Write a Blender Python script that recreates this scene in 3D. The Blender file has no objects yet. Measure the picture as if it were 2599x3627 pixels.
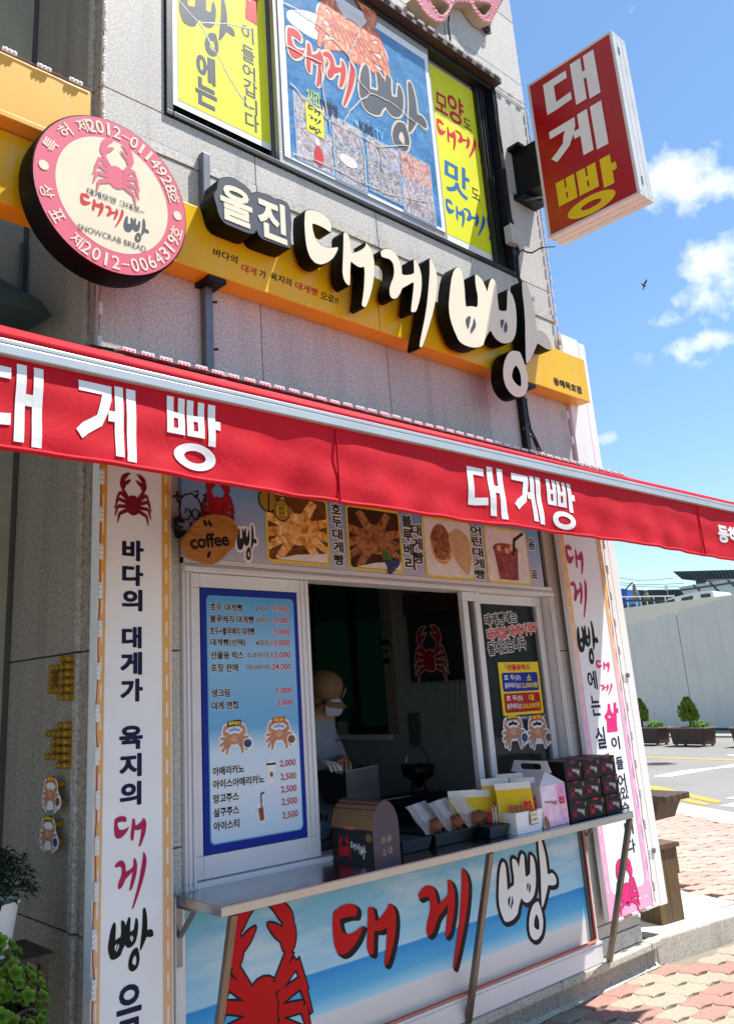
import bpy, bmesh, math, random
import numpy as np
from mathutils import Vector, Matrix
from mathutils.geometry import tessellate_polygon
random.seed(7)
SC = bpy.context.scene
COL = SC.collection
# ------------------------------------------------------------------ camera
EYE = 1.63
IMG_W, IMG_H = 2599.0, 3627.0
F_PX, YAW, PITCH, ROLL, CX, CY = 3004.2, math.radians(40.829), math.radians(15.828), math.radians(-2.658), 1030.714, 1623.009
_sy, _cy, _sp, _cp, _sr, _cr = math.sin(YAW), math.cos(YAW), math.sin(PITCH), math.cos(PITCH), math.sin(ROLL), math.cos(ROLL)
_fwd = np.array([_sy*_cp, _cy*_cp, _sp]); _r0 = np.array([_cy, -_sy, 0.0]); _u0 = np.cross(_r0, _fwd)
_rt = _r0*_cr + _u0*_sr; _up = -_r0*_sr + _u0*_cr
CAM_POS = np.array([0.0, -3.0, EYE])
cd = bpy.data.cameras.new('camera'); cam = bpy.data.objects.new('camera', cd); COL.objects.link(cam); SC.camera = cam
cd.sensor_fit = 'HORIZONTAL'; cd.sensor_width = 36.0; cd.lens = 36.0*F_PX/IMG_W
cd.shift_x = (IMG_W/2-CX)/IMG_W; cd.shift_y = (CY-IMG_H/2)/IMG_W
cd.clip_start = 0.05; cd.clip_end = 2000
cam.matrix_world = Matrix(((_rt[0], _up[0], -_fwd[0], CAM_POS[0]), (_rt[1], _up[1], -_fwd[1], CAM_POS[1]), (_rt[2], _up[2], -_fwd[2], CAM_POS[2]), (0, 0, 0, 1)))
SC.render.resolution_x, SC.render.resolution_y = 733, 1024

def ray(px, py):
    return _fwd + _rt*((px-CX)/F_PX) - _up*((py-CY)/F_PX)
def PY(px, py, y):            # photo pixel -> point on the plane y = const
    d = ray(px, py); return Vector(CAM_POS + d*((y-CAM_POS[1])/d[1]))
def PX(px, py, x):
    d = ray(px, py); return Vector(CAM_POS + d*((x-CAM_POS[0])/d[0]))
def PZ(px, py, z):
    d = ray(px, py); return Vector(CAM_POS + d*((z-CAM_POS[2])/d[2]))
# ------------------------------------------------------------------ world, sun, exposure
SUN = Vector((1.42, -1.0, 3.5)).normalized()
sun_el = math.asin(SUN.z); sun_rot = math.atan2(SUN.x, SUN.y)
world = bpy.data.worlds.new('World'); SC.world = world; world.use_nodes = True
wt = world.node_tree; wt.nodes.clear()
def wn(t, **k):
    n = wt.nodes.new(t)
    for a, b in k.items(): setattr(n, a, b)
    return n
def wmath(op, a, b=None, c=None, clamp=False):
    n = wn('ShaderNodeMath', operation=op, use_clamp=clamp)
    for i, q in enumerate((a, b, c)):
        if q is None: continue
        if isinstance(q, (int, float)): n.inputs[i].default_value = q
        else: wt.links.new(q, n.inputs[i])
    return n.outputs[0]
def wdot(vec, d):
    n = wn('ShaderNodeVectorMath', operation='DOT_PRODUCT'); wt.links.new(vec, n.inputs[0]); n.inputs[1].default_value = tuple(d); return n.outputs['Value']
sky = wn('ShaderNodeTexSky', sky_type='NISHITA', sun_disc=False, sun_elevation=sun_el, sun_rotation=sun_rot)
sky.altitude = 0; sky.air_density = 1.0; sky.dust_density = 0.15; sky.ozone_density = 3.0
bg = wn('ShaderNodeBackground'); bg.inputs[1].default_value = 0.092
# a little more even and more saturated than the raw model, all round the sky
sc_ = wn('ShaderNodeMix', data_type='RGBA', blend_type='MULTIPLY'); sc_.inputs[0].default_value = 1.0; sc_.inputs[7].default_value = (.2, .2, .2, 1); sc_.clamp_result = False; wt.links.new(sky.outputs[0], sc_.inputs[6])
gm = wn('ShaderNodeGamma'); gm.inputs[1].default_value = 0.80; wt.links.new(sc_.outputs[2], gm.inputs[0])
hs = wn('ShaderNodeHueSaturation'); hs.inputs['Saturation'].default_value = 1.20; hs.inputs['Value'].default_value = 5.0; wt.links.new(gm.outputs[0], hs.inputs['Color'])
wt.links.new(hs.outputs[0], bg.inputs[0])
tc = wn('ShaderNodeTexCoord'); vec = tc.outputs['Generated']
nz = wn('ShaderNodeTexNoise'); nz.inputs['Scale'].default_value = 18; nz.inputs['Detail'].default_value = 9; nz.inputs['Roughness'].default_value = 0.6
wt.links.new(vec, nz.inputs['Vector'])
nz2 = wn('ShaderNodeTexNoise'); nz2.inputs['Scale'].default_value = 3.2; nz2.inputs['Detail'].default_value = 8; nz2.inputs['Roughness'].default_value = 0.6
wt.links.new(vec, nz2.inputs['Vector'])
field = None
# cumulus puffs: photo direction, angular half width / half height, weight
for px, py, sx, sz, w in ((2430, 610, .060, .036, 1.0), (2540, 640, .05, .032, .95), (2480, 720, .045, .02, .7), (2580, 980, .052, .046, 1.1), (2500, 1060, .05, .032, 1.05), (2420, 1120, .03, .018, .8),
                          (2500, 1210, .05, .016, .95), (2560, 1270, .035, .012, .7), (2130, 1560, .02, .009, .75), (2235, 1598, .016, .006, .65), (2050, 1540, .02, .01, .6), (2240, 30, .012, .012, .45), (1950, 890, .02, .012, .4)):
    d = Vector(ray(px, py)).normalized(); rr = Vector((d.y, -d.x, 0)).normalized(); uu = rr.cross(d)
    a = wmath('MULTIPLY', wdot(vec, rr), 1/sx)
    b = wmath('MULTIPLY', wmath('SUBTRACT', wdot(vec, uu), 0.0), 1/sz)
    r2 = wmath('ADD', wmath('MULTIPLY', a, a), wmath('MULTIPLY', b, b))
    g = wmath('MULTIPLY', wmath('POWER', 2.718, wmath('MULTIPLY', r2, -0.9)), w)
    g = wmath('MULTIPLY', g, wmath('GREATER_THAN', wdot(vec, d), 0.0))
    field = g if field is None else wmath('MAXIMUM', field, g)
hz = wmath('MULTIPLY', wmath('SUBTRACT', nz2.outputs[0], 0.56), 4.0, clamp=True)  # noise clouds added all round the sky to brighten the ambient light
fld = wmath('MAXIMUM', field, hz)
fac = wmath('MULTIPLY', wmath('SUBTRACT', wmath('ADD', fld, wmath('MULTIPLY', wmath('SUBTRACT', nz.outputs[0], 0.5), 3.0)), 0.52), 1.35, clamp=True)
fac = wmath('MULTIPLY', fac, wmath('MULTIPLY', fld, 2.2, clamp=True))
fac = wmath('MULTIPLY', fac, 0.82)
cb = wn('ShaderNodeBackground'); cb.inputs[0].default_value = (0.93, 0.95, 1.0, 1); cb.inputs[1].default_value = 0.66
mx = wn('ShaderNodeMixShader'); wt.links.new(fac, mx.inputs[0]); wt.links.new(bg.outputs[0], mx.inputs[1]); wt.links.new(cb.outputs[0], mx.inputs[2])
wo = wn('ShaderNodeOutputWorld'); wt.links.new(mx.outputs[0], wo.inputs[0])
sl = bpy.data.lights.new('sun', 'SUN'); sl.energy = 4.0; sl.angle = math.radians(0.53); sl.color = (1.0, 0.955, 0.89)
so = bpy.data.objects.new('sun', sl); COL.objects.link(so); so.rotation_euler = (-SUN).to_track_quat('-Z', 'Y').to_euler(); so.location = (6, -6, 14)
SC.view_settings.view_transform = 'Standard'; SC.view_settings.look = 'None'; SC.view_settings.gamma = 1.0
SC.view_settings.exposure = 1.17
SC.view_settings.use_curve_mapping = False
# ------------------------------------------------------------------ materials
def lin(h):
    if isinstance(h, str):
        h = h.lstrip('#'); h = [int(h[i:i+2], 16)/255 for i in (0, 2, 4)]
        h = [x/12.92 if x <= .04045 else ((x+.055)/1.055)**2.4 for x in h]
    return (h[0], h[1], h[2], 1.0)
MATS = {}
class NT:
    def __init__(s, m): s.t = m.node_tree; s.b = s.t.nodes['Principled BSDF']
    def n(s, t, **k):
        q = s.t.nodes.new(t)
        for a, b in k.items(): setattr(q, a, b)
        return q
    def l(s, a, b): s.t.links.new(a, b)
    def math(s, op, a, b=None, clamp=False):
        q = s.n('ShaderNodeMath', operation=op, use_clamp=clamp)
        for i, x in enumerate((a, b)):
            if x is None: continue
            if isinstance(x, (int, float)): q.inputs[i].default_value = x
            else: s.l(x, q.inputs[i])
        return q.outputs[0]
    def coord(s, kind='Object'):
        return s.n('ShaderNodeTexCoord').outputs[kind]
    def pos(s): return s.n('ShaderNodeNewGeometry').outputs['Position']
    def noise(s, scale, detail=4, rough=.55, vec=None, dist=0):
        q = s.n('ShaderNodeTexNoise'); q.inputs['Scale'].default_value = scale; q.inputs['Detail'].default_value = detail; q.inputs['Roughness'].default_value = rough; q.inputs['Distortion'].default_value = dist
        s.l(vec if vec is not None else s.pos(), q.inputs['Vector']); return q.outputs[0]
    def ramp(s, f, stops, interp='LINEAR'):
        q = s.n('ShaderNodeValToRGB'); e = q.color_ramp; e.interpolation = interp
        while len(e.elements) < len(stops): e.elements.new(0.5)
        for el, (p, c) in zip(e.elements, stops): el.position = p; el.color = lin(c)
        s.l(f, q.inputs[0]); return q.outputs[0]
    def mix(s, f, a, b, mode='MIX'):
        q = s.n('ShaderNodeMix', data_type='RGBA', blend_type=mode)
        if isinstance(f, (int, float)): q.inputs[0].default_value = f
        else: s.l(f, q.inputs[0])
        for i, x in ((6, a), (7, b)):
            if isinstance(x, (tuple, str, list)): q.inputs[i].default_value = lin(x)
            else: s.l(x, q.inputs[i])
        return q.outputs[2]
    def bump(s, h, strength=.3, dist=.002):
        q = s.n('ShaderNodeBump'); q.inputs['Strength'].default_value = strength; q.inputs['Distance'].default_value = dist; s.l(h, q.inputs['Height']); s.l(q.outputs[0], s.b.inputs['Normal'])
    def base(s, c): s.l(c, s.b.inputs['Base Color'])
    def each(s, c, amt=.14):
        """every object of the material gets a tone of its own"""
        r = s.n('ShaderNodeMapRange'); s.l(s.n('ShaderNodeObjectInfo').outputs['Random'], r.inputs[0]); r.inputs[3].default_value = 1-amt; r.inputs[4].default_value = 1+amt*.35
        h = s.n('ShaderNodeHueSaturation'); s.l(r.outputs[0], h.inputs['Value']); s.l(c, h.inputs['Color']); return h.outputs[0]
    def set(s, **k):
        for a, b in k.items(): s.b.inputs[a.replace('_', ' ')].default_value = b
def newmat(name):
    m = bpy.data.materials.new(name); m.use_nodes = True; MATS[name] = m; return m, NT(m)
def pm(name, col, rough=.6, metal=0.0, var=.10, scale=6.0, bump=0.0, bscale=60.0, spec=.5, dirt=0.0):
    """plain material with slow uneven tone, fine relief and optional grime"""
    if name in MATS: return MATS[name]
    m, t = newmat(name); c = lin(col)
    n1 = t.noise(scale, 5, .6)
    lo = tuple(max(0, x*(1-var)) for x in c[:3]); hi = tuple(min(1, x*(1+var*.6)) for x in c[:3])
    colr = t.ramp(n1, ((.3, lo), (.7, hi)))
    if dirt:
        d = t.noise(scale*.7+1.3, 8, .7, dist=.6); f = t.math('MULTIPLY', t.math('SUBTRACT', d, .52, clamp=True), dirt*6, clamp=True)
        colr = t.mix(f, colr, tuple(x*.45 for x in c[:3]))
    t.base(colr); t.set(Roughness=rough, Metallic=metal, Specular_IOR_Level=spec)
    rr = t.n('ShaderNodeMapRange'); t.l(t.noise(scale*2.3, 4), rr.inputs[0]); rr.inputs[3].default_value = max(.02, rough-.09); rr.inputs[4].default_value = min(1, rough+.09); t.l(rr.outputs[0], t.b.inputs['Roughness'])
    if bump: t.bump(t.noise(bscale, 4), bump, .003)
    return m
def ink(name, col, rough=.55): return pm(name, col, max(.5, rough), var=.05, scale=4, spec=.22)
# ------------------------------------------------------------------ geometry helpers
class Fr:
    """a local drawing plane: o + a*u + b*v, n = outward normal"""
    def __init__(s, o, u, v):
        s.o = Vector(o); s.u = Vector(u).normalized(); s.v = Vector(v).normalized(); s.n = s.u.cross(s.v)
    def p(s, a, b, d=0.0): return s.o + s.u*a + s.v*b + s.n*d
def FY(y): return Fr((0, y, 0), (1, 0, 0), (0, 0, 1))
def chaikin(pts, it=1):
    for _ in range(it):
        q = []
        for i in range(len(pts)):
            a, b = pts[i], pts[(i+1) % len(pts)]
            q.append((a[0]*.8+b[0]*.2, a[1]*.8+b[1]*.2)); q.append((a[0]*.2+b[0]*.8, a[1]*.2+b[1]*.8))
        pts = q
    return pts
def area(l): return sum(l[i][0]*l[(i+1) % len(l)][1]-l[(i+1) % len(l)][0]*l[i][1] for i in range(len(l)))/2
def ellipse(cx, cy, rx, ry, n=24, a0=0, a1=None):
    if a1 is None: return [(cx+rx*math.cos(2*math.pi*i/n), cy+ry*math.sin(2*math.pi*i/n)) for i in range(n)]
    return [(cx+rx*math.cos(a0+(a1-a0)*i/n), cy+ry*math.sin(a0+(a1-a0)*i/n)) for i in range(n+1)]
def rect(a0, b0, a1, b1): return [(a0, b0), (a1, b0), (a1, b1), (a0, b1)]
def rrect(a0, b0, a1, b1, r, n=5):
    out = []
    for cx, cy, s in ((a1-r, b1-r, 0), (a0+r, b1-r, 1), (a0+r, b0+r, 2), (a1-r, b0+r, 3)):
        for i in range(n+1):
            t = math.pi/2*(s+i/n); out.append((cx+r*math.cos(t), cy+r*math.sin(t)))
    return out
def offset_loop(pts, d):
    """move an outline outwards by d (rough mitre)"""
    if area(pts) < 0: pts = pts[::-1]
    n = len(pts); out = []
    for i in range(n):
        p0, p1, p2 = Vector(pts[i-1]), Vector(pts[i]), Vector(pts[(i+1) % n])
        e1 = (p1-p0); e2 = (p2-p1)
        if e1.length < 1e-9 or e2.length < 1e-9: out.append(tuple(p1)); continue
        n1 = Vector((e1.y, -e1.x)).normalized(); n2 = Vector((e2.y, -e2.x)).normalized()
        b = (n1+n2)
        if b.length < .3: b = n1
        else: b = b.normalized()*min(1.6, 1/max(.3, b.normalized().dot(n1)))
        out.append((p1.x+b.x*d, p1.y+b.y*d))
    return out
class MB:
    def __init__(s): s.v = []; s.f = []; s.m = []
    def add(s, vs, fs, mi=0):
        o = len(s.v); s.v += [Vector(q) for q in vs]; s.f += [tuple(i+o for i in f) for f in fs]; s.m += [mi]*len(fs); return s
    def box(s, x0, x1, y0, y1, z0, z1, mi=0):
        return s.add([(x0, y0, z0), (x1, y0, z0), (x1, y1, z0), (x0, y1, z0), (x0, y0, z1), (x1, y0, z1), (x1, y1, z1), (x0, y1, z1)],
                     [(3, 2, 1, 0), (4, 5, 6, 7), (0, 1, 5, 4), (1, 2, 6, 5), (2, 3, 7, 6), (3, 0, 4, 7)], mi)
    def bar(s, p0, p1, w, h=None, up=(0, 0, 1), mi=0):
        h = h or w; p0 = Vector(p0); p1 = Vector(p1); d = (p1-p0).normalized(); up = Vector(up)
        if abs(d.dot(up)) > .98: up = Vector((0, 1, 0))
        a = d.cross(up).normalized()*w/2; b = a.cross(d).normalized()*h/2
        vs = [p0-a-b, p0+a-b, p0+a+b, p0-a+b, p1-a-b, p1+a-b, p1+a+b, p1-a+b]
        return s.add(vs, [(0, 1, 2, 3), (7, 6, 5, 4), (0, 4, 5, 1), (1, 5, 6, 2), (2, 6, 7, 3), (3, 7, 4, 0)], mi)
    def tube(s, path, r, n=8, mi=0, closed=False, caps=True):
        path = [Vector(q) for q in path]; m = len(path); rs = r if isinstance(r, (list, tuple)) else [r]*m
        prev = None; vs = []
        for i, p in enumerate(path):
            if closed: t = path[(i+1) % m]-path[i-1]
            else: t = path[min(i+1, m-1)]-path[max(i-1, 0)]
            t = t.normalized()
            a = prev-t*prev.dot(t) if prev is not None else t.cross(Vector((0, 0, 1)) if abs(t.z) < .9 else Vector((0, 1, 0)))
            if a.length < 1e-6: a = t.orthogonal()
            a = a.normalized(); prev = a; b = t.cross(a)
            vs += [p+(a*math.cos(2*math.pi*k/n)+b*math.sin(2*math.pi*k/n))*rs[i] for k in range(n)]
        fs = []
        for i in range(m if closed else m-1):
            j = (i+1) % m
            fs += [(i*n+k, i*n+(k+1) % n, j*n+(k+1) % n, j*n+k) for k in range(n)]
        if caps and not closed: fs += [tuple(range(n-1, -1, -1)), tuple((m-1)*n+k for k in range(n))]
        return s.add(vs, fs, mi)
    def lathe(s, prof, c, n=20, mi=0, axis=(0, 0, 1)):
        c = Vector(c); q = Vector((0, 0, 1)).rotation_difference(Vector(axis).normalized()); vs = []; fs = []
        for r, z in prof:
            vs += [c+q @ Vector((r*math.cos(2*math.pi*k/n), r*math.sin(2*math.pi*k/n), z)) for k in range(n)]
        for i in range(len(prof)-1):
            fs += [(i*n+k, i*n+(k+1) % n, (i+1)*n+(k+1) % n, (i+1)*n+k) for k in range(n)]
        if prof[0][0] > 1e-5: fs.append(tuple(range(n-1, -1, -1)))
        if prof[-1][0] > 1e-5: fs.append(tuple((len(prof)-1)*n+k for k in range(n)))
        return s.add(vs, fs, mi)
    def flat(s, loops, fr, d=0.0, mi=0):
        pts = [q for l in loops for q in l]
        tr = tessellate_polygon([[Vector((q[0], q[1], 0)) for q in l] for l in loops])
        fs = []
        for t in tr:
            a, b, c = (pts[i] for i in t)
            fs.append(tuple(t) if (b[0]-a[0])*(c[1]-a[1])-(b[1]-a[1])*(c[0]-a[0]) > 0 else tuple(t[::-1]))
        return s.add([fr.p(q[0], q[1], d) for q in pts], fs, mi)
    def prism(s, loops, fr, d0, d1, mi=0, side=None, back=True):
        side = mi if side is None else side
        s.flat(loops, fr, d1, mi)
        if back: s.flat(loops, fr, d0, side)
        for li, l in enumerate(loops):
            if (area(l) < 0) == (li == 0): l = l[::-1]
            n = len(l)
            s.add([fr.p(q[0], q[1], d0) for q in l]+[fr.p(q[0], q[1], d1) for q in l], [(i, (i+1) % n, n+(i+1) % n, n+i) for i in range(n)], side)
        return s
    def build(s, name, mats, parent=None, smooth=False, bevel=0.0, seg=2, label=None, cat=None, group=None, kind=None, autosmooth=None):
        me = bpy.data.meshes.new(name)
        xs = np.array([tuple(q) for q in s.v]) if s.v else np.zeros((1, 3))
        c = Vector(((xs[:, 0].min()+xs[:, 0].max())/2, (xs[:, 1].min()+xs[:, 1].max())/2, xs[:, 2].min()))
        me.from_pydata([q-c for q in s.v], [], s.f)
        for m in (mats if isinstance(mats, (list, tuple)) else [mats]): me.materials.append(MATS[m] if isinstance(m, str) else m)
        me.polygons.foreach_set('material_index', s.m)
        if smooth: me.polygons.foreach_set('use_smooth', [True]*len(s.f))
        me.update()
        if autosmooth is not None: me.polygons.foreach_set('use_smooth', [True]*len(s.f)); me.set_sharp_from_angle(angle=math.radians(autosmooth))
        o = bpy.data.objects.new(name, me); COL.objects.link(o); o.location = c
        if parent is not None: attach(o, parent)
        if bevel:
            b = o.modifiers.new('bevel', 'BEVEL'); b.width = bevel; b.segments = seg; b.limit_method = 'ANGLE'; b.angle_limit = math.radians(40)
        return tag(o, label, cat, group, kind)
WORLDLOC = {}
def wloc(o):
    l = o.location.copy()
    while o.parent: o = o.parent; l = l+o.location
    return l
def attach(o, parent):
    l = o.location.copy(); o.parent = parent; o.location = l-wloc(parent)
def tag(o, label=None, cat=None, group=None, kind=None):
    if label: o['label'] = label
    if cat: o['category'] = cat
    if group: o['group'] = group
    if kind: o['kind'] = kind
    return o
def thing(name, label, cat, loc, group=None):
    o = bpy.data.objects.new(name, None); COL.objects.link(o); o.location = loc; o.empty_display_size = .1
    return tag(o, label, cat, group)
def copy_tree(o, parent=None):
    c = o.copy(); COL.objects.link(c)
    if parent is not None: c.parent = parent
    for ch in list(o.children): copy_tree(ch, c)
    return c
# ---- writing
_G = {}
TMP = bpy.data.scenes.new('writing')          # a small scene of its own keeps the font evaluation quick
def glyph(body, bold=0.0, shear=0.0):
    k = (body, bold, shear)
    if k not in _G:
        cu = bpy.data.curves.new('w', 'FONT'); cu.body = body; cu.offset = bold; cu.resolution_u = 3; cu.dimensions = '2D'; cu.fill_mode = 'BOTH'; cu.shear = shear
        o = bpy.data.objects.new('w', cu); TMP.collection.objects.link(o)
        vl = TMP.view_layers[0]; vl.update(); me = bpy.data.meshes.new_from_object(o.evaluated_get(vl.depsgraph))
        vs = [(q.co.x, q.co.y) for q in me.vertices]; fs = [tuple(p.vertices) for p in me.polygons]
        bpy.data.objects.remove(o); bpy.data.curves.remove(cu); bpy.data.meshes.remove(me)
        xs = [q[0] for q in vs]; ys = [q[1] for q in vs]
        _G[k] = (vs, fs, min(xs), min(ys), max(xs), max(ys))
    return _G[k]
def put_text(mb, body, fr, bx, d=0.001, bold=.02, mi=0, keep=False, shear=0.0, rot=0.0, ext=0.0):
    """writing fitted to the box bx=(a0,b0,a1,b1) of the plane; keep: natural proportions, centred; bold/ext: stroke growth"""
    grow = max(0.0, bold-.02)+ext; b0_ = min(bold, .02)
    vs, fs, x0, y0, x1, y1 = glyph(body, b0_, shear)
    gk = max(0.0, bold-.02)
    a0, b0, a1, b1 = bx; kx = (a1-a0)/(x1-x0+2*gk); ky = (b1-b0)/(y1-y0+2*gk)
    if keep: kx = ky = min(kx, ky)
    c = ((a0+a1)/2, (b0+b1)/2); xm, ym = (x0+x1)/2, (y0+y1)/2; cr, sr = math.cos(rot), math.sin(rot)
    shifts = [(0, 0)]
    if grow > .004:
        n = 8 if grow < .035 else 12
        shifts += [(grow*math.cos(2*math.pi*i/n), grow*math.sin(2*math.pi*i/n)) for i in range(n)]
    for k, (sx, sy) in enumerate(shifts):
        out = []
        for x, y in vs:
            p, q = (x-xm+sx)*kx, (y-ym+sy)*ky
            out.append(fr.p(c[0]+p*cr-q*sr, c[1]+p*sr+q*cr, d+(0 if k == 0 else -.00003*k)))
        mb.add(out, fs, mi)
    return mb
def letters(parent, mat, fr, items, d=.001, bold=.03, name='letter'):
    """every syllable a part of its own"""
    out = []
    for it in items:
        m = MB(); put_text(m, it[0], fr, it[1], d, it[2] if len(it) > 2 else bold); out.append(m.build(name, mat, parent))
    return out
def block(ch, w=.155):
    """heavy gothic syllables of the shop name in a unit box, as outlines with holes"""
    h = w*.86
    if ch == 'D': return [[rect(0, .20, w, .93)], [rect(w, .93-h, .46, .93)], [[(w, .20), (.49, .23), (.49, .23+h), (w, .20+h)]], [rect(.55, .04, .55+w, 1.0)], [rect(.55+w, .50, 1-w, .50+h)], [rect(1-w, 0, 1, 1)]]
    if ch == 'G':
        s1 = 1-w-.055-.9*w; r_ = s1-.05
        return [[[(.03, .98), (r_, .98), (r_-.01, .78), (r_-.07, .60), (r_-.16, .42), (.20, .29), (.10, .21), (0, .21+h*.8), (.10, .42), (r_-.16-w*.55, .55), (r_-.04-w, .70), (r_-w, .98-h), (.03, .98-h)]], [rect(r_-.06, .50, s1, .50+h)], [rect(s1, .04, s1+w*.9, 1)], [rect(1-w, 0, 1, 1)]]
    o = []; v = w*.74
    for x in (0, .365): o += [[rect(x, .47, x+v, 1)], [rect(x+.325-v, .47, x+.325, 1)], [rect(x+v, .47, x+.325-v, .47+h*.62)], [rect(x+v, .70, x+.325-v, .70+h*.62)]]
    o += [[rect(.76, .38, .76+v*1.15, 1)], [rect(.76+v*1.15, .64, 1, .64+h*.9)], [ellipse(.52, .185, .40, .19, 28), ellipse(.52, .185, .40-w*1.15, .19-h*.72, 24)[::-1]]]
    return o
def put_block(mb, ch, fr, bx, d=.001, w=.155, mi=0):
    for k, ls in enumerate(block(ch, w)):
        mb.flat([[(bx[0]+x*(bx[2]-bx[0]), bx[1]+y*(bx[3]-bx[1])) for x, y in l] for l in ls], fr, d+k*.00004, mi)
# ---- photo crops -> plane boxes
def K(ox, oy, w, W=1625.0):
    s = w/W
    return lambda x, y: (ox+x*s, oy+y*s)
def bxy(k, x0, y0, x1, y1, y):
    """box on the plane y spanned by a crop rectangle (edge midpoints)"""
    xm, ym = (x0+x1)/2, (y0+y1)/2
    return (PY(*k(x0, ym), y).x, PY(*k(xm, y1), y).z, PY(*k(x1, ym), y).x, PY(*k(xm, y0), y).z)
def loop_y(k, pts, y, it=1):
    q = [PY(*k(*p), y) for p in pts]
    return chaikin([(v.x, v.z) for v in q], it)
def place(loops, src, bx):
    """move outlines from box src to box bx"""
    kx = (bx[2]-bx[0])/(src[2]-src[0]); ky = (bx[3]-bx[1])/(src[3]-src[1])
    return [[(bx[0]+(p[0]-src[0])*kx, bx[1]+(p[1]-src[1])*ky) for p in l] for l in loops]
def bounds(loops):
    xs = [p[0] for l in loops for p in l]; ys = [p[1] for l in loops for p in l]; return (min(xs), min(ys), max(xs), max(ys))
A9 = lambda ox, oy: K(ox, oy, 900)
k00, k10, k20 = A9(0, 0), A9(850, 0), A9(1700, 0)
k01, k11, k21 = A9(0, 900), A9(850, 900), A9(1700, 900)
k02, k12, k22 = A9(0, 1800), A9(850, 1800), A9(1700, 1800)
k03, k13, k23 = A9(0, 2627), A9(850, 2627), A9(1700, 2627)
kA, kB, kC, kD = K(600, 560, 550), K(1100, 750, 550), K(1550, 900, 600), K(1400, 0, 550)
kE, kF, kG = K(2000, 2900, 599), K(2050, 1850, 549), K(2150, 2400, 449)
kH, kI = K(1600, 600, 400), K(1800, 1150, 400, 1512)
# ------------------------------------------------------------------ stone, paint, metal
def granite(name, dark, mid, light, stain=.0):
    m, t = newmat(name)
    a = t.noise(85, 3, .6); b = t.noise(190, 2, .5); big = t.noise(1.6, 5, .6)
    g = t.math('ADD', t.math('MULTIPLY', a, .6), t.math('MULTIPLY', b, .4))
    c = t.ramp(g, ((.36, dark), (.5, mid), (.62, light)))
    c = t.mix(t.math('MULTIPLY', t.math('SUBTRACT', big, .45, clamp=True), .9), c, tuple(x*.72 for x in lin(mid)[:3]))
    if stain:
        mp = t.n('ShaderNodeMapping'); mp.inputs['Scale'].default_value = (7, 7, .45); t.l(t.pos(), mp.inputs[0])
        st = t.noise(1.0, 5, .6, vec=mp.outputs[0]); c = t.mix(t.math('MULTIPLY', t.math('SUBTRACT', st, .5, clamp=True), stain*5, clamp=True), c, tuple(x*.4 for x in lin(dark)[:3]))
    t.base(t.each(c, .12)); t.set(Roughness=.62, Specular_IOR_Level=.4); t.bump(g, .25, .0015); return m
granite('granite', '#96938d', '#bdb9b2', '#d6d2ca', .26)
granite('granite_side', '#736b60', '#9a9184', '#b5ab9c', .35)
granite('granite_edge', '#74716a', '#a5a299', '#c4c1b8')
granite('concrete', '#8d887b', '#b3ad9f', '#cbc5b6', .25)
granite('concrete_pale', '#b4ad9d', '#d0c9b8', '#ddd6c5', .1)
granite('plinth_stone', '#6b6660', '#948e84', '#b2aca0', .3)
pm('mortar', '#5a5752', .9, var=.2)
pm('dark_frame', '#24282c', .42, .3, var=.1, dirt=.15)
pm('green_frame', '#1d2a27', .4, .2)
pm('silver_alu', '#b4b1ad', .42, .55, var=.08, scale=3, dirt=.08)
pm('white_alu', '#d9d7d8', .38, .1, var=.06, scale=3, dirt=.06)
pm('white_paint', '#e4e2de', .5, var=.05, scale=3, dirt=.08)
pm('white_vinyl', '#e9ebeb', .4, var=.04, scale=3, dirt=.04)
pm('interior_wall', '#a3aaa6', .8, var=.12, dirt=.2)
pm('interior_dark', '#222423', .6, var=.1)
pm('interior_floor', '#3a3836', .7)
pm('beige_reveal', '#8d8470', .7)
pm('black_metal', '#141516', .45, .5, dirt=.1)
pm('black_plastic', '#101113', .38, 0, var=.1)
pm('steel', '#b8b9ba', .22, 1.0, var=.08, scale=5)
pm('galv', '#8b8e92', .4, .9, var=.15, scale=8)
pm('grey_pipe', '#6f7478', .45, .6, var=.1)
pm('cable', '#121212', .6)
pm('led_white', '#dcdcda', .25, var=.04)
pm('led_cell', '#6f7274', .3)
pm('wire_red', '#9a4230', .6)
def glass(name, col, rough=.03, alpha=.25):
    m, t = newmat(name); t.set(Base_Color=lin(col), Roughness=rough, Metallic=0.0, Alpha=alpha, Specular_IOR_Level=.6); t.b.inputs['IOR'].default_value = 1.5
    m.use_backface_culling = False; return m
glass('clear_glass', '#1c2426', .03, .22)
m, t = newmat('green_glass'); tr_ = t.n('ShaderNodeBsdfTranslucent'); tr_.inputs[0].default_value = lin('#2e4a40'); mxs = t.n('ShaderNodeMixShader'); mxs.inputs[0].default_value = .35; t.set(Base_Color=lin('#2b463f'), Roughness=.2); t.l(tr_.outputs[0], mxs.inputs[1]); t.l(t.b.outputs[0], mxs.inputs[2]); t.l(mxs.outputs[0], t.t.nodes['Material Output'].inputs['Surface'])
glass('bag_film', '#e8e8e8', .10, .22)
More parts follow.
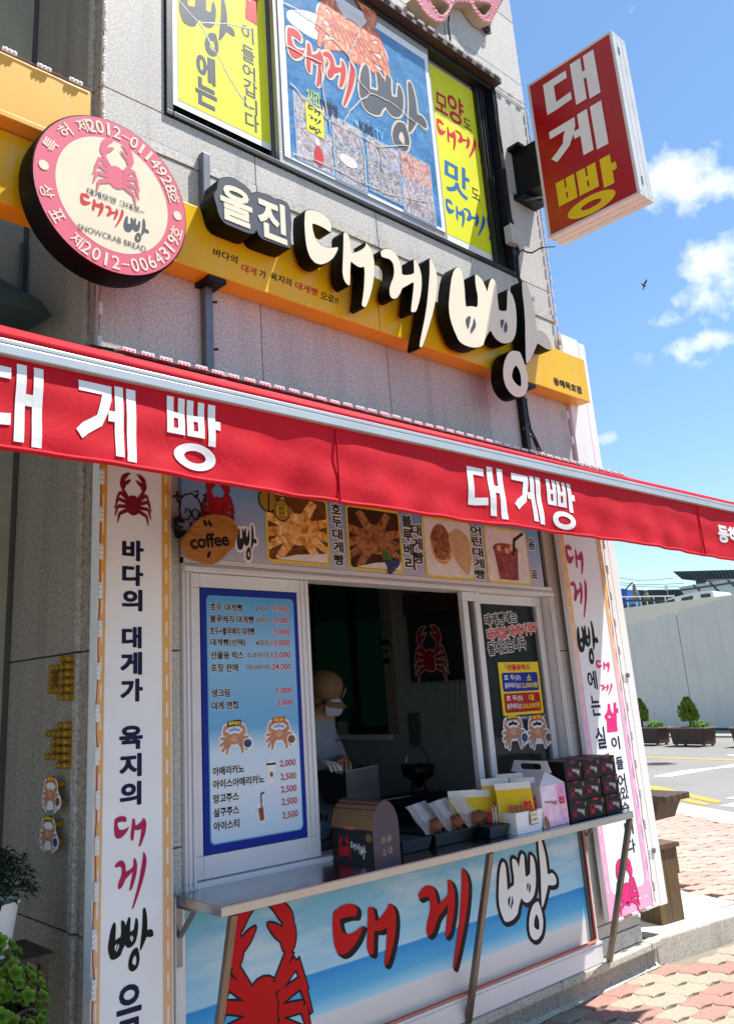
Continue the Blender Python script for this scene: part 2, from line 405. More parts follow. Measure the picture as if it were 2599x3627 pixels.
# ------------------------------------------------------------------ ground, road, terrace
def gmat(name, stops, scale, bump=.3, extra=None):
    m, t = newmat(name); a = t.noise(scale, 8, .65); b = t.noise(.5, 4, .6)
    c = t.ramp(a, stops); c = t.mix(t.math('MULTIPLY', t.math('SUBTRACT', b, .4, clamp=True), 1.0), c, tuple(x*.75 for x in lin(stops[0][1])[:3]))
    t.base(t.each(c, .2)); t.set(Roughness=.9, Specular_IOR_Level=.2); t.bump(a, bump, .003); return m
gmat('asphalt', ((.3, '#86847f'), (.7, '#a3a09a')), 60)
gmat('ground_dirt', ((.3, '#6b655a'), (.7, '#857d70')), 30)
gmat('paver_red', ((.3, '#9f786d'), (.7, '#b89284')), 45)
gmat('paver_beige', ((.3, '#9a8f7e'), (.7, '#b8ad9a')), 45)
gmat('paver_pink', ((.3, '#b39485'), (.7, '#c8ab9d')), 60)
gmat('joint_sand', ((.3, '#766c60'), (.7, '#95897a')), 80)
MB().add([(-400, -400, -.03), (600, -400, -.03), (600, 600, -.03), (-400, 600, -.03)], [(0, 1, 2, 3)]).build('ground', 'ground_dirt', kind='structure')
road = MB(); road.add([(12.4, -120, -.004), (26.0, -120, -.004), (26.0, 150, -.004), (12.4, 150, -.004)], [(0, 1, 2, 3)])
road.add([(9.0, -120, -.004), (12.4, -120, -.004), (12.4, 150, -.004), (11.9, 150, -.004), (11.9, 6, -.004), (11.2, 3.3, -.004), (9.8, .9, -.004), (8.8, -1.2, -.004), (9.0, -3, -.004)], [tuple(range(9))])
ROAD = road.build('road', 'asphalt', kind='structure')
# the sunny bay beyond the road, paved up to the retaining wall
gmat('bay_concrete', ((.3, '#a09a8e'), (.7, '#b5aea1')), 20)
MB().box(26.0, 28.75, -60, 120, -.03, .05).build('far_pavement', 'bay_concrete', kind='structure', bevel=.01)
pm('road_white', '#d6d4ce', .8, var=.12, scale=9, dirt=.25)
pm('road_yellow', '#d99a35', .8, var=.12, scale=9, dirt=.2)
def marking(pts, mat, z=.001):
    MB().add([(*PZ(*kG(*q), 0).xy, z) for q in pts], [tuple(range(len(pts)))]).build('road_marking', mat, ROAD)
marking([(580, 1270), (800, 1277), (1400, 1170), (1625, 1150), (1900, 1110), (1900, 1068), (1625, 1110), (1380, 1155), (960, 1195)], 'road_white')
marking([(1430, 1652), (1625, 1658), (2100, 1640), (2100, 1560), (1625, 1605)], 'road_white')
marking([(1510, 1555), (1625, 1562), (2100, 1545), (2100, 1480), (1625, 1528)], 'road_white')
marking([(440, 1016), (2000, 1068), (2000, 1080), (440, 1028)], 'road_yellow')
marking([(500, 1390), (640, 1395), (1480, 1590), (1400, 1612), (520, 1425)], 'road_yellow')
marking([(480, 1440), (560, 1445), (1330, 1625), (1250, 1640), (500, 1490)], 'road_yellow')
marking([(1540, 990), (2000, 1005), (2000, 1018), (1540, 1000)], 'road_white')
mc = PZ(*kG(670, 1112), 0)
mh = MB(); mh.lathe([(0, .004), (.30, .006), (.33, .004), (.36, -.01)], (mc.x, mc.y, 0), 28)
for i in range(6): mh.lathe([(.05*i+.03, .008), (.05*i+.045, .0085), (.05*i+.05, .004)], (mc.x, mc.y, 0), 24)
mh.build('manhole_cover', pm('iron', '#5f5b57', .7, .3, bump=.3), label='round iron manhole cover set in the grey road', cat='manhole cover')
# terrace to the right of the shop: concrete kerb, then pink wavy pavers, then the kerb to the road
k0, k1 = PZ(*kE(885, 1420), 0), PZ(*kE(1620, 1170), 0)
kerb_dir = (k1-k0); kerb_dir.z = 0; kerb_dir.normalize(); kn = Vector((-kerb_dir.y, kerb_dir.x, 0))
terr = MB()
A_, B_ = Vector((5.20, -.03, 0)), Vector((5.20, -.03, 0))+kerb_dir*3.2
def strip(p, q, w0, w1, z0, z1, mb, mi=0):
    a, b, c, d = p+kn*w0, q+kn*w0, q+kn*w1, p+kn*w1
    vs = [(*v.xy, z0) for v in (a, b, c, d)]+[(*v.xy, z1) for v in (a, b, c, d)]
    mb.add(vs, [(3, 2, 1, 0), (4, 5, 6, 7), (0, 1, 5, 4), (1, 2, 6, 5), (2, 3, 7, 6), (3, 0, 4, 7)], mi)
TERR = thing('terrace', 'raised pale concrete terrace with kerb and pink wavy paving beyond it', 'terrace', (8, 1, 0)); TERR['kind'] = 'structure'; del TERR['category']
for i in range(2):
    m = MB(); p = Vector((5.30, -.01, 0))+kerb_dir*(i*1.24); q = Vector((5.30, -.01, 0))+kerb_dir*(i*1.24+1.235)
    strip(p, q, 0, .16, -.05, .14, m); m.build('kerb_stone', 'concrete', TERR, bevel=.012)
m = MB(); m.add([(5.17, .13, .136), (6.50, .02, .136), (6.62, .55, .136), (7.2, 2.6, .136), (7.9, 5, .136), (5.17, 5, .136), (5.17, .13, -.05), (6.50, .02, -.05), (6.62, .55, -.05), (7.2, 2.6, -.05), (7.9, 5, -.05), (5.17, 5, -.05)],
                 [(0, 1, 2, 3, 4, 5), (6, 7, 1, 0), (7, 8, 2, 1), (8, 9, 3, 2), (9, 10, 4, 3), (10, 11, 5, 4), (11, 6, 0, 5)]); m.build('concrete_slab', 'concrete_pale', TERR)
m = MB(); pts = [(6.5, -.2), (8.9, -.9), (9.77, 1.43), (10.31, 2.29), (11.0, 3.4), (11.6, 7), (7, 9), (5.3, 5), (6.4, 2.5)]
m.add([(x, y, .115) for x, y in pts], [tuple(range(len(pts)))]); m.build('paver_bed', 'joint_sand', TERR)
m = MB(); pts = [(8.95, -1.2), (10.1, .75), (10.70, 1.83), (11.57, 3.31), (12.6, 7), (12.5, 20), (11.7, 20), (11.6, 7), (11.0, 3.4), (10.31, 2.29), (9.77, 1.43), (8.8, -.9)]
n = len(pts); m.add([(x, y, .13) for x, y in pts]+[(x, y, -.03) for x, y in pts], [tuple(range(n))]+[(i, n+i, n+(i+1) % n, (i+1) % n) for i in range(n)]); m.build('kerb_strip', 'concrete_pale', TERR)
# wavy interlocking pavers
def wavy(w, h, amp, gap, z0, z1):
    """one S-edged paver w x h with wavy long and short sides"""
    n = 6; l = []
    for i in range(n): t = i/n; l.append((-w/2+w*t, -h/2+amp*math.sin(2*math.pi*t)))
    for i in range(n): t = i/n; l.append((w/2+amp*.8*math.sin(2*math.pi*t), -h/2+h*t))
    for i in range(n): t = i/n; l.append((w/2-w*t, h/2-amp*math.sin(2*math.pi*t)*-1*-1 if False else h/2+amp*math.sin(2*math.pi*(1-t))))
    for i in range(n): t = i/n; l.append((-w/2+amp*.8*math.sin(2*math.pi*(1-t)), h/2-h*t))
    inner = [(x*(1-gap/w), y*(1-gap/h)) for x, y in l]; top = [(x*(1-3*gap/w), y*(1-3*gap/h)) for x, y in inner]
    k = len(l); vs = [(x, y, z0) for x, y in inner]+[(x, y, z1-.004) for x, y in inner]+[(x, y, z1) for x, y in top]
    fs = [tuple(range(2*k, 3*k))]+[(i, (i+1) % k, k+(i+1) % k, k+i) for i in range(k)]+[(k+i, k+(i+1) % k, 2*k+(i+1) % k, 2*k+i) for i in range(k)]
    return vs, fs
def paver_mesh(mat, w, h, amp, name):
    me = bpy.data.meshes.new(name); vs, fs = wavy(w, h, amp, .0045, -.03, 0.0); me.from_pydata(vs, [], fs); me.materials.append(MATS[mat]); me.update(); return me
def lay(spots, meshes, parent, z, rot, limit=295):
    spots.sort(key=lambda s: (s[0])**2+(s[1]+3)**2)
    for (x, y, c) in spots[:limit]:
        o = bpy.data.objects.new('paver', meshes[c]); COL.objects.link(o); o.location = (x, y, z+random.uniform(-.002, .003)); o.rotation_euler = (random.uniform(-.008, .008), random.uniform(-.008, .008), rot+random.uniform(-.01, .01)); attach(o, parent)
    rest = spots[limit:]
    if rest:
        for ci, me in enumerate(meshes):
            mb = MB()
            for (x, y, c) in rest:
                if c != ci: continue
                cr, sr = math.cos(rot), math.sin(rot); dz = z+random.uniform(-.002, .003)
                mb.add([(x+v.co.x*cr-v.co.y*sr, y+v.co.x*sr+v.co.y*cr, dz+v.co.z) for v in me.vertices], [tuple(p.vertices) for p in me.polygons])
            if mb.v: mb.build('paver_field', me.materials[0], parent, kind='stuff')
def inside(x, y, poly):
    r = False
    for i in range(len(poly)):
        (x0, y0), (x1, y1) = poly[i-1], poly[i]
        if (y0 > y) != (y1 > y) and x < (x1-x0)*(y-y0)/(y1-y0)+x0: r = not r
    return r
pk = [paver_mesh('paver_pink', .225, .1125, .014, 'pink_paver')]
sp = []; poly = [(6.55, .0), (8.8, -.8), (9.68, 1.4), (10.22, 2.27), (10.9, 3.4), (11.4, 6), (7.6, 6), (7.3, 2.6), (6.7, .55)]
cr, sr = math.cos(-.12), math.sin(-.12)
for i in range(-5, 40):
    for j in range(-25, 70):
        u, v = i*.225+(j % 2)*.1125, j*.1125; x, y = 6.5+u*cr-v*sr, u*sr+v*cr
        if inside(x, y, poly): sp.append((x, y, 0))
lay(sp, pk, TERR, .142, -.12)
# pavement in front of the shop
PAVE = MB().add([(-6, -8, -.012), (9.3, -8, -.012), (9.3, .05, -.012), (-6, .05, -.012)], [(0, 1, 2, 3)]).build('pavement', 'joint_sand', kind='structure')
pv = [paver_mesh('paver_red', .25, .125, .017, 'red_paver'), paver_mesh('paver_beige', .25, .125, .017, 'beige_paver')]
sp = []; cr, sr = math.cos(.0), math.sin(.0)
for i in range(-8, 34):
    for j in range(-46, 2):
        x, y = 2.0+i*.25+(j % 2)*.125, -.075+j*.125
        if y < -.05+max(0, (x-5.3))*-.16 and 2.0 < x < 8.2 and y > -3.6:
            sp.append((x, y, 0 if ((j//2) % 2 == 0 and (i+j//4) % 3 != 0) or ((j//2) % 2 == 1 and (i+j) % 4 == 0) else 1))
lay(sp, pv, PAVE, .004, .0)
# ------------------------------------------------------------------ the building
BX0, BX1, BY1, BZ1 = 1.545, 5.17, 4.2, 8.6
BLD = thing('shop_building', 'grey granite corner building holding the takeaway shop', 'building', (3.35, 2, 0))
SO = (1.95, 4.655, .245, 2.66)     # serving opening x0,x1,z0,z1
UW = (1.885, 4.765, 4.39, 5.975)   # pale mortar fillet where the plinth meets the paving
m = MB()
for i in range(161):
    x = 1.4+i*.0242; w_ = .020+.004*math.sin(i*.37)+random.uniform(-.003, .003); m.v += [Vector((x, -.01, .024+random.uniform(-.004, .004))), Vector((x, -.012-w_, .0075))]
for i in range(160): m.f.append((2*i, 2*i+1, 2*i+3, 2*i+2)); m.m.append(0)
m.build('mortar_fillet', 'concrete', BLD, smooth=True)
# upper window
core = MB()
def ring(mb, x0, x1, z0, z1, holes, y0, y1):
    xs = sorted({x0, x1, *[h[0] for h in holes], *[h[1] for h in holes]}); zs = sorted({z0, z1, *[h[2] for h in holes], *[h[3] for h in holes]})
    for a, b in zip(xs, xs[1:]):
        for c, d in zip(zs, zs[1:]):
            m, n = (a+b)/2, (c+d)/2
            if any(h[0] < m < h[1] and h[2] < n < h[3] for h in holes): continue
            mb.box(a, b, y0, y1, c, d)
ring(core, BX0+.02, BX1-.02, 0.0, BZ1, [SO, UW], .022, .18)
core.build('front_wall_core', 'mortar', BLD)
side = MB(); side.box(BX0+.02, BX0+.18, .18, BY1, 0, BZ1); side.build('side_wall_core', 'mortar', BLD)
# right hand wall with the small back window (daylight from the sunny side)
RW = 4.82; wy0, wy1, wz0, wz1 = 1.60, 2.62, 1.34, 2.62
rw = MB()
for a, b, c, d in ((.18, wy0, 0, 3.0), (wy0, wy1, 0, wz0), (wy0, wy1, wz1, 3.0), (wy1, BY1, 0, 3.0)): rw.box(RW, BX1-.02, a, b, c, d)
rw.box(RW, BX1-.02, .18, BY1, 3.0, BZ1); rw.build('right_wall', 'interior_wall', BLD)
MB().box(BX0+.18, RW, BY1-.2, BY1, 0, BZ1).build('back_wall', 'interior_wall', BLD)
MB().box(BX0+.18, RW, .18, BY1-.2, 2.95, 3.10).build('ceiling', 'interior_wall', BLD)
MB().box(BX0+.18, RW, .18, BY1-.2, 0.0, .10).build('floor', 'interior_floor', BLD)
MB().box(BX0+.02, BX1-.02, .18, BY1, BZ1, BZ1+.1).build('roof', 'mortar', BLD)
# granite slabs, each with its own edges
cols = [BX0, 2.437, 3.344, 4.24, BX1]
def slab(x0, x1, z0, z1, y=0.0, t=.022, g=.0025): MB().box(x0+g, x1-g, y, t, z0+g, z1-g).build('granite_slab', 'granite', BLD, bevel=.002, seg=1)
for a, b in zip(cols, cols[1:]):
    for c, d in ((2.66, 3.64), (3.64, 4.150), (4.210, 4.39), (5.975, 6.19), (6.19, 6.79), (6.79, 7.6), (7.6, BZ1)):
        dy = random.uniform(-.0008, .0008); slab(a, b, c, d, dy)
for a, b in zip(cols, cols[1:]): slab(a, b, 4.150, 4.210, -.006, .022)
for c, d in ((4.39, 5.10), (5.10, 5.975)): slab(BX0, UW[0], c, d); slab(UW[1], BX1, c, d)
for c, d in ((0.31, 1.10), (1.10, 1.84), (1.84, 2.66)): slab(BX0, SO[0], c, d); slab(SO[1], BX1, c, d)
for a, b in zip(cols, cols[1:]):
    if a < SO[0] or True: slab(max(a, BX0), b, .155, .245, -.004)
slab(BX0, SO[0], .245, .31); slab(SO[1], BX1, .245, .31)
# left flank: slabs facing the side alley, pale edge strip and drip groove near the corner
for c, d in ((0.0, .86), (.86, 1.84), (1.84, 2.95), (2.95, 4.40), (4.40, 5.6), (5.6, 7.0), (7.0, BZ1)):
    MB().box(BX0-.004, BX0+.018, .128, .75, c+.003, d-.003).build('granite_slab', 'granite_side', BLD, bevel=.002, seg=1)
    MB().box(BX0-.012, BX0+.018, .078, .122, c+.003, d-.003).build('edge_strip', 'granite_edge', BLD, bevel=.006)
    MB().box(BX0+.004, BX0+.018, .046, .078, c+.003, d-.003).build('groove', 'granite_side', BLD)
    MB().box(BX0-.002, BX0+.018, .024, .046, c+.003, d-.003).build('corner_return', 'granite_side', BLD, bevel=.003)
# plinth and ledge along the foot of the wall
for i, (a, b) in enumerate(zip([1.4]+cols[1:], cols[1:]+[5.30])):
    if a >= b: continue
    b = min(b, 5.29)
    MB().box(a+.002, b-.002, -.012, .02, -.03, .105).build('plinth_stone', 'plinth_stone', BLD, bevel=.004)
    MB().box(a+.002, b-.002, -.055, .02, .108, .152).build('ledge_stone', 'concrete', BLD, bevel=.01)
# pale mortar fillet where the plinth meets the paving
m = MB()
for i in range(161):
    x = 1.4+i*.0242; w_ = .020+.004*math.sin(i*.37)+random.uniform(-.003, .003); m.v += [Vector((x, -.01, .024+random.uniform(-.004, .004))), Vector((x, -.012-w_, .0075))]
for i in range(160): m.f.append((2*i, 2*i+1, 2*i+3, 2*i+2)); m.m.append(0)
m.build('mortar_fillet', 'concrete', BLD, smooth=True)
# upper window
uw = MB(); x0, x1, z0, z1 = UW
ring(uw, x0, x1, z0, z1, [(x0+.04, x1-.045, z0+.03, z1-.05)], -.016, .12); UWF = uw.build('upper_window', 'dark_frame', BLD, bevel=.004)
fm = MB(); fm.box(x0, x1, -.075, -.016, z1-.012, z1+.022); fm.build('head_flashing', pm('brown_metal', '#4a3a36', .5, .2), UWF)
for dx in (.075, .11, .145): MB().box(x1-.045-dx, x1-.045-dx+.012, .02, .12, z0+.03, z1-.05).build('track', 'dark_frame', UWF)
# centre sash (proud), side sashes (set back)
def sash(x0, x1, z0, z1, y, w, bw, mat, t=.035):
    m = MB(); ring(m, x0, x1, z0, z1, [(x0+w, x1-w, z0+bw, z1-w)], y, y+t); s = m.build('sash', mat, UWF, bevel=.003)
    g = MB(); g.box(x0+w, x1-w, y+t*.5, y+t*.5+.005, z0+bw, z1-w); g.build('pane', 'clear_glass', s)
sash(2.615, 4.02, 4.42, 5.925, .004, .045, .085, 'silver_alu')
sash(x0+.04, 2.66, 4.42, 5.925, .062, .04, .045, 'silver_alu')
sash(3.99, x1-.19, 4.42, 5.925, .062, .03, .075, 'silver_alu')
MB().box(x0+.04, x1-.045, .115, .125, z0+.03, z1-.05).build('blind', 'interior_dark', UWF)
# serving window: white aluminium frames on both sides of the open hatch
SW = MB(); ring(SW, SO[0], SO[1], .93, 2.20, [(2.00, 4.615, .965, 2.165)], -.02, .10); SWF = SW.build('serving_window', 'white_alu', BLD, bevel=.004)
for dz in (0, .035): MB().box(SO[0]+.002, SO[1]-.002, -.034+.010*dz/.035, -.0205, 2.165+dz, 2.187+dz).build('track_rail', 'white_alu', SWF, bevel=.003)
for dx in (.012, .034): MB().box(SO[0]+dx, SO[0]+dx+.010, -.030, -.0205, .95, 2.16).build('guide', 'white_alu', SWF, bevel=.002)
for dx in (.012, .034): MB().box(SO[1]-dx-.010, SO[1]-dx, -.030, -.0205, .95, 2.16).build('guide', 'white_alu', SWF, bevel=.002)
def wsash(x0, x1, y, wl, wr, wt, wb, nm='window_sash'):
    m = MB(); ring(m, x0, x1, .968, 2.163, [(x0+wl, x1-wr, .968+wb, 2.163-wt)], y, y+.035); return m.build(nm, 'white_alu', SWF, bevel=.004)
LS = wsash(2.002, 2.662, .0, .045, .075, .06, .085)
for dx in (.018, .046): MB().box(2.662-dx-.008, 2.662-dx, -.007, -.0005, .97, 2.16).build('rib', 'white_alu', LS, bevel=.002)
RS = wsash(3.945, 4.60, .035, .045, .05, .055, .05)
RS2 = wsash(3.80, 3.955, .0, .045, .045, .05, .05)
m = MB(); m.box(3.99, 4.55, .050, .055, 1.018, 2.108); m.build('glass_pane', 'clear_glass', RS)
m = MB(); m.box(3.845, 3.91, .015, .02, 1.018, 2.113); m.build('glass_pane', 'clear_glass', RS2)
m = MB(); m.box(2.047, 2.587, .016, .02, 1.053, 2.103); m.build('glass_pane', 'clear_glass', LS)
# small back window in the right hand wall
bw = MB()
def ringx(mb, y0, y1, z0, z1, h, xa, xb):
    for a, b, c, d in ((y0, h[0], z0, z1), (h[1], y1, z0, z1), (h[0], h[1], z0, h[2]), (h[0], h[1], h[3], z1)): mb.box(xa, xb, a, b, c, d)
ringx(bw, wy0, wy1, wz0, wz1, (wy0+.05, wy1-.05, wz0+.05, wz1-.05), RW+.14, RW+.20); BW = bw.build('back_window', 'green_frame', BLD, bevel=.004)
MB().box(RW+.165, RW+.17, wy0+.05, wy1-.05, wz0+.05, wz1-.05).build('pane', 'green_glass', BW)
MB().box(RW+.13, RW+.20, 2.06, 2.11, wz0+.05, wz1-.05).build('mullion', 'green_frame', BW)
MB().box(RW-.05, RW+.135, wy0-.03, wy1+.02, wz0-.035, wz0+.002).build('window_sill', 'white_paint', BLD, bevel=.004)  # sill coloured white to stand in for the sunlight on it
MB().box(RW-.012, RW-.001, wy0-.10, wy0-.002, wz0+.003, wz1).build('window_trim', 'beige_reveal', BLD)  # beige frame strip, its tone standing in for the lit wall surface
# ------------------------------------------------------------------ neighbour on the left
pm('pipe_dark', '#4a4a45', .7); pm('stucco', '#9c9c8a', .9, var=.18, scale=2, bump=.4, bscale=30, dirt=.3)
NB = thing('neighbour_building', 'greenish stucco house front set back to the left of the shop', 'building', (0, .8, 0))
MB().box(-3.0, BX0+.0, .765, .95, -.03, 8.6).build('wall', 'stucco', NB)
MB().box(BX0-.026, BX0-.006, .748, .765, 0, 8.6).build('corner_trim', 'pipe_dark', NB)
pm('teal_roof', '#2c4644', .6, var=.2, dirt=.3)
r = MB(); r.add([(-.6, .25, 3.30), (1.46, .25, 3.30), (1.46, .765, 3.36), (-.6, .765, 3.36), (-.6, .25, 3.36), (1.40, .25, 3.36), (1.10, .765, 3.78), (-.6, .765, 3.78), (1.46, .30, 3.36)],
            [(0, 3, 2, 1), (0, 1, 5, 4), (4, 5, 6, 7), (1, 2, 6, 5)])
CAN = r.build('canopy_roof', 'teal_roof', NB)
MB().tube([(1.50, .73, 3.9), (1.50, .72, 3.62), (1.47, .66, 3.54), (1.36, .5, 3.47), (1.1, .4, 3.42), (.8, .4, 3.40)], .012, 8).build('pipe', pm('pipe_grey', '#4c4a47', .6), NB, smooth=True)
# ------------------------------------------------------------------ the brush-written shop name, traced once on the sign plane
YL = -.235       # front plane of the channel letters
DAE1 = [(418, 1347), (440, 1340), (480, 1342), (530, 1362), (570, 1400), (588, 1440), (583, 1478), (575, 1480), (535, 1452), (490, 1432), (463, 1424), (466, 1465), (482, 1520), (510, 1558), (545, 1577), (590, 1583), (632, 1577), (618, 1612), (595, 1650), (560, 1676), (520, 1690), (480, 1678), (448, 1640), (428, 1580), (418, 1500), (414, 1420)]
DAE2 = [(347, 198), (400, 240), (412, 300), (425, 360), (431, 428), (480, 420), (530, 397), (565, 372), (580, 345), (578, 318), (620, 365), (650, 430), (668, 520), (670, 620), (660, 720), (640, 820), (610, 920), (578, 1000), (535, 980), (548, 900), (560, 800), (565, 700), (568, 620), (562, 568), (530, 578), (500, 572), (460, 545), (420, 515), (418, 560), (415, 640), (415, 700), (412, 765), (395, 765), (365, 735), (345, 690), (335, 620), (340, 500), (345, 350)]
GE1 = [(735, 430), (740, 405), (770, 388), (810, 382), (850, 395), (890, 430), (920, 480), (940, 540), (952, 600), (960, 655), (1000, 660), (1050, 655), (1085, 640), (1085, 600), (1083, 550), (1080, 485), (1120, 530), (1145, 590), (1162, 660), (1165, 760), (1155, 860), (1135, 950), (1105, 1045), (1052, 1048), (1058, 980), (1070, 880), (1080, 790), (1082, 730), (1050, 745), (1000, 775), (960, 795), (940, 850), (910, 895), (875, 910), (845, 895), (830, 860), (828, 800), (845, 740), (868, 690), (878, 620), (870, 550), (850, 510), (815, 485), (780, 478), (745, 465)]
GE2 = [(1245, 478), (1280, 530), (1310, 600), (1328, 690), (1325, 800), (1310, 920), (1280, 1060), (1240, 1200), (1200, 1330), (1165, 1418), (1140, 1412), (1150, 1340), (1170, 1240), (1195, 1120), (1215, 1000), (1228, 880), (1240, 740), (1248, 620)]
PP1 = [(200, 120), (180, 125), (155, 160), (135, 230), (122, 320), (115, 400), (108, 490), (115, 580), (135, 660), (165, 740), (205, 830), (250, 865), (310, 888), (360, 895), (405, 888), (440, 870), (450, 830), (470, 780), (510, 725), (530, 770), (565, 815), (610, 848), (655, 855), (700, 845), (730, 815), (750, 760), (758, 680), (758, 600), (752, 520), (740, 450), (715, 380), (680, 338), (672, 340), (668, 420), (666, 500), (664, 545), (590, 540), (582, 480), (576, 420), (572, 350), (568, 270), (525, 225), (510, 240), (495, 280), (485, 320), (478, 360), (460, 310), (435, 255), (405, 215), (370, 190), (360, 200), (365, 280), (375, 340), (388, 410), (385, 510), (330, 495), (272, 503), (265, 440), (262, 360), (255, 280), (245, 200), (225, 145)]
PPE = [[(265, 620), (300, 590), (318, 600), (308, 650), (293, 725)], [(350, 600), (370, 690), (320, 762), (315, 720), (340, 660)], [(600, 628), (635, 625), (632, 660), (612, 725)], [(655, 640), (670, 700), (660, 745), (645, 755), (635, 730), (640, 680)]]
PP2 = [(808, 262), (835, 255), (860, 285), (885, 360), (910, 450), (930, 540), (940, 620), (950, 690), (958, 738), (1000, 740), (1040, 765), (1070, 810), (1090, 860), (1095, 900), (1085, 920), (1040, 905), (1000, 880), (958, 850), (940, 900), (910, 970), (880, 1030), (850, 1050), (845, 950), (842, 800), (840, 650), (830, 500), (815, 380)]
PP3 = [(735, 925), (700, 930), (665, 970), (640, 1030), (628, 1100), (630, 1180), (650, 1260), (690, 1325), (740, 1365), (790, 1372), (840, 1350), (865, 1280), (868, 1200), (850, 1100), (820, 1010), (790, 935)]
PP3H = [(750, 1062), (725, 1100), (712, 1160), (720, 1200), (745, 1235), (780, 1265), (800, 1270), (803, 1220), (795, 1150), (775, 1095)]
L_dae = [loop_y(k10, DAE1, YL), loop_y(kB, DAE2, YL)]
L_ge = [loop_y(kB, GE1, YL), loop_y(kB, GE2, YL)]
L_pp = [loop_y(kC, PP1, YL), loop_y(kC, PP2, YL), loop_y(kC, PP3, YL)]; L_pph = loop_y(kC, PP3H, YL); L_ppe = [loop_y(kC, e, YL) for e in PPE]
BRUSH = {'dae': (L_dae, bounds(L_dae)), 'ge': (L_ge, bounds(L_ge)), 'pp': (L_pp, bounds(L_pp))}
def brush(mb, which, fr, bx, d=.001, mi=0, grow=0.0, hole=True, mi_hole=None):
    """brush syllable fitted to a box of the plane; grow = outline"""
    loops, src = BRUSH[which]; ls = place(loops, src, bx)
    if grow:        # an outline: the shape spread in all directions
        for i, l in enumerate(ls):
            for k in range(14): a = 2*math.pi*k/14; mb.flat([[(x+grow*math.cos(a), y+grow*math.sin(a)) for x, y in l]], fr, d-.00002*(k+14*i), mi)
            mb.flat([l], fr, d+.00005*(i+1), mi)
        return
    for i, l in enumerate(ls):
        hl = []
        if which == 'pp' and i == 2 and hole:
            h = place([L_pph], src, bx)[0]
            if grow: h = offset_loop(h, -grow)
            hl = [h]
        mb.flat([l]+hl, fr, d+i*.00015, mi)
    if which == 'pp' and mi_hole is not None:
        for e in place(L_ppe, src, bx): mb.flat([e], fr, d+.0007, mi_hole)
def word(mb, fr, bx, d, mi_red, mi_black, grow=0.0, slope=0.0):
    """the three syllables side by side in one box"""
    a0, b0, a1, b1 = bx; w = a1-a0; h = b1-b0
    brush(mb, 'dae', fr, (a0, b0+h*.42, a0+w*.33, b1), d, mi_red, grow); brush(mb, 'ge', fr, (a0+w*.35, b0+h*.25, a0+w*.62, b1-h*.06), d, mi_red, grow); brush(mb, 'pp', fr, (a0+w*.62, b0, a1, b1-h*.12), d, mi_black, grow)
# a plain crab emblem: oval shell, jointed legs, two raised claws (no face)
def crab(mb, fr, cx, cy, s, d=.001, mi=0, mi_line=None, lean=0.0):
    def T(l): return [(cx+x*s, cy+y*s) for x, y in l]
    parts = [ellipse(0, -.16, .21, .25, 20)]
    for sx in (-1, 1):
        for i, (a, L1, L2, b) in enumerate(((.62, .26, .30, -.9), (.28, .27, .30, -1.0), (-.08, .27, .28, -1.1), (-.45, .25, .24, -1.25))):
            p0 = (sx*.15, -.02-.09*i); p1 = (p0[0]+sx*L1*math.cos(a), p0[1]+L1*math.sin(a)); p2 = (p1[0]+sx*L2*math.cos(b)*.6, p1[1]+L2*math.sin(b))
            for (q0, q1, w0, w1) in ((p0, p1, .05, .042), (p1, p2, .038, .010)):
                dx, dy = q1[0]-q0[0], q1[1]-q0[1]; l = math.hypot(dx, dy) or 1; nx, ny = -dy/l, dx/l
                parts.append([(q0[0]+nx*w0, q0[1]+ny*w0), (q0[0]-nx*w0, q0[1]-ny*w0), (q1[0]-nx*w1, q1[1]-ny*w1), (q1[0]+nx*w1, q1[1]+ny*w1)])
        parts.append([(sx*.12, .04), (sx*.17, .0), (sx*.33, .20), (sx*.26, .24)])
        parts.append(ellipse(sx*.285, .345, .085, .135, 16))
        parts.append(chaikin([(sx*.36, .40), (sx*.33, .54), (sx*.22, .63), (sx*.06, .64), (sx*.14, .57), (sx*.22, .46)], 2))
        parts.append(chaikin([(sx*.24, .40), (sx*.16, .46), (sx*.05, .49), (sx*.12, .38), (sx*.22, .30)], 2))
    for i, l in enumerate(parts):
        if mi_line is not None: mb.flat([offset_loop(T(l), s*.016)], fr, d+i*.00003, mi_line)
        mb.flat([T(l)], fr, d+.0004+i*.00003, mi)
# printed pictures
def photo(name, stops, scale, dist=1.5, rough=.45):
    m, t = newmat(name); a = t.noise(scale, 7, .65, dist=dist); t.base(t.ramp(a, stops)); t.set(Roughness=rough, Specular_IOR_Level=.4); return m
photo('bread_photo', ((.25, '#8a4a18'), (.40, '#c87a2c'), (.52, '#eab25e'), (.68, '#fbe2b0')), 22)
photo('bread_dark', ((.25, '#43200f'), (.45, '#85502a'), (.6, '#b57c48'), (.75, '#dcb380')), 20)
photo('bread_shadow', ((.3, '#3a1c0a'), (.7, '#8a5420')), 30)
photo('bread_shadow2', ((.3, '#1c0d06'), (.7, '#4a2a14')), 30)
photo('street_photo', ((.25, '#2e3238'), (.42, '#6d6e76'), (.52, '#a8a4a8'), (.62, '#c9c2bd'), (.75, '#8a9db4')), 17, 3)
photo('crab_photo', ((.25, '#9c3a2a'), (.45, '#cf6a4c'), (.6, '#eba878'), (.75, '#f3dcc4')), 16)
photo('people_photo', ((.25, '#3b3a42'), (.42, '#8d7b7c'), (.55, '#b9b4bb'), (.68, '#d9cfcf'), (.8, '#ab4a48')), 13, 2.5)
photo('meat_photo', ((.25, '#54323a'), (.42, '#a8706a'), (.55, '#d3a9a0'), (.75, '#e9dcd8')), 18, 2)
photo('plate_photo', ((.3, '#d8cfc8'), (.7, '#efe9e4')), 8)
